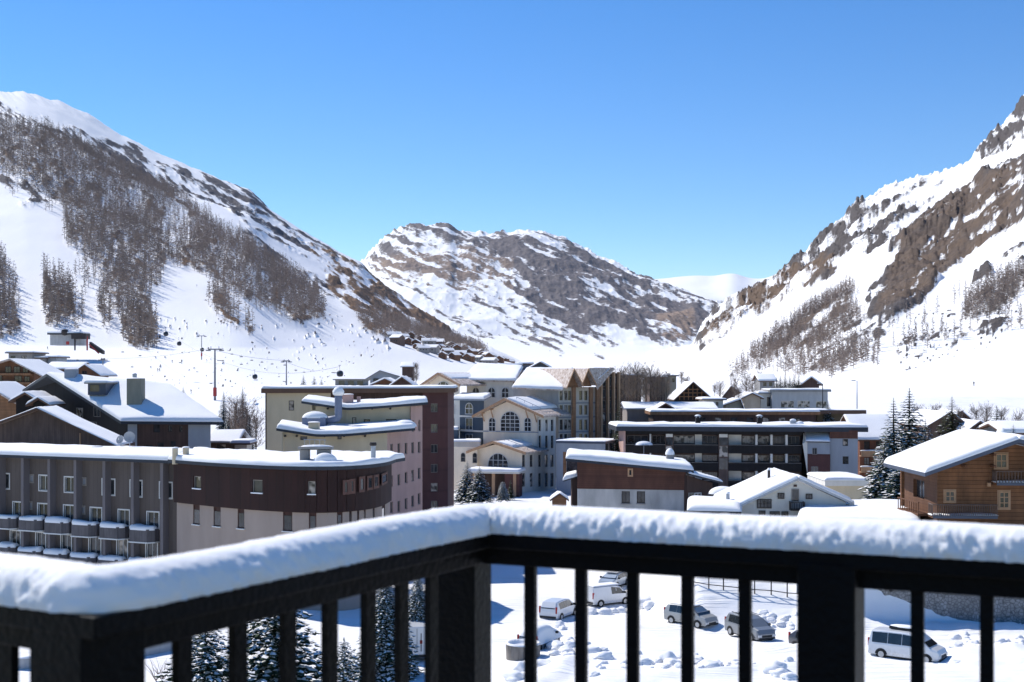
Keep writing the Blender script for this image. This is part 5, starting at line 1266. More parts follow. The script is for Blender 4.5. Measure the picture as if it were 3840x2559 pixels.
def eave_house(name, label, cat, x0, x1, yb, ye, yr, d, depth, wm, rm=None, T=.4, oh=.7, wins=(), skew=0., wingl=None, fm=None, sd=0, deep=4, flat=False, group=None, fascia=.25):
    """long side towards the camera; roof rises to a ridge at half depth (flat: flat roof)"""
    f = Fac(XY(x0, d), XY(x1, d + skew)); zb = f.z_(f.L/2, yb); ze = f.z_(f.L/2, ye)
    c = f.p(f.L/2, zb, -depth/2); t = thing(name, label, cat, c, group)
    hs = [f.rect(*w_[:4]) for w_ in wins]; f.wall(t, wm, 0, f.L, zb - deep, ze, hs)
    for h in hs: f.window(t, h, fm or FRD, gm=wingl, mull=1, fw=.08)
    n = f.n * -depth; N3 = Vector((n.x, n.y, 0)); a, b = f.p(0, 0), f.p(f.L, 0); a2, b2 = a + N3, b + N3
    rise = 0 if flat else (f.z_(f.L/2, yr) - ze); hgt = None if flat else CZ - (yr - HY) / F * (d + depth/2)
    mb = MB()
    for p, q in ((b, b2), (b2, a2), (a2, a)): mb.quad((p.x, p.y, zb-deep), (q.x, q.y, zb-deep), (q.x, q.y, ze), (p.x, p.y, ze))
    if not flat:
        for p in (a, b): m_ = p + N3 * .5; mb.mesh([(p.x, p.y, ze), (m_.x, m_.y, hgt-.1), (p.x+N3.x, p.y+N3.y, ze)], [(0, 1, 2)])
    mb.build('rear_wall', wm, t); O = Vector((f.n.x, f.n.y, 0)) * oh
    if flat:
        q = [f.p(-oh, ze+fascia, oh), f.p(f.L+oh, ze+fascia, oh), f.p(f.L+oh, ze+fascia, -depth-oh), f.p(-oh, ze+fascia, -depth-oh)]
        mb = MB(); mb.slab(q, fascia); ro = mb.build('roof', rm or ROOFB, t); snow_loft(ro, [q[0], q[1]], [q[3], q[2]], T, sd, step=1.5, r=.35, grow=-.03)
    else:
        k = (hgt - ze) / (depth/2)
        for i, (o0, o1) in enumerate(((oh, -depth/2), (-depth-oh, -depth/2))):
            q = [f.p(-oh, ze - k*oh + .2, o0), f.p(f.L+oh, ze - k*oh + .2, o0), f.p(f.L+oh, hgt + .2, o1), f.p(-oh, hgt + .2, o1)]
            mb = MB(); mb.slab(q, .22); ro = mb.build('roof', rm or ROOFB, t); snow_loft(ro, [q[0], q[1]], [q[3], q[2]], T, sd + i, step=1.5, r=.35, grow=-.02)
    return t, f

gable_house('timber_chalet', 'large timber chalet with rows of open balconies, top left among the village', 'house', -90, 128, 1470, 1392, 1350, 285, 14, LOGD, TAN, xp=47, T=.1, oe=3, oh=2, sd=1,
    wins=[(20,1375,42,1398),(52,1375,76,1398),(86,1378,106,1398),(55,1410,82,1432),(92,1412,112,1432),(-20,1400,8,1432)], balc=[(-40,122,1400,1408),(-40,122,1434,1442)], trim=OAK)
eave_house('dark_flat_block', 'dark grey flat roofed block standing behind the timber chalet', 'building', 32, 120, 1372, 1326, 0, 340, 10, CONC, flat=True, T=.3, sd=2, wins=[(40,1335,58,1350),(80,1335,100,1350)])
eave_house('grey_stepped_block', 'small grey stepped block beside the dark flat roofed one', 'building', 128, 165, 1375, 1345, 0, 342, 8, CONC, flat=True, T=.3, sd=3)
eave_house('grey_cube_house', 'grey cube shaped house with a snow capped flat roof above the long brown chalet', 'house', 178, 212, 1375, 1343, 0, 344, 8, BGREY, flat=True, T=.4, sd=4)
eave_house('brown_chalet', 'long brown chalet with a thin snow roof behind the black gabled house', 'house', 170, 290, 1430, 1385, 1364, 325, 12, LOGD, T=.3, sd=5, wins=[(190,1390,206,1404),(226,1390,244,1404)])
gable_house('brown_chalet', 'brown gabled chalet end with deep eaves just left of the ski slope', 'house', 290, 350, 1430, 1392, 1372, 318, 12, LOGD, T=.25, sd=6, oe=2, wins=[(308,1392,326,1405)])
gable_house('orange_gable_house', 'orange brown timber gable cut by the left edge of the picture', 'house', -180, 62, 1620, 1512, 1440, 205, 12, OAK, TAN, xp=-60, T=.15, sd=7, oe=1.2, oh=1)
t, f = gable_house('porch_roof_house', 'little snow covered twin gable roof in the shade of the black house', 'house', 60, 135, 1560, 1500, 1478, 186, 6, DKB, T=.3, sd=8, xp=100)
t, f = gable_house('porch_roof_house', 'smaller snow covered porch gable right below the black gable wall', 'house', 125, 172, 1560, 1512, 1498, 184, 5, DKB, T=.3, sd=9)
eave_house('low_lodge', 'low brown lodge with a white plank roof to the right of the black gabled house', 'house', 790, 880, 1720, 1655, 1617, 205, 9, BRD, METAL, T=.12, sd=10, wins=[(812,1666,848,1698)], wingl=CURT)
eave_house('white_shed', 'tiny white shed with a snowy top beside the low brown lodge', 'shed', 882, 925, 1720, 1668, 0, 200, 4, WHITE, flat=True, T=.5, sd=11)
t, f = gable_house('grey_chalet', 'grey roofed chalet above the beige block, left of the hotel', 'house', 1388, 1500, 1450, 1415, 1393, 330, 12, BGREY, CONC, xp=1425, T=.12, sd=12, oe=2, wins=[(1400,1420,1420,1436),(1440,1420,1460,1436)])
gable_house('brown_chalet', 'brown chalet with snowy roof tucked under the grey roofed chalet', 'house', 1408, 1480, 1475, 1440, 1424, 312, 10, LOGD, T=.35, sd=13, oe=1.5, wins=[(1420,1442,1434,1455),(1446,1442,1460,1455)])
gable_house('brown_chalet', 'brown and white chalet with a steep white roof close to the hotel', 'house', 1470, 1545, 1480, 1445, 1418, 306, 10, BRD, T=.35, sd=14, wins=[(1490,1448,1504,1462)])
eave_house('dark_chalet', 'dark brown hut with a snowy roof alone on the slope above the grey chalet', 'house', 1508, 1548, 1392, 1376, 1362, 520, 10, BRD, T=.3, sd=15)
eave_house('timber_lodge', 'long orange timber lodge showing above the hotel roofs', 'house', 1868, 1950, 1405, 1372, 0, 305, 9, OAK, flat=True, T=.25, sd=16)
gable_house('dark_roof_chalet', 'dark chalet with wide white roof edges above the hotel, right of the timber lodge', 'house', 1990, 2062, 1420, 1382, 1362, 310, 10, NAVY, T=.3, sd=17, oe=2.5)
eave_house('grey_house', 'grey house with a flat white roof between the timber lodge and the dark chalet', 'house', 1950, 1992, 1410, 1368, 0, 315, 9, BGREY, flat=True, T=.35, sd=18)
# right of the hotel
eave_house('brown_block', 'brown apartment block half hidden by bare trees right of the hotel', 'building', 2322, 2398, 1520, 1412, 0, 300, 12, BRN, ROOFB, flat=True, T=.3, sd=19, wins=[(2330,1434,2345,1450),(2356,1434,2371,1450),(2330,1466,2345,1482),(2356,1466,2371,1482)])
eave_house('brown_block', 'second brown block standing right of the snowy gap in the trees', 'building', 2436, 2492, 1520, 1418, 0, 318, 12, BRN, ROOFB, flat=True, T=.25, sd=20, wins=[(2446,1432,2460,1446),(2470,1432,2484,1446)])
eave_house('olive_house', 'olive grey house with a flat roof at the foot of the white slope', 'house', 2492, 2536, 1470, 1412, 0, 345, 9, STCH, ROOFB, flat=True, T=.2, sd=21, wins=[(2500,1420,2512,1434),(2520,1420,2530,1434)])
t, f = gable_house('lattice_chalet', 'dark A shaped chalet with a lattice timber gable in the middle distance', 'house', 2532, 2664, 1510, 1496, 1436, 300, 12, DKB, T=.12, sd=22, oe=.5, oh=1.5, xp=2597)
mb = MB()
for k in range(1, 8): s0 = f.L * k / 8; z1 = f.z_(2, 1496) + (f.z_(2, 1442) - f.z_(2, 1496)) * (1 - abs(2*k/8 - 1)); f.boxm(mb, s0-.08, s0+.08, f.z_(2, 1500), z1, .05, .2)
for y in (1488, 1474, 1461): w_ = (y - 1442) / 54 * f.L / 2; f.boxm(mb, f.L/2-w_, f.L/2+w_, f.z_(2, y)-.1, f.z_(2, y)+.1, .06, .22)
mb.build('lattice', OAK, t)
eave_house('pale_roof_house', 'wide low house under a long pale roof below the lattice chalet', 'house', 2352, 2680, 1600, 1533, 1512, 275, 12, MAT('taupe_render', (.30, .26, .23), .9, .2, .7), METAL, T=.1, sd=23)
gable_house('arched_dormer_house', 'dark brown arched gable in front of the long pale roof', 'house', 2455, 2535, 1560, 1540, 1516, 268, 6, DKRED, T=.15, sd=24, oe=.8)
eave_house('white_terrace_house', 'white terrace house with blue shutters right of the lattice chalet', 'house', 2640, 2712, 1540, 1502, 0, 285, 8, WHITE, flat=True, T=.3, sd=25, wins=[(2666,1508,2676,1522),(2684,1508,2694,1522)])
eave_house('long_brown_building', 'long low brown building with a snowy flat roof directly behind the balcony apartments', 'building', 2450, 3060, 1640, 1556, 0, 258, 9, BRD, OAK, flat=True, T=.35, sd=26, fascia=.6, wins=[(x, 1566, x+26, 1584) for x in range(2620, 3040, 60)])
eave_house('olive_brown_building', 'olive brown flat roofed wing at the right end of the long brown building', 'building', 3064, 3232, 1640, 1552, 0, 262, 9, MAT('olive_boards', (.13, .095, .05), .8, .3, 1, kind='ph', pw=.3), ROOFB, flat=True, T=.1, sd=27, fascia=.7)
# modern villa
t, f = eave_house('concrete_villa', 'modern pale concrete villa with big dark openings at the foot of the right slope', 'house', 2895, 3104, 1560, 1470, 0, 320, 10, LCONC, CONC, flat=True, T=.25, sd=28, fascia=.5, wins=[(2928,1504,2978,1530),(2990,1504,3038,1530),(3060,1505,3100,1530)], fm=WHITE)
eave_house('stone_villa_wing', 'white and stone wing attached left of the modern villa', 'house', 2852, 2893, 1560, 1478, 0, 322, 8, WHITE, CONC, flat=True, T=.4, sd=29, wins=[(2876,1490,2890,1525)])
gable_house('beige_house', 'beige house with a slanting snowy roof left of the stone wing', 'house', 2790, 2850, 1560, 1492, 1478, 318, 8, MAT('sand_render', (.42, .35, .27), .9, .2, .8), T=.3, sd=30)
gable_house('slanted_roof_chalet', 'chalet with a dark steep roof edge between bare trees, centre right', 'house', 2712, 2792, 1500, 1486, 1452, 345, 9, BRN, T=.3, sd=31, xp=2740)
gable_house('slanted_roof_chalet', 'grey chalet with a bright white roof plane left of the beige house', 'house', 2722, 2782, 1545, 1520, 1502, 300, 8, STCH, T=.4, sd=32, xp=2775)
eave_house('hillside_house', 'grey hillside house above the modern villa, behind green firs', 'house', 2850, 2905, 1462, 1428, 1408, 380, 9, CONC, T=.4, sd=33, wins=[(2862,1434,2874,1448),(2884,1434,2896,1448)])
gable_house('hillside_chalet', 'snow roofed chalet on the hill right of the green firs', 'house', 3010, 3072, 1470, 1440, 1418, 372, 10, BRD, T=.5, sd=34)
# right middle
t, f = eave_house('balcony_chalet', 'red brown balcony chalet under a broad grey white roof behind the tall spruces', 'house', 3225, 3345, 1830, 1640, 1562, 236, 14, MAT('red_brown_boards_b', (.20, .085, .055), .8, .3, 1, kind='ph', pw=.3), T=.35, sd=35, oh=1.2, wins=[(3240,1655,3262,1685),(3285,1655,3307,1685),(3240,1716,3262,1744),(3285,1716,3307,1744)])
for y in (1690, 1712+38, 1800):
    mb = MB(); q = f.rect(3222, y, 3345, y+18); f.boxm(mb, q[0], q[1], q[2], q[3], 1.2, 1.35); f.boxm(mb, q[0], q[1], q[2]-.15, q[2], 0, 1.4); o = mb.build('balcony', TRIM, t)
    snow_loft(o, [f.p(q[0], q[3], 1.45), f.p(q[1], q[3], 1.45)], [f.p(q[0], q[3], 1.1), f.p(q[1], q[3], 1.1)], .2, y, step=.5, r=.12, name='balcony_snow')
gable_house('brown_barn', 'large brown gabled barn behind the spruces, upper right', 'barn', 3480, 3625, 1690, 1598, 1550, 205, 14, BRN, ROOFB, T=.12, sd=36, xp=3560, oe=.5)
gable_house('brown_barn', 'smaller brown barn between the large barn and the snowy fir tree', 'barn', 3632, 3708, 1690, 1612, 1584, 200, 12, BRN, ROOFB, T=.15, sd=37, oe=.5)
gable_house('dark_ridge_house', 'dark roofed house just above the large brown barn', 'house', 3570, 3632, 1600, 1572, 1545, 235, 10, BRD, T=.2, sd=38)
eave_house('snow_roof_house', 'low house with thick white roof at the far right above the log chalet', 'house', 3770, 3900, 1680, 1625, 1594, 190, 10, CONC, T=.5, sd=39)
# kiosk and parasol
t, f = gable_house('wooden_kiosk', 'small orange wooden kiosk with a snowy roof on the street below the hotel', 'kiosk', 2072, 2124, 1900, 1874, 1856, 188, 2.2, OAK, T=.22, sd=40, oe=.35, oh=.4, deep=2)
q = P(2711, 1845, 139); t = thing('parasol', 'closed in snow parasol standing between the brown lean-to and the white chalet', 'parasol', (q.x, q.y, 2.5))
mb = MB(); mb.tube([(q.x, q.y, 2.5), (q.x, q.y, q.z+.3)], .05, 6); mb.build('pole', METAL, t)
mb = MB(); mb.lathe((q.x, q.y, q.z-.25), [(1.6, 0), (1.62, .04), (.8, .38), (.03, .6)], 10); o = mb.build('canopy', BLUEG, t); dome(o, (q.x, q.y, q.z-.16), 1.5, 1.5, .75, 'canopy_snow')
q = P(2412, 1668, 220); t = thing('parasol', 'snow topped parasol on the upper left balcony of the dark apartments', 'parasol', (q.x, q.y-1.0, q.z-1.6))
mb = MB(); mb.tube([(q.x, q.y-1., q.z-1.6), (q.x, q.y-1., q.z+.3)], .05, 6); mb.build('pole', METAL, t)
mb = MB(); mb.lathe((q.x, q.y-1., q.z-.05), [(1.5, 0), (1.52, .04), (.8, .3), (.03, .45)], 10); o = mb.build('canopy', BLUEG, t); dome(o, (q.x, q.y-1., q.z+.02), 1.45, 1.3, .65, 'canopy_snow')

# hamlet at the foot of the left mountain: many small chalets, copies of three kinds
def small_chalet(kind):
    t = thing('hamlet_chalet', 'x', 'house', (0, 0, 0)); w_, l_, h_ = ((9, 10, 4.5), (13, 9, 6), (16, 9, 5))[kind]; rz = 2.6
    wm = (LOGD, BRN, CONC)[kind]; mb = MB(); x, y = w_/2, l_/2
    if kind == 0: vs = [(-x,-y,-3),(x,-y,-3),(x,-y,h_),(0,-y,h_+rz),(-x,-y,h_)]; vs += [(a, y, c) for a, b, c in vs]; mb.mesh(vs, [(0,1,2,3,4),(9,8,7,6,5),(1,6,7,2),(5,0,4,9)])
    else: mb.box(-x, x, -y, y, -3, h_); mb.mesh([(-x,-y,h_),(-x,y,h_),(-x,0,h_+rz),(x,-y,h_),(x,y,h_),(x,0,h_+rz)], [(0,1,2),(3,5,4)])
    mb.build('wall', wm, t)
    if kind == 0: qs = [[Vector((-x-1,-y-1,h_-.3)),Vector((0,-y-1,h_+rz+.2)),Vector((0,y+1,h_+rz+.2)),Vector((-x-1,y+1,h_-.3))],[Vector((0,-y-1,h_+rz+.2)),Vector((x+1,-y-1,h_-.3)),Vector((x+1,y+1,h_-.3)),Vector((0,y+1,h_+rz+.2))]]
    else: qs = [[Vector((-x-1,-y-1,h_-.3)),Vector((x+1,-y-1,h_-.3)),Vector((x+1,0,h_+rz+.2)),Vector((-x-1,0,h_+rz+.2))],[Vector((-x-1,0,h_+rz+.2)),Vector((x+1,0,h_+rz+.2)),Vector((x+1,y+1,h_-.3)),Vector((-x-1,y+1,h_-.3))]]
    for q in qs: mb = MB(); mb.slab([p + Vector((0,0,.5)) for p in q], .6); mb.build('roof', SNOWR, t)
    for a in ((-.28, .05) if kind == 0 else (-.35, -.1, .15)):
        mb = MB(); mb.box(a*w_, a*w_+1.6, -y-.08, -y-.0, 1.6, 3.2); mb.build('window', GLASS, t)
    return t
CHP = [small_chalet(k) for k in range(3)]
spots = [(1475,1282),(1505,1290),(1540,1285),(1580,1296),(1600,1283),(1560,1310),(1610,1312),(1635,1300),(1655,1325),(1690,1318),(1680,1342),(1715,1335),(1745,1330),(1735,1352),(1770,1348),(1800,1342),(1790,1362),(1825,1358),(1850,1346),(1862,1366),(1890,1356),(1912,1362),(1835,1375),(1705,1360),(1620,1335),(1595,1328),(1660,1352),(1930,1350),(1960,1358),(1490,1300),(1525,1300),(1565,1320),(1585,1332),(1640,1318),(1675,1330),(1700,1328),(1728,1346),(1758,1360),(1812,1352),(1842,1362),(1875,1372),(1720,1322),(1610,1296)]
R.seed(11); used = set()
for i, (px_, py_) in enumerate(spots):
    k = R.choice([0, 0, 1, 2]); p = ground_at(LEFT, px_, py_); src = CHP[k]
    if k not in used: o = src; used.add(k)
    else: o = copy_tree(src)
    sc_ = p.y / 1000 * R.uniform(.6, .9) * .8
    o.location = p + Vector((0, 0, 1.0)); o.rotation_euler = (0, 0, R.uniform(-.7, .7)); o.scale = (sc_,)*3
    o['label'] = 'small snow roofed chalet in the crowded hamlet at the foot of the left mountain'; o['group'] = 'hamlet chalets'
for k in range(3):
    if k not in used:
        CHP[k].location = ground_at(LEFT, 1450, 1275); CHP[k]['label'] = 'lone small chalet at the left end of the hamlet'
# ------------------------------------------------------------------ evergreens
NEEDLE = MAT('spruce_needles', (.030, .055, .034), .8, .45, 2.5, streak=False, spec=.15)
NEEDLE_B = MAT('olive_fir_needles', (.055, .065, .028), .8, .45, 2.5, streak=False, spec=.15)
TRUNK = MAT('dark_trunk', (.06, .045, .035), .9, .3, 5)
TSNOW = snow_mat('branch_snow', scale=4, strength=.2, dist=.03)
def spruce(name, label, cat, h, w_, layers, per, snow=.5, seed=0, needle=None, droop=.35, loc=(0,0,0), group=None, sprigs=5, shape=1.0, size=1.):
    rn = random.Random(seed); t = thing(name, label, cat, loc, group); t['_abs'] = 0
    mb = MB(); mb.tube([(0,0,-.5), (0,0,h*.5), (0,0,h)], [h*.018, h*.011, .01], 7); mb.build('trunk', TRUNK, t)
    g = MB(); s = MB()
    for i in range(layers):
        u = i / (layers - 1); z = h * (.06 + .93 * u); L0 = w_ * (1 - u) ** (.85 * shape) + .04*h*(1-u)*.3 + .03
        n = max(4, int(per * (1 - .55 * u)))
        for k in range(n):
            a = 2*math.pi*(k + rn.random()) / n; L = L0 * rn.uniform(.72, 1.12); c, sn = math.cos(a), math.sin(a)
            dr = droop * (1 - .8*u) * rn.uniform(.7, 1.3)
            for j in range(sprigs):
                q = (j + rn.random()*.8 + .2) / sprigs; r = L * q; zz = z + r * .12 - dr * r * q + rn.uniform(-.02, .02)*h*.3
                ll = (L / sprigs * 1.3 + .04) * size; sw = ll * rn.uniform(.38, .62); da = rn.uniform(-.9, .9) * (1 - q*.4)
                dx, dy = math.cos(a + da), math.sin(a + da); px_, py_ = c*r, sn*r; tilt = rn.uniform(-.55, .05)
                A_ = (px_ - dx*ll*.4, py_ - dy*ll*.4, zz); Bp = (px_ + dx*ll*.7, py_ + dy*ll*.7, zz + tilt*ll)
                C_ = (px_ - dy*sw, py_ + dx*sw, zz - .25*ll); D_ = (px_ + dy*sw, py_ - dx*sw, zz - .22*ll)
                g.tri(A_, Bp, C_); g.tri(A_, D_, Bp)
                if rn.random() < snow * (.55 + .6*q):
                    e = .12*ll + .012; m_ = rn.uniform(.55, .95)
                    f_ = lambda P_: (px_ + (P_[0]-px_)*m_, py_ + (P_[1]-py_)*m_, zz + (P_[2]-zz)*m_ + e)
                    s.tri(f_(A_), f_(Bp), f_(C_)); s.tri(f_(A_), f_(D_), f_(Bp))
    o = g.build('foliage', needle or NEEDLE, t); s.build('branch_snow', TSNOW, o)
    t.location = loc; return t
def place(src, loc, sc, rz, label, group=None, first=False):
    o = src if first else copy_tree(src)
    o.location = loc; o.scale = (sc, sc, sc) if not isinstance(sc, tuple) else sc; o.rotation_euler = (0, 0, rz)
    o['label'] = label
    if group: o['group'] = group
    return o
def tree_px(src, px, ytop, ybase, d, wfac=1., label='', first=False, rz=None, href=10., sink=.6):
    b, tp = P(px, ybase, d), P(px, ytop, d); s = (tp.z - b.z) / href
    return place(src, (b.x, b.y, b.z - .0), (s*wfac, s*wfac, s), R.uniform(0, 6.2) if rz is None else rz, label, None, first)
S1 = spruce('spruce_tree', 'x', 'tree', 10, 2.0, 40, 13, .55, 1)
S2 = spruce('spruce_tree', 'x', 'tree', 10, 2.3, 44, 15, .62, 2)
S3 = spruce('fir_tree', 'x', 'tree', 10, 3.2, 34, 16, .75, 3, droop=.5)
S4 = spruce('fir_tree', 'x', 'tree', 10, 2.4, 34, 13, .10, 4, needle=NEEDLE_B)
S5 = spruce('fir_tree', 'x', 'tree', 10, 2.6, 20, 9, .45, 5, sprigs=4, size=1.3)
S6 = spruce('snowy_bush', 'x', 'bush', 10, 5.0, 26, 22, .9, 6, shape=.55)
tree_px(S2, 3410, 1455, 1905, 178, 1.4, 'tallest dark snow dusted spruce left of the log chalet', True)
tree_px(S1, 3351, 1492, 1905, 172, 1.35, 'slender spruce just left of the tallest one', True)
tree_px(S3, 3318, 1640, 1905, 158, 1.25, 'heavily snow laden fir in front of the two tall spruces', True)
tree_px(S2, 3470, 1570, 1905, 185, 1.35, 'shorter spruce right of the tallest one, half behind the log chalet roof')
tree_px(S1, 3385, 1660, 1905, 150, 1.7, 'dark spruce close against the side wall of the log chalet')
tree_px(S4, 3570, 1484, 1680, 195, 1.5, 'olive green spire fir with sparse top above the log chalet roof', True)
tree_px(S5, 3738, 1520, 1680, 200, 1.7, 'frosted fir tree at the upper right behind the roof chimney', True)
tree_px(S5, 3800, 1590, 1690, 185, 1.4, 'short frosted fir at the right edge above the log chalet')
tree_px(S1, 3105, 1500, 1600, 262, 1.3, 'snow plastered spruce poking over the dark apartments roof, at its right end')
tree_px(S4, 2322, 1495, 1780, 232, .6, 'narrow green fir between the hotel and the dark apartments')
tree_px(S3, 1752, 1728, 1880, 214, 1.15, 'left one of the two snowy firs in front of the hotel porch')
tree_px(S3, 1798, 1748, 1880, 211, 1.35, 'right rounder one of the two snowy firs in front of the hotel porch')
tree_px(S6, 1886, 1806, 1874, 208, .72, 'small cone shaped bush thick with snow by the hotel entrance', True)
tree_px(S4, 1915, 1790, 1872, 219, .8, 'dark clipped fir beside the hotel entrance posts')
for i, (x, yt, yb) in enumerate([(2912,1412,1474),(2926,1402,1476),(2944,1398,1478),(2962,1404,1478),(2978,1400,1476),(2995,1400,1474)]):
    tree_px(S4, x, yt, yb, 335 + (i % 3)*3, 1.15, 'dark green fir %s above the modern villa' % ('first from the left', 'second from the left', 'third from the left', 'fourth from the left', 'fifth from the left', 'at the right end of the row')[i])
for x, yt, yb, d, lb in [(839,1466,1620,236,'pointed spruce above the brown lodge, left of the pair beside the beige block'),(910,1450,1620,242,'taller spruce of the pair left of the beige block'),(884,1500,1640,230,'bushy fir between the two pointed spruces'),(935,1560,1690,222,'dark fir hugging the beige block wall'),(860,1520,1650,228,'dull green fir in the clump beside the beige block')]:
    tree_px(S5 if d % 2 else S1, x, yt, yb, d, 1.0, lb)
for x, yt, lb in [(634,1460,'leftmost of the three little firs on the piste edge'),(661,1456,'middle one of the three little firs on the piste edge'),(687,1448,'rightmost of the three little firs on the piste edge'),(1138,1405,'tiny fir on the roof line of the beige block'),(1178,1408,'tiny fir beside the roof line fir on the beige block'),(1140+65,1418,'third tiny fir behind the beige block roof')]:
    tree_px(S5, x, yt, 1500 if x < 1000 else 1465, 300, 1.1, lb)
# near snowy firs below the railing
S7 = spruce('fir_tree', 'x', 'tree', 10, 3.4, 56, 28, .85, 7, droop=.5, sprigs=7, size=.85, shape=.8)
def near(px, ytop, d, w_, lb, first=False, src=None):
    b = XY(px, d); z0 = gz(*b); h = P(px, ytop, d).z - z0; s = h / 10
    place(src or S7, (b[0], b[1], z0), (s*w_, s*w_, s), R.uniform(0, 6), lb, None, first)
near(1030, 2150, 50, 1.15, 'largest snow covered fir below the left arm of the railing', True)
near(770, 2300, 46, 1.15, 'snow covered fir seen between the balusters left of the largest fir')
near(1290, 2390, 56, .95, 'small snowy fir right of the largest one under the railing')
near(1448, 2150, 92, 1.0, 'tall fir in the shade of the curved building, behind the balusters', src=S7)
near(1568, 2140, 99, .8, 'snowy fir next to the white box van')
# bare bushy trees
def bare_tree(name, label, px, ytop, ybase, d, wf, n=150, seed=0, mat=None, cat='tree'):
    rn = random.Random(seed); b, tp = P(px, ybase, d), P(px, ytop, d); h = tp.z - b.z
    t = thing(name, label, cat, b); t['_abs'] = 0
    mb = MB(); mb.tube([(0,0,-.4),(0,0,h*.35),(0.02*h,0,h*.9)], [h*.018,h*.012,.01], 5); mb.build('trunk', TRUNK, t)
    mb = MB()
    for i in range(n):
        a = rn.random()*6.28; z0 = h*rn.uniform(.12,.75); L = h*wf*rn.uniform(.35,1.); up = rn.uniform(.4,1.3)
        p0 = Vector((0,0,z0)); p1 = p0 + Vector((math.cos(a)*L*.5, math.sin(a)*L*.5, up*L*.45)); p2 = p1 + Vector((math.cos(a+.3)*L*.45, math.sin(a+.3)*L*.45, up*L*.6)); p2.z = min(p2.z, h)
        r = h*.004+.006
        for A_, B_ in ((p0,p1),(p1,p2)):
            sd = (B_-A_).cross(Vector((0,0,1))).normalized()*r; mb.tri(A_-sd, A_+sd, B_); mb.tri(A_-Vector((0,0,r)), A_+Vector((0,0,r)), B_)
        for q in range(4):
            c = p1.lerp(p2, rn.random()); e = c + Vector((rn.uniform(-1,1), rn.uniform(-1,1), rn.uniform(0,1.3)))*h*.07; sd = Vector((r*.8, 0, 0)); mb.tri(c-sd, c+sd, e)
    mb.build('branches', mat or BARK, t); t.location = b; return t
bt = [(2352,1368,1520,292,.30),(2402,1362,1520,305,.22),(2424,1380,1500,310,.2),(2418,1372,1520,288,.3),(2472,1372,1505,300,.3),(2508,1380,1470,312,.25),(2556,1388,1440,360,.3),(2570,1400,1500,340,.3),(2700,1420,1500,330,.35),(2756,1400,1490,335,.35),(2800,1395,1490,338,.4),(2822,1420,1500,320,.4),(2770,1440,1520,305,.4),(2680,1440,1480,345,.3),(2850,1390,1440,390,.4),(1560,1350,1440,320,.2),(3480,1520,1640,222,.3),(3440,1500,1640,226,.2),(3512,1500,1640,224,.2),(3660,1510,1640,215,.25),(3700,1500,1640,230,.25),(3755,1520,1640,215,.3),(3600,1525,1600,230,.3),(885,1470,1640,226,.35),(925,1490,1680,224,.35),(960,1530,1700,222,.35),(895,1560,1690,216,.4),(3820,1530,1650,205,.3)] + [(x_, 1352 + (x_*7) % 61, 1520, 283 + (x_*3) % 12, .3) for x_ in (2328,2340,2362,2376,2388,2398,2412,2440,2452,2464,2480,2492,2500)]
BRUSH = MAT('tan_twigs', (.34, .25, .17), .9, .3, .5); BRUSH2 = MAT('grey_twigs', (.22, .18, .15), .9, .3, .5)
where = {0:'right of the hotel',1:'beside the brown block',2:'by the snowy gap',3:'in front of the brown block'}
for i, (x, yt, yb, d, wf) in enumerate(bt):
    lb = 'bare brown tree among the houses in the middle distance' if x < 3000 and x > 2000 else ('bare grey brown tree behind the log chalet roof, upper right' if x > 3000 else 'bare tree in the thicket left of the beige block')
    if x == 1560: lb = 'lone bare tree behind the top left gable of the hotel'
    o = bare_tree('bare_tree', lb, x, yt, yb, d, wf, 90 if 2300 < x < 2520 else 150, i, [None, BRUSH, BRUSH2][i % 3] if 2300 < x < 2520 else None)
    if x != 1560: o['group'] = 'bare trees ' + ('among the houses right of the hotel' if 2000 < x < 3000 else 'behind the log chalet' if x > 3000 else 'beside the beige block')
# ------------------------------------------------------------------ vehicles
def paint(name, col, snow=.25, rough=.35):
    m, t, b = new_mat(name); tc = N(t, 'TexCoord').outputs['Object']
    n1 = noise_(t, tc, 2.2, 5, .6); n2 = noise_(t, tc, 9, 4)
    sp = N(t, 'SeparateXYZ'); t.links.new(tc, sp.inputs[0])
    grime = math_(t, 'MULTIPLY', maprange(t, sp.outputs[2], .15, .9, 1, 0), maprange(t, n2, .35, .65))
    c = mixc(t, maprange(t, n1, .4, .75, 0, snow), col, dk(col, .8)); c = mixc(t, math_(t, 'MULTIPLY', grime, .45), c, (.24, .22, .20))
    t.links.new(c, b.inputs['Base Color']); b.inputs['Roughness'].default_value = rough
    b.inputs['Coat Weight'].default_value = .5; b.inputs['Coat Roughness'].default_value = .12
    b.inputs['Metallic'].default_value = .1
    return m
P_WHITE = paint('white_paint', (.66, .68, .70)); P_SILVER = paint('silver_paint', (.36, .37, .36)); P_GREY = paint('grey_paint', (.20, .215, .23)); P_DARK = paint('dark_blue_paint', (.03, .035, .05)); P_LBLUE = paint('pale_blue_paint', (.40, .46, .52))
TYRE = MAT('tyre_rubber', (.02, .02, .02), .9, .3, 6, streak=False); RIM = MAT('alloy_rim', (.42, .43, .44), .35, .15, 6, metal=.6, streak=False)
LAMP = MAT('headlight_glass', (.55, .57, .58), .15, .2, 8, streak=False, spec=.7); REDL = MAT('tail_light', (.35, .02, .015), .25, .2, 8, streak=False)
CGL = MAT('car_glass', (.018, .024, .028), .06, .4, 1.5, streak=False, spec=.8); TRIMB = MAT('black_plastic', (.02, .021, .023), .6, .2, 4, streak=False)
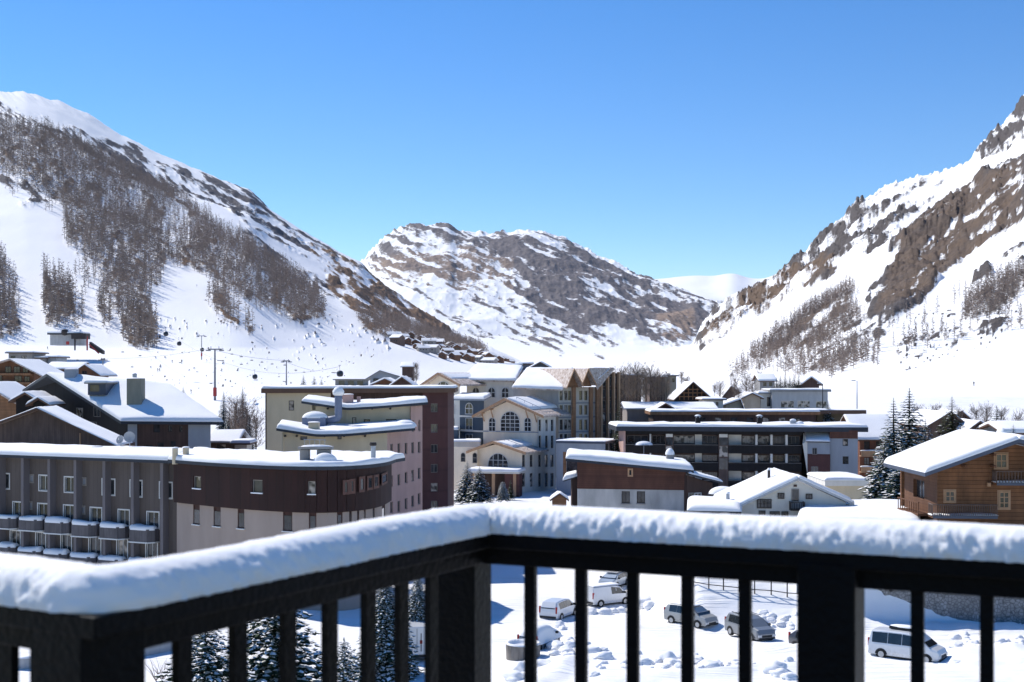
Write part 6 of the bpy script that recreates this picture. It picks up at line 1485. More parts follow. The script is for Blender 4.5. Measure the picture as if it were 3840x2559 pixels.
def car(name, label, L, W, prof, belt, paintm, loc, rz, wr=.33, ax=(.85, .85), side=True, panel=False, snow=0., rack=False, box=False, group=None, rsnow=.0, cat='car'):
    """prof: [(x, ztop, zlow-belt?)] from rear (0) to nose (L): top outline; belt: height of the window line"""
    t = thing(name, label, cat, (0, 0, 0), group); t['_abs'] = 0
    xs = [p[0] for p in prof]; n = len(prof); mb = MB()
    def ring(i):
        x, zt = prof[i][0], prof[i][1]; bl = min(belt, zt - .02)
        e = 1.0
        if i == 0: e = .93
        if i == n-1: e = .80
        if i == n-2: e = .93
        hw = W/2 * e; hr = W/2 * (.80 if zt > belt + .2 else .86 if zt > belt - .1 else .93) * e; zb = .28 if 0 < i < n-1 else .36
        return [(x - L/2, -hw*.94, zb), (x - L/2, -hw, zb + .25), (x - L/2, -hw, bl - .12), (x - L/2, -hw*.975, bl), (x - L/2, -hr, zt - .07), (x - L/2, -hr*.86, zt), (x - L/2, hr*.86, zt), (x - L/2, hr, zt - .07), (x - L/2, hw*.975, bl), (x - L/2, hw, bl - .12), (x - L/2, hw, zb + .25), (x - L/2, hw*.94, zb)]
    rings = [ring(i) for i in range(n)]; vs = [p for r in rings for p in r]; k = 12; fs = []
    for i in range(n-1):
        for j in range(k): j2 = (j+1) % k; fs.append((i*k+j, i*k+j2, (i+1)*k+j2, (i+1)*k+j))
    fs += [tuple(range(k)), tuple(range((n-1)*k, n*k))[::-1]]
    mb.mesh(vs, fs); body = mb.build('body', paintm, t)
    bv = body.modifiers.new('bevel', 'BEVEL'); bv.width = .045; bv.segments = 2; bv.limit_method = 'ANGLE'; bv.angle_limit = math.radians(25)
    # windows follow the greenhouse surface
    def surf(i, f, lo, hi, sgn): # side surface point between stations
        a, b = rings[i], rings[i+1]; off = .012
        def pt(r, u): p = Vector(r[3]).lerp(Vector(r[4]), u); return Vector((p.x, sgn * (-p.y) if sgn > 0 else p.y, p.z))
        return None
    top_i = [i for i in range(n) if prof[i][1] > belt + .2]
    i0, i1 = top_i[0], top_i[-1]
    def gl(pts, nm, m_=None): mbb = MB(); mbb.mesh(pts, [tuple(range(len(pts)))]); return mbb.build(nm, m_ or CGL, t)
    for sgn in (-1, 1):
        def sp_(x, u):
            x = x + 0; i = max(0, min(n-2, next((q for q in range(n-1) if xs[q+1] >= x), n-2))); f_ = (x - xs[i]) / (xs[i+1] - xs[i])
            lo = Vector(rings[i][3]).lerp(Vector(rings[i+1][3]), f_); hi = Vector(rings[i][4]).lerp(Vector(rings[i+1][4]), f_)
            p = lo.lerp(hi, u); p.y -= .014; return (p.x, p.y if sgn < 0 else -p.y, p.z)
        xa, xb = xs[i0] + .22, xs[i1] - .05; cuts = ([xb - 1.05] if panel else [xa + (xb-xa)*.36, xa + (xb-xa)*.68])
        segs = list(zip([xa] + cuts, cuts + [xb])) if not panel else [(xb - 1.0, xb)]
        for a, b in segs:
            nose = b >= xb - .01; q = [sp_(a + .02, .0), sp_(b + (.42 if nose else -.02), .0), sp_(b + (.0 if nose else -.02), .93), sp_(a + .02, .93)]
            gl(q if sgn < 0 else q[::-1], 'side_window')
    def across(i, j, u0, u1, nm, dx):
        a, b = rings[i], rings[j]
        lo0, lo1 = Vector(a[3]), Vector(a[8]); hi0, hi1 = Vector(b[4]), Vector(b[7])
        p = [lo0.lerp(hi0, u0), lo1.lerp(hi1, u0), lo1.lerp(hi1, u1), lo0.lerp(hi0, u1)]
        p = [Vector((q.x + dx, q.y * .9, q.z + .02)) for q in p]; gl(p if dx > 0 else p[::-1], nm)
    across(min(i1+1, n-1), i1, .08, .93, 'windscreen', .03)
    if not panel:
        a, b = rings[0], rings[i0]; zt = prof[i0][1]
        p = [Vector((-L/2 - .015, -W*.36, belt + .08)), Vector((-L/2 - .015, W*.36, belt + .08)), Vector((-L/2 + (xs[i0]*.85) - .02, W*.33, zt - .16)), Vector((-L/2 + xs[i0]*.85 - .02, -W*.33, zt - .16))]
        gl([p[3], p[2], p[1], p[0]], 'rear_window')
    for xw in (-L/2 + ax[0], L/2 - ax[1]):
        for sgn in (-1, 1):
            y0 = sgn * (W/2 - .20); y1 = sgn * (W/2 + .012); w_ = MB(); w_.tube([(xw, y0, wr), (xw, y1, wr)], wr, 18); wo_ = w_.build('wheel', TYRE, t)
            r_ = MB(); r_.tube([(xw, y1 - sgn*.02, wr), (xw, y1 + sgn*.012, wr)], wr*.62, 14); r_.build('rim', RIM, wo_)
            c_ = MB(); seg = 12; vs = []
            for q in range(seg + 1): an = math.pi * q / seg; vs.append((xw + (wr+.09)*math.cos(an), y1 - sgn*.0, wr + (wr+.07)*math.sin(an)))
            vs2 = [(xw + (wr)*math.cos(math.pi*q/seg), y1 - sgn*.0, wr + (wr)*math.sin(math.pi*q/seg)) for q in range(seg + 1)]
            c_.mesh(vs + vs2, [(q, q+1, seg+2+q, seg+1+q) for q in range(seg)]); c_.build('wheel_arch', TRIMB, t)
    hz = min(belt - .18, prof[n-1][1] - .05)
    for sgn in (-1, 1):
        h = MB(); y0 = sgn*W*.26; y1 = sgn*W*.42; h.box(L/2 - .22, L/2 + .015 , min(y0, y1), max(y0, y1), hz - .17, hz + .0); h.build('headlight', LAMP, t)
        h = MB(); h.box(-L/2 - .02, -L/2 + .10, min(sgn*W*.40, sgn*W*.47), max(sgn*W*.40, sgn*W*.47), belt - .30, belt + .25); h.build('tail_light', REDL, t)
        h = MB(); h.box(L/2 - (L - xs[i1]) + .25, L/2 - (L - xs[i1]) + .42, min(sgn*W*.50, sgn*(W*.50+.18)), max(sgn*W*.50, sgn*(W*.50+.18)), belt + .0, belt + .17); h.build('wing_mirror', TRIMB, t)
    h = MB(); h.box(L/2 - .1, L/2 + .02, -W*.24, W*.24, hz - .2, hz - .04); h.build('grille', TRIMB, t)
    h = MB(); h.box(L/2 - .2, L/2 + .035, -W*.40, W*.40, .30, .42); h.build('front_bumper', TRIMB, t)
    h = MB(); h.box(-L/2 - .035, -L/2 + .15, -W*.42, W*.42, .32, .50); h.build('rear_bumper', TRIMB, t)
    h = MB(); h.box(-L/2 + .5, L/2 - .6, -W*.40, W*.40, .16, .34); h.build('chassis', TRIMB, t)
    zt = max(p[1] for p in prof)
    if rack:
        for sgn in (-1, 1): h = MB(); h.tube([(xs[i0]-L/2+.3, sgn*W*.33, zt+.06), (xs[i1]-L/2-.2, sgn*W*.33, zt+.06)], .025, 6); h.build('roof_rail', TRIMB, t)
    if box:
        h = MB(); h.box(-L/2+1.2, L/2-1.9, -.05, .62, zt+.05, zt+.22); bo = h.build('roof_box', TRIMB, t); snow_o = dome(bo, (-.25, .28, zt+.2), 1.1, .38, .16, 'roof_snow')
    if rsnow:
        a, b = xs[i0] - L/2 + .1, xs[i1] - L/2; pts = []
        s_ = snow_loft(t, [Vector((a, -W*.36, zt)), Vector((b, -W*.36, zt))], [Vector((a, W*.36, zt)), Vector((b, W*.36, zt))], rsnow, 3, step=.3, r=.18, grow=0, lump=.03)
    t.location = loc; t.rotation_euler = (0, 0, rz); return t
VAN = [(0,.95),(.05,1.45),(.22,1.92),(.9,1.96),(2.6,1.96),(3.45,1.88),(4.35,1.12),(4.8,.98),(4.98,.72)]
MPV = [(0,.85),(.05,1.25),(.35,1.64),(1.0,1.70),(2.2,1.70),(2.95,1.58),(3.75,1.05),(4.3,.92),(4.5,.62)]
SUV = [(0,.9),(.06,1.3),(.35,1.72),(1.0,1.78),(2.5,1.76),(3.1,1.64),(3.85,1.15),(4.45,1.02),(4.62,.7)]
HAT = [(0,.8),(.08,1.1),(.6,1.42),(1.2,1.47),(2.1,1.45),(2.7,1.32),(3.4,.95),(3.95,.80),(4.1,.58)]
CARGO = [(0,1.0),(.03,1.6),(.1,1.83),(.9,1.86),(2.6,1.84),(3.1,1.70),(3.8,1.10),(4.3,.98),(4.45,.68)]
def by_wheels(rear, front, L, ax, W, near=1):
    a, b = hit(*rear, 60, 200), hit(*front, 60, 200); d = (b - a); wb = d.xy.length; ang = math.atan2(d.y, d.x)
    want = L - ax[0] - ax[1]; c = (a + b) / 2
    # near wheels touch the seen points; the body centre lies half a width away from the viewer
    n = Vector((-math.sin(ang), math.cos(ang), 0)); n = n if n.y > 0 else -n
    c = c + n * (W/2 - .05) + Vector((math.cos(ang), math.sin(ang), 0)) * ((ax[0] - ax[1]) / 2)
    print('CAR', 'wheelbase seen %.2f wanted %.2f' % (wb, want), 'ang', round(math.degrees(ang), 1), 'at', [round(v, 1) for v in c])
    c.z = min(a.z, b.z) + .0 if abs(a.z-b.z) < .3 else (a.z+b.z)/2
    return (c.x, c.y, c.z - .02), ang
l, a = by_wheels((3287, 2468), (3486, 2487), 5.0, (.95, .9), 1.9); car('camper_van', 'white passenger van with a dark snow topped roof box, rightmost vehicle', 5.0, 1.9, VAN, 1.12, P_WHITE, l, a, .34, (.95, .9), box=True, group='vehicles in the car park', cat='van')
l, a = by_wheels((2718, 2383), (2840, 2408), 4.6, (.85, .85), 1.85); car('parked_car', 'dark grey tall car with roof rails between the silver and the dark blue car', 4.62, 1.85, SUV, 1.10, P_GREY, l, a, .35, rack=True, group='vehicles in the car park')
l, a = by_wheels((2513, 2337), (2622, 2360), 4.5, (.85, .85), 1.8); car('parked_car', 'silver grey family car with snow on its bonnet, leftmost in the middle row', 4.5, 1.8, MPV, 1.05, P_SILVER, l, a, .33, rsnow=.08, group='vehicles in the car park')
l, a = by_wheels((2966, 2434), (3082, 2456), 4.1, (.75, .8), 1.75); car('parked_car', 'dark blue low car half hidden behind the wide railing post', 4.1, 1.75, HAT, .95, P_DARK, l, a, .32, rsnow=.07, group='vehicles in the car park')
l, a = by_wheels((2086, 2328), (2172, 2303), 4.5, (.85, .85), 1.8); car('parked_car', 'white family car seen from behind, parked left of the white delivery van', 4.5, 1.8, MPV, 1.05, P_WHITE, l, a, .33, group='vehicles in the car park')
l, a = by_wheels((2255, 2277), (2345, 2266), 4.4, (.8, .85), 1.8); car('delivery_van', 'white windowless delivery van in front of the pale blue car', 4.45, 1.8, CARGO, 1.1, P_WHITE, l, a, .32, (.8, .85), panel=True, rsnow=.1, group='vehicles in the car park', cat='van')
p = hit(2305, 2206, 60, 200); car('parked_car', 'pale blue car with snow on its bonnet facing the railing, farthest in the car park', 4.1, 1.75, HAT, .95, P_LBLUE, (p.x, p.y + .8, p.z), math.radians(-118), .32, rsnow=.08, group='vehicles in the car park')
p = hit(2030, 2432, 50, 150); o = car('buried_car', 'small car buried in thick snow beside the round stone planter', 4.1, 1.75, HAT, .95, P_LBLUE, (p.x-.1, p.y + 1.0, p.z - .1), math.radians(62), .32, group='vehicles in the car park')
mb = MB(); vs = []; U_ = 16
for i in range(U_ + 1):
    x = -2.15 + 4.3 * i / U_; top = np.interp(x + 2.05, [q[0] for q in HAT], [q[1] for q in HAT])
    for j in range(11):
        y = -1.0 + 2.0 * j / 10; e = max(0, 1 - abs(y)**5) * max(0.02, 1 - abs(x/2.16)**14); vs.append((x, y, .55 + (top + .28 - .55) * e + .05*mnoise.noise(Vector((x*2, y*2, 0)))))
mb.mesh(vs, [(i*11+j, (i+1)*11+j, (i+1)*11+j+1, i*11+j+1) for i in range(U_) for j in range(10)]); mb.build('car_snow', SNOWR, o, smooth=True)
# white box truck half hidden behind the corner post
p = hit(1562, 2486, 50, 150); t = thing('box_truck', 'white box truck seen from behind with a dark and red mark on its back', 'truck', (p.x, p.y, p.z), 'vehicles in the car park', math.radians(8)); t['_abs'] = 0
mb = MB(); mb.box(-1.0, 1.0, 0, 3.6, .55, 2.55); o = mb.build('box_body', P_WHITE, t); o.modifiers.new('bevel', 'BEVEL').width = .05
mb = MB(); mb.box(-.9, .9, 3.7, 5.2, .45, 2.0); o = mb.build('cab', P_WHITE, t); o.modifiers.new('bevel', 'BEVEL').width = .15
mb = MB(); mb.box(-.75, .75, 5.19, 5.22, 1.2, 1.85); mb.build('windscreen', CGL, t)
mb = MB(); mb.box(-.9, .9, .05, 5.0, .35, .55); mb.build('chassis', TRIMB, t)
for x in (-.8, .8):
    for y in (.8, 4.3): w_ = MB(); w_.tube([(x-.12, y, .35), (x+.12, y, .35)], .35, 16); wo_ = w_.build('wheel', TYRE, t); r_ = MB(); r_.tube([(x-.13, y, .35), (x+.13, y, .35)], .2, 12); r_.build('rim', RIM, wo_)
mb = MB(); mb.box(.02, .05, -.01, -.002, .8, 2.45); mb.build('door_seam', TRIMB, t); mb = MB(); mb.box(.30, .36, -.02, -.004, .8, 2.1); mb.build('door_bar', TRIMB, t)
mb = MB(); mb.box(.24, .42, -.014, -.004, 1.35, 1.6); mb.build('red_mark', REDL, t)
for x in (-.85, .75): mb = MB(); mb.box(x, x+.12, -.03, -.002, .6, .8); mb.build('tail_light', REDL, t)

# round planter
p = hit(1962, 2478, 50, 150); t = thing('round_planter', 'round boarded planter filled with snow, half behind the railing post', 'planter', p)
mb = MB(); mb.lathe((p.x, p.y + 1.2, p.z - .3), [(1.2, 0), (1.25, 1.25), (1.05, 1.25), (1.03, .85)], 24); mb.build('planter_wall', PLANTER, t)
mb = MB(); mb.lathe((p.x, p.y + 1.2, p.z - .3), [(1.24, 1.252), (1.22, 1.36), (1.1, 1.38), (1.0, 1.2), (.6, 1.0), (.01, .95)], 24); mb.build('planter_snow', SNOWR, t, smooth=True)
# fence along the edge of the car park
fp = [hit(x, y, 60, 200) for x, y in ((2600, 2200), (2658, 2208), (2713, 2214), (2772, 2220), (2830, 2227), (2892, 2232), (2952, 2240), (3012, 2246))]
t = thing('rail_fence', 'thin dark two rail fence along the back of the car park', 'fence', fp[3])
for p in fp: mb = MB(); mb.tube([p - Vector((0,0,.3)), p + Vector((0,0,1.35))], .055, 6); mb.build('fence_post', FRD, t)
for h in (.35, 1.25): mb = MB(); mb.tube([p + Vector((0,-.06,h)) for p in fp], .04, 5); mb.build('fence_rail', FRD, t)
# stone retaining wall under the log chalet
t = thing('stone_wall', 'rubble stone retaining wall in shade at the back of the car park, below the log chalet', 'wall', (38, 109, 0))
A_, B_ = (27.2, 109.8), (56, 107.0); f = Fac(A_, B_); mb = MB(); nseg = 60; vs = []; 
for i in range(nseg + 1):
    s0 = f.L * i / nseg
    for z in (-.5, .6, 1.5, 2.4, 3.3, 4.2, 5.0): p = f.p(s0, z + (.12*mnoise.noise(Vector((s0, 3, 0))) if z > 4 else 0), .12 * mnoise.noise(Vector((s0*1.3, z*1.3, 5)))); vs.append(p)
mb.mesh(vs, [(i*7+j, (i+1)*7+j, (i+1)*7+j+1, i*7+j+1) for i in range(nseg) for j in range(6)])
mb.quad(f.p(0, 4.9, .0), f.p(f.L, 4.9, .0), f.p(f.L, 4.9, -.6), f.p(0, 4.9, -.6)); mb.build('stonework', STONE, t)
snow_loft(t, [f.p(0, 4.9, .05), f.p(f.L, 4.9, .05)], [f.p(0, 4.9, -.8), f.p(f.L, 4.9, -.8)], .35, 7, step=.5, r=.25, name='wall_snow')
for i, x in enumerate((3338, 3565)):
    s0 = f.s_(x); mb = MB(); f.boxm(mb, s0-.12, s0+.12, 2.1, 4.6, .2, .35); f.boxm(mb, s0-.5, s0-.1, 2.25, 2.4, .2, .3); mb.build('drain_spout', FRD, t)
# concrete parapet of the lower lane, left
pp = [hit(x, y, 40, 120) for x, y in ((-60, 2500), (90, 2512), (190, 2500), (540, 2462), (640, 2442), (760, 2425))]
t = thing('parapet', 'low grey concrete parapet along the lane seen through the left balusters', 'wall', pp[2])
mb = MB(); vs = []
for p in pp: vs += [p + Vector((0,0,-.5)), p + Vector((0,0,.75)), p + Vector((.05,.35,.75)), p + Vector((.05,.35,-.5))]
mb.mesh(vs, [(i*4+j, i*4+4+j, i*4+4+j+1, i*4+j+1) for i in range(len(pp)-1) for j in range(3)]); mb.build('concrete', LCONC, t)
snow_loft(t, [p + Vector((0,0,.75)) for p in pp], [p + Vector((.05,.35,.75)) for p in pp], .15, 8, step=.4, r=.12, name='parapet_snow')
for i, (x, y, s_) in enumerate(((150, 2500, 1.2), (640, 2430, 1.4), (585, 2555, 1.6), (610, 2558, 1.8))):
    p = hit(x, y, 30, 120); t = thing('bare_shrub', 'leafless shrub poking out of the snow by the concrete parapet', 'shrub', p, 'shrubs by the lane'); rn = random.Random(i)
    mb = MB()
    for k in range(14): a = rn.random()*6.28; e = Vector((math.cos(a)*.5, math.sin(a)*.5, rn.uniform(.6, 1.))) * s_; mb.tube([p, p + e*.5 + Vector((0,0,.1)), p + e], [.02, .014, .004], 4)
    mb.build('twigs', BARK, t)
# lumps of ploughed snow
def lump(seed):
    rn = random.Random(seed); bm = bmesh.new(); bmesh.ops.create_icosphere(bm, subdivisions=3, radius=1)
    for v in bm.verts: q = 1 + .38*mnoise.noise(v.co*1.4 + Vector((seed*3, 0, 0))) + .16*mnoise.noise(v.co*4 + Vector((seed, 2, 0))); v.co = Vector((v.co.x*q*1.2, v.co.y*q, v.co.z*q*.75))
    me = bpy.data.meshes.new('snow_lump'); bm.to_mesh(me); bm.free(); me.polygons.foreach_set('use_smooth', [True]*len(me.polygons)); me.materials.append(SNOWR); return me
LMPS = [lump(i) for i in range(5)]; rn = random.Random(4)
big_ = [(2420,2268,.95),(2440,2275,.55),(2215,2302,.6),(2270,2303,.55),(2330,2295,.5),(2300,2298,.45),(2095,2352,.55),(2110,2362,.4),(2060,2420,.6),(2085,2432,.7),(2120,2445,.55),(2140,2425,.5),(2035,2498,.6),(1960,2512,.6),(1930,2548,.7),(2270,2470,.6),(2225,2445,.45),(2260,2440,.35),(2410,2490,.5),(2500,2480,.7),(2520,2492,.5),(2660,2505,.65),(2690,2496,.4),(2610,2488,.3),(2900,2520,.8),(2925,2535,.55),(2960,2545,.5),(2930,2345,.5),(2890,2330,.4),(2860,2322,.35)]
def addlump(x, y, r): 
    p = hit(x, y, 45, 200); o = bpy.data.objects.new('snow_lump', LMPS[rn.randrange(5)]); COL.objects.link(o); o.location = (p.x, p.y, p.z + r*.15); o.scale = (r*rn.uniform(.8,1.3), r*rn.uniform(.8,1.2), r*rn.uniform(.7,1.1)); o.rotation_euler = (0, 0, rn.random()*6.28)
    tag(o, 'lump of ploughed snow lying on the car park', 'snow lump', 'ploughed snow lumps on the car park')
for x, y, r in big_: addlump(x, y, r)
for k in range(210):
    z_ = rn.random()
    if z_ < .6: x, y = rn.uniform(3530, 3850), rn.uniform(2340, 2500)
    elif z_ < .75: x, y = rn.uniform(2180, 3000), rn.gauss(2492, 14)
    elif z_ < .88: x, y = rn.uniform(2040, 2200), rn.uniform(2390, 2470)
    else: x, y = rn.uniform(2840, 3000), rn.uniform(2300, 2370)
    addlump(x, min(y, 2556), rn.uniform(.10, .42))
# satellite dishes on the roof behind the grey building
for i, (x, y, r, lb) in enumerate(((485, 1640, 21, 'larger white satellite dish with snow on the roof edge beside the plank house'), (452, 1650, 17, 'smaller tilted satellite dish left of the larger one'))):
    c = P(x, y, 141.5); R_ = r / F * 141.5; t = thing('satellite_dish', lb, 'satellite dish', (c.x, c.y, 11.9)); bm = bmesh.new(); M_ = Vector((.25 - i*.7, -1, .35)).to_track_quat('Z', 'Y').to_matrix()
    mb = MB(); seg = 18; vs = []; fs = []
    for j in range(5):
        q = j / 4
        for k in range(seg): a = 2*math.pi*k/seg; v = M_ @ Vector((R_*q*math.cos(a), R_*q*math.sin(a), .22*R_*q*q)); vs.append(c + v)
    for j in range(4): fs += [(j*seg+k, j*seg+(k+1) % seg, (j+1)*seg+(k+1) % seg, (j+1)*seg+k) for k in range(seg)]
    mb.mesh(vs, fs); mb.build('dish', LCONC, t, smooth=True); mb = MB(); mb.tube([c + Vector((0,.1,0)), (c.x, c.y+.15, 11.9)], .06, 6); mb.tube([c - Vector((0,0,R_*.8)), c + M_ @ Vector((0,0,.7*R_))], .03, 5); mb.build('mast', METAL, t)
chimney(bpy.data.objects['apartment_building'], 342, 376, 1676, 1706, 140, BEIGE, dy=.8, snow=.1)
# ------------------------------------------------------------------ ski lifts on the left slope
PYL = MAT('pylon_steel', (.22, .22, .24), .6, .15, 2, metal=.3, streak=False); RED = MAT('red_padding', (.40, .05, .045), .7, .2, 3, streak=False); CAB = MAT('dark_cabin_shell', (.03, .032, .04), .3, .2, 2, streak=False)
def pylon(label, px, ytop, ybase, d, halfw, red=.12, first=None, loc_hit=None):
    b, tp = P(px, ybase, d), P(px, ytop, d); h = tp.z - b.z; t = thing('lift_pylon', label, 'lift pylon', b, 'lift pylons on the left slope')
    r = max(.22, h*.022); mb = MB(); mb.tube([b - Vector((0,0,3)), tp], [r*1.3, r*.8], 8); mb.build('mast', PYL, t)
    w_ = halfw / F * d; mb = MB(); mb.box(b.x-w_, b.x+w_, d-.25, d+.25, tp.z-.4, tp.z); mb.tube([(b.x-w_*.6, d, tp.z), (b.x-w_*.6, d, tp.z+w_*.35)], .1, 4); mb.tube([(b.x+w_*.6, d, tp.z), (b.x+w_*.6, d, tp.z+w_*.35)], .1, 4); mb.build('crossarm', PYL, t)
    for s in (-1, 1): mb = MB(); mb.box(b.x+s*w_-.35, b.x+s*w_+.35, d-2., d+2., tp.z-.75, tp.z-.4); mb.build('sheave_train', PYL, t)
    if red: mb = MB(); mb.tube([b - Vector((0,0,1)), b + Vector((0,0,h*red))], r*1.9, 8); mb.build('padding', RED, t)
    return t
pylon('tall grey chairlift pylon with wide T arm and red foot padding', 806, 1308, 1474, 415, 25)
pylon('short pylon with a narrow crossarm farther up the white piste', 756, 1259, 1330, 760, 14, .1)
pylon('thin pylon rising behind the beige block roof', 1074, 1352, 1448, 470, 14, 0)
pylon('very thin pole pylon above the snowy roof of the black house', 386, 1345, 1410, 480, 8, 0)
pylon('tall thin pylon on the steep slope at the upper left', 133, 858, 958, 1500, 12, 0)
pylon('slim pylon between the dark wood and the piste, left', 370, 1120, 1215, 1050, 7, 0)
pylon('pylon in the gap of the forest above the lower piste', 201, 905, 980, 1350, 8, 0)
def cabin():
    t = thing('gondola_cabin', 'x', 'gondola'); t['_abs'] = 0
    mb = MB(); vs = []; prof = [(.35, -1.05), (.85, -.9), (1.08, -.45), (1.12, .1), (.98, .65), (.7, .98), (.25, 1.08)]; seg = 12
    for r, z in prof:
        for k in range(seg): a = 2*math.pi*k/seg; vs.append((r*math.cos(a)*1.05, r*math.sin(a), z))
    n = len(prof); fs = [(i*seg+k, i*seg+(k+1) % seg, (i+1)*seg+(k+1) % seg, (i+1)*seg+k) for i in range(n-1) for k in range(seg)] + [tuple(range(seg))[::-1], tuple(range((n-1)*seg, n*seg))]
    mb.mesh(vs, fs); mb.build('shell', CAB, t, smooth=True)
    mb = MB()
    for k in range(seg):
        a0, a1 = 2*math.pi*(k+.12)/seg, 2*math.pi*(k+.88)/seg; mb.quad((1.10*math.cos(a0)*1.07, 1.10*math.sin(a0), .05), (1.10*math.cos(a1)*1.07, 1.10*math.sin(a1), .05), (1.02*math.cos(a1)*1.07, 1.02*math.sin(a1), .62), (1.02*math.cos(a0)*1.07, 1.02*math.sin(a0), .62))
    mb.build('glazing', CGL, t); mb = MB(); mb.tube([(0,0,1.05),(0,.25,1.8),(0,.25,2.9)], .06, 5); mb.tube([(-.5,.25,2.9),(.5,.25,2.9)], .1, 5); mb.build('hanger', PYL, t); return t
def chair():
    t = thing('lift_chair', 'x', 'lift chair'); t['_abs'] = 0
    mb = MB(); mb.box(-1.3, 1.3, -.3, .3, -.05, .08); mb.build('seat', CAB, t); mb = MB(); mb.box(-1.3, 1.3, .28, .36, .05, .7); mb.build('backrest', CAB, t); mb = MB(); mb.tube([(0,.3,.3),(0,.7,1.2),(0,.1,2.6)], .07, 5); mb.build('hanger', PYL, t); return t
c0, h0 = cabin(), chair()
cabs = [(190,951,1350,7.5),(302,1053,1150,7.5),(414,1139,980,8),(622,1253,620,9.5),(672,1289,560,9),(758,1312,520,8),(956,1413,420,10),(1275,1402,330,12.5),(263,992,1250,6.5),(238,995,1270,5.5),(35,775,1900,5.5),(41,833,1800,5.5),(97,842,1750,6.5),(107,857,1700,6.5),(135,859,1690,6),(386+120,1203,900,5)]
lab = {0:'upper edge of the forest gap',}
names = ['at the head of the forest gap, upper left','in the forest gap, third from the top','against the dark wood above the lower piste','at the foot of the wood, left of the short pylon','just left of the short pylon','hanging at the foot of the short pylon','above the beige block, left of the big round one','largest round one hanging above the grey roof cabin','beside the thin line of trees in the forest gap','left of its neighbour in the forest gap','highest of all at the left edge','second highest at the left edge','top one of the cluster by the retaining wall','middle one of the cluster by the retaining wall','right one of the cluster by the retaining wall','tiny one at the wood edge above the piste']
def label_of(px, d): return d
for i, (x, y, d, r) in enumerate(cabs):
    o = c0 if i == 0 else copy_tree(c0); o.location = P(x, y, d); s = r / F * d / 1.15; o.scale = (s, s, s); o.rotation_euler = (0, 0, .4*i)
    o['label'] = 'dark round gondola cabin ' + names[i]; o['group'] = 'gondola cabins'
chs = [(944,1353),(982,1360),(1020,1367),(1068,1371),(1109,1390),(1140,1398),(833,1311),(870,1330),(905,1340),(945-40,1368),(460,1322),(525,1336),(290,1352),(495,1378),(53,897),(115,930),(128,978),(156,997),(195,1001),(128,1045)]
for i, (x, y) in enumerate(chs):
    d = 430 if x > 800 else 480 if y > 1300 else 1500; o = h0 if i == 0 else copy_tree(h0); o.location = P(x, y, d); s = (5.2 if d < 600 else 5.0) / F * d / 1.3; o.scale = (s, s, s)
    o['label'] = 'small dark lift chair hanging over the piste'; o['group'] = 'chairlift chairs'
mb = MB()
def cable(lb, pts):
    mb = MB(); Ps = [P(*p) for p in pts]; fine = []
    for a, b in zip(Ps, Ps[1:]):
        for k in range(8): u = k/8; q = a.lerp(b, u); q.z -= 4*u*(1-u)*(b-a).length*.012; fine.append(q)
    fine.append(Ps[-1]); mb.tube(fine, .05, 4); tag(mb.build('lift_cable', PYL), lb, 'cable')
cable('long thin gondola cable coming down the forest gap to the round cabins', [(35,770,1900),(133,850,1500),(302,1040,1150),(414,1125,980),(622,1238,620),(956,1392,420),(1275,1375,330)])
cable('thin chairlift cable strung over the T shaped pylon above the lower piste', [(386,1344,480),(782,1308,415),(1060,1352,470),(1180,1392,500)])
# bottom station under the trees, left
d = 760; t = thing('lift_station', 'low white lift station with dark flat roof and red pads below the piste', 'building', P(250, 1300, d))
a, b = P(188, 1292, d), P(300, 1236, d); z0 = a.z - .5; b.z += 1.5
mb = MB(); mb.box(a.x, b.x, d, d+14, z0, b.z-4.5); mb.build('wall', LCONC, t); mb = MB(); mb.box(a.x-1, b.x+1, d-2, d+15, b.z-4.5, b.z-3.6); ro = mb.build('roof', ROOFD, t); snow_loft(ro, [Vector((a.x-1, d-2, b.z-3.6)), Vector((b.x+1, d-2, b.z-3.6))], [Vector((a.x-1, d+15, b.z-3.6)), Vector((b.x+1, d+15, b.z-3.6))], .8, 4, step=2)
q = P(308, 1262, d); mb = MB(); mb.box(P(280,0,d).x, P(334,0,d).x, d-6, d+2, q.z-1.6, q.z+1.6); mb.build('canopy_beam', FRD, t)
for x in (281, 327): mb = MB(); c = P(x, 1262, d-3); mb.tube([(c.x, c.y, c.z), (c.x, c.y, c.z-8)], .45, 6); mb.build('canopy_post', RED if x > 300 else FRD, t)
mb = MB(); c, e = P(250, 1293, d-3), P(260, 1281, d-3); mb.box(c.x, e.x, d-4, d-3, c.z, e.z); mb.build('safety_pad', RED, t)
mb = MB(); mb.lathe(P(243, 1250, d-1), [(.1, 2.4), (1.6, 2.), (2.1, .6), (1.6, -1), (.1, -1.4)], 12); mb.build('bullwheel', FRD, t)
t = thing('groomer_ramp', 'dark and red loading ramp beside the lift station', 'ramp', P(355, 1300, d)); mb = MB(); a, b = P(335, 1292, d), P(385, 1316, d); mb.mesh([(a.x, d, a.z+1.5), (b.x, d, b.z), (b.x, d, b.z-2), (a.x, d, a.z-2), (a.x, d+4, a.z+1.5), (b.x, d+4, b.z), (b.x, d+4, b.z-2), (a.x, d+4, a.z-2)], [(0,1,2,3),(7,6,5,4),(0,4,5,1),(1,5,6,2),(2,6,7,3),(3,7,4,0)]); mb.build('deck', FRD, t)
mb = MB(); mb.tube([(a.x, d-.5, a.z), (b.x-2, d-.5, b.z-1.5)], .4, 6); mb.build('side_pad', RED, t)
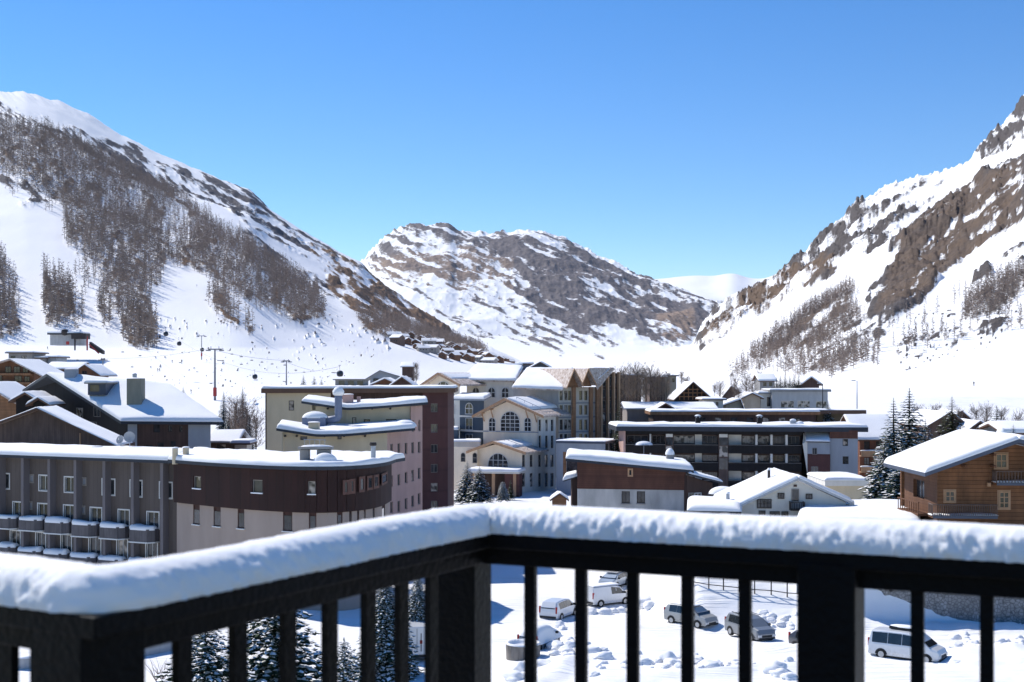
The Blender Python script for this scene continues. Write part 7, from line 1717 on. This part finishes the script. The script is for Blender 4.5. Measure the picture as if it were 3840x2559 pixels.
# street lamps on the right snowfield and village edge
for x, yt, yb, d, lb in ((3214, 1430, 1556, 290, 'tall slim lamp post on the white slope right of the long brown building'), (3085, 1440, 1540, 300, 'curved dark lamp post in front of the modern villa')):
    b, tp = P(x, yb, d), P(x, yt, d); t = thing('lamp_post', lb, 'lamp post', b); mb = MB(); mb.tube([b - Vector((0,0,2)), tp, tp + Vector((-.6,0,.15))], [.13,.09,.07], 6); mb.build('pole', METAL if x > 3200 else FRD, t); mb = MB(); mb.box(tp.x-1.2, tp.x-.4, d-.2, d+.2, tp.z+.05, tp.z+.25); mb.build('lamp_head', METAL, t)
# skiers
def skier():
    me = bpy.data.meshes.new('person'); V = [(0,0,.95),(0,0,1.25),(0,0,1.5),(0,0,1.62),(0,0,1.74),(.18,0,1.42),(.28,-.18,1.15),(.26,-.42,1.05),(-.18,0,1.42),(-.28,-.18,1.15),(-.26,-.42,1.05),(.11,-.02,.88),(.13,-.12,.5),(.13,.02,.08),(-.11,-.02,.88),(-.13,-.12,.5),(-.13,.02,.08)]
    E = [(0,1),(1,2),(2,3),(3,4),(2,5),(5,6),(6,7),(2,8),(8,9),(9,10),(0,11),(11,12),(12,13),(0,14),(14,15),(15,16)]
    me.from_pydata(V, E, []); o = bpy.data.objects.new('person', me); m_ = o.modifiers.new('skin', 'SKIN'); s_ = me.skin_vertices[0].data
    rad = [.15,.16,.15,.07,.12,.08,.06,.05,.08,.06,.05,.1,.075,.07,.1,.075,.07]
    for i, r in enumerate(rad): s_[i].radius = (r, r)
    s_[0].use_root = True; o.modifiers.new('sub', 'SUBSURF').levels = 1; me.materials.append(CAB); COL.objects.link(o)
    mb = MB()
    for s in (-.13, .13): mb.box(s-.05, s+.05, -.85, .85, 0, .04)
    k = mb.build('skis', RED); k.parent = o; return o
sk = skier(); sk_pts = [(177,1298),(830,1387),(590,1388),(597,1386),(1240,1258),(1312,1290),(1330,1292),(1378,1300),(1400,1308),(955,1285),(645,1352),(716,1474),(3651,1445),(772,1040),(740,1070)]
for i, (x, y) in enumerate(sk_pts):
    G = RIGHT if x > 2500 else LEFT; p = ground_at(G, x, y + 4); o = sk if i == 0 else copy_tree(sk); o.location = p + Vector((0, 0, -.05)); s = 1.0 if p.y > 600 else 1.0; o.scale = (s,)*3; o.rotation_euler = (0, 0, i * 1.3)
    o['label'] = 'lone skier in dark clothes climbing the white right hand slope' if x > 2500 else 'distant skier in dark clothes on the white piste'; o['category'] = 'person'
    if x < 2500: o['group'] = 'skiers on the left piste'
for k in sk.children: k.name = 'skis'
# ------------------------------------------------------------------ balcony railing in the foreground
RAILW = MAT('black_painted_wood', (.0035, .0035, .0045), .55, .35, 6, bump=.15, spec=.12)
RSNOW = snow_mat('railing_snow', (.93, .92, .905), scale=22, strength=.25, dist=.012, sss=.2)
HR = 19.52
B0 = Vector((-.081, 4.03, HR)); A0 = Vector((-.829, 2.654, HR)); L0 = Vector((-1.085 - .80, 2.822 + .525, HR)); E0 = Vector((1.308 + 1.1, 3.40 - .50, HR))
t = thing('balcony_railing', 'black wooden balcony railing with a thick cap of snow, across the foreground', 'railing', (.2, 3.4, 18.42))
path = None
def offset_path(pts, o):
    out = []
    for i, p in enumerate(pts):
        d0 = (pts[i] - pts[i-1]).normalized() if i > 0 else None; d1 = (pts[i+1] - pts[i]).normalized() if i < len(pts) - 1 else None
        n0 = Vector((d0.y, -d0.x, 0)) if d0 is not None else None; n1 = Vector((d1.y, -d1.x, 0)) if d1 is not None else None
        if n0 is None: out.append(p + n1*o)
        elif n1 is None: out.append(p + n0*o)
        else: m_ = (n0 + n1).normalized(); out.append(p + m_ * (o / max(.3, m_.dot(n0))))
    return out
_c = [L0, A0, B0, E0]; path = offset_path(_c, -.045); L0, A0, B0, E0 = path
def beam(z0, z1, half, name, half_in=None):
    a = offset_path(path, half); b = offset_path(path, -half); vs = []
    for p, q in zip(a, b): vs += [(p.x, p.y, z0), (q.x, q.y, z0), (q.x, q.y, z1), (p.x, p.y, z1)]
    fs = [(i*4+j, (i+1)*4+j, (i+1)*4+(j+1) % 4, i*4+(j+1) % 4) for i in range(3) for j in range(4)] + [(0, 1, 2, 3), (15, 14, 13, 12)]
    mb = MB(); mb.mesh(vs, fs); o = mb.build(name, RAILW, t); bv = o.modifiers.new('bevel', 'BEVEL'); bv.width = .004; bv.segments = 2; return o
beam(HR - .045, HR, .075, 'handrail'); beam(HR - .10, HR - .047, .03, 'top_rail'); beam(HR - 1.02, HR - .95, .03, 'bottom_rail')
def post(c, d, w_, name='post'):
    d = d.normalized(); n = Vector((d.y, -d.x, 0)); mb = MB(); h = w_/2; cs = [c - d*h + n*h, c + d*h + n*h, c + d*h - n*h, c - d*h - n*h]
    mb.hexa([(p.x, p.y, 18.42) for p in cs] + [(p.x, p.y, HR - .03) for p in cs]); o = mb.build(name, RAILW, t); bv = o.modifiers.new('bevel', 'BEVEL'); bv.width = .004
dAB = (B0 - A0); dBE = (E0 - B0); dLA = (A0 - L0)
def on_seg(a, b, px):
    k = (px - CX) / F; d = b - a; s = (k*a.y - a.x) / (d.x - k*d.y); return a + d*s
post(A0 + Vector((-.03, .03, 0)), dLA, .165); post(B0 + Vector((-.045, .02, 0)), dBE, .125); post(on_seg(B0, E0, 3117), dBE, .155)
def baluster(a, b, px, w_=.034, dep=.022):
    c = on_seg(a, b, px); d = (b-a).normalized(); n = Vector((d.y, -d.x, 0)); mb = MB(); cs = [c - d*w_/2 + n*dep/2, c + d*w_/2 + n*dep/2, c + d*w_/2 - n*dep/2, c - d*w_/2 - n*dep/2]
    mb.hexa([(p.x, p.y, HR - .96) for p in cs] + [(p.x, p.y, HR - .09) for p in cs]); mb.build('baluster', RAILW, t)
for px in (1990, 2180, 2374, 2579, 2795, 3441, 3701, 3975): baluster(B0, E0, px)
for px in (683, 892, 1079, 1236, 1381, 1506, 1618): baluster(A0, B0, px, .046, .02)
for px in (30, -170): baluster(L0, A0, px, .05, .02)
# snow cap swept along the handrail
def sweep():
    prof = []; W_ = .084; Hh = .082
    for k in range(25):
        a = math.pi * k / 24; x = -math.cos(a); z = math.sin(a); prof.append((math.copysign(abs(x)**.95, x) * W_, abs(z)**.95 * Hh))
    stations = []; segs = []
    pts = path; rnd = []
    # round the corners of the centre line a little
    line = []
    for i, p in enumerate(pts):
        if 0 < i < len(pts)-1:
            a = p + (pts[i-1]-p).normalized()*.07; b = p + (pts[i+1]-p).normalized()*.07
            for k in range(9): u = k/8; line.append(a*(1-u)**2 + p*2*u*(1-u) + b*u*u)
        else: line.append(p)
    L_ = sum((a-b).length for a, b in zip(line, line[1:])); n = int(L_ / .007); fine, _ = resample(line, n)
    vs = []
    for i, p in enumerate(fine):
        d = (fine[min(i+6, n-1)] - fine[max(i-6, 0)]).normalized(); nn = Vector((d.y, -d.x, 0))
        s = i * .007; wob = 1 + .07*mnoise.noise(Vector((s*2.2, 0, 1))); top = 1 + .09*mnoise.noise(Vector((s*1.6, 4, 1)))
        for k, (x, z) in enumerate(prof):
            q = p + nn * (x*wob) + Vector((0, 0, z*top + .001)); side = max(0, x / .088)
            nd = mnoise.noise(Vector((q.x*13, q.y*13, q.z*16))) * .007 + abs(mnoise.noise(Vector((q.x*44, q.y*44, q.z*46)))) * .017 + abs(mnoise.noise(Vector((q.x*90, q.y*90, q.z*90)))) * .008
            amp = .10 + .90*min(1, max(0, abs(x)/.084 * 1.5 - .35))**1.3
            dirv = (nn*x*1.2 + Vector((0, 0, z*.8))).normalized(); q += dirv * nd * amp
            if k in (0, 24): q.z = HR + .001 - .004*abs(mnoise.noise(Vector((s*30, k, 0))))
            if k in (1, 2, 22, 23): q += nn * (.006 if x > 0 else -.010) * max(0, mnoise.noise(Vector((s*14, k*.3, 7))) + .25); q.z -= .005*max(0, mnoise.noise(Vector((s*11, 2, 9))))*(1 if k in (2, 22) else .5)
            vs.append(q)
    m_ = len(prof); fs = [(i*m_+j, i*m_+j+1, (i+1)*m_+j+1, (i+1)*m_+j) for i in range(n-1) for j in range(m_-1)]
    mb = MB(); mb.mesh(vs, fs); mb.build('snow_cap', RSNOW, t, smooth=True)
sweep()
mb = MB(); fl = [(-3.2, 1.2), (3.6, .6), (E0.x + .05, E0.y + .08), (B0.x, B0.y + .08), (A0.x - .05, A0.y + .1), (L0.x - .05, L0.y + .1)]
mb.prism(fl, 18.2, 18.418); tag(mb.build('balcony_floor', MAT('deck_boards', (.10, .075, .06), .8, .3, 2, kind='pv', pw=.14), loc=(0, 2, 18.2)), None, None, None, 'structure')

# thin mountain air
m = bpy.data.materials.new('valley_haze'); m.use_nodes = True; nt_ = m.node_tree; nt_.nodes.clear()
ov = N(nt_, 'OutputMaterial'); pv = N(nt_, 'VolumePrincipled'); pv.inputs['Color'].default_value = (.80, .87, 1.0, 1); pv.inputs['Density'].default_value = .000013; pv.inputs['Anisotropy'].default_value = .0
nt_.links.new(pv.outputs[0], ov.inputs['Volume'])
mb = MB(); mb.box(-2500, 4000, -150, 10400, -60, 1900); tag(mb.build('haze', m), 'thin pale mountain haze filling the valley', None, None, 'stuff')
for n_ in [o for o in bpy.data.objects if '_abs' in o.keys()]: del n_['_abs']
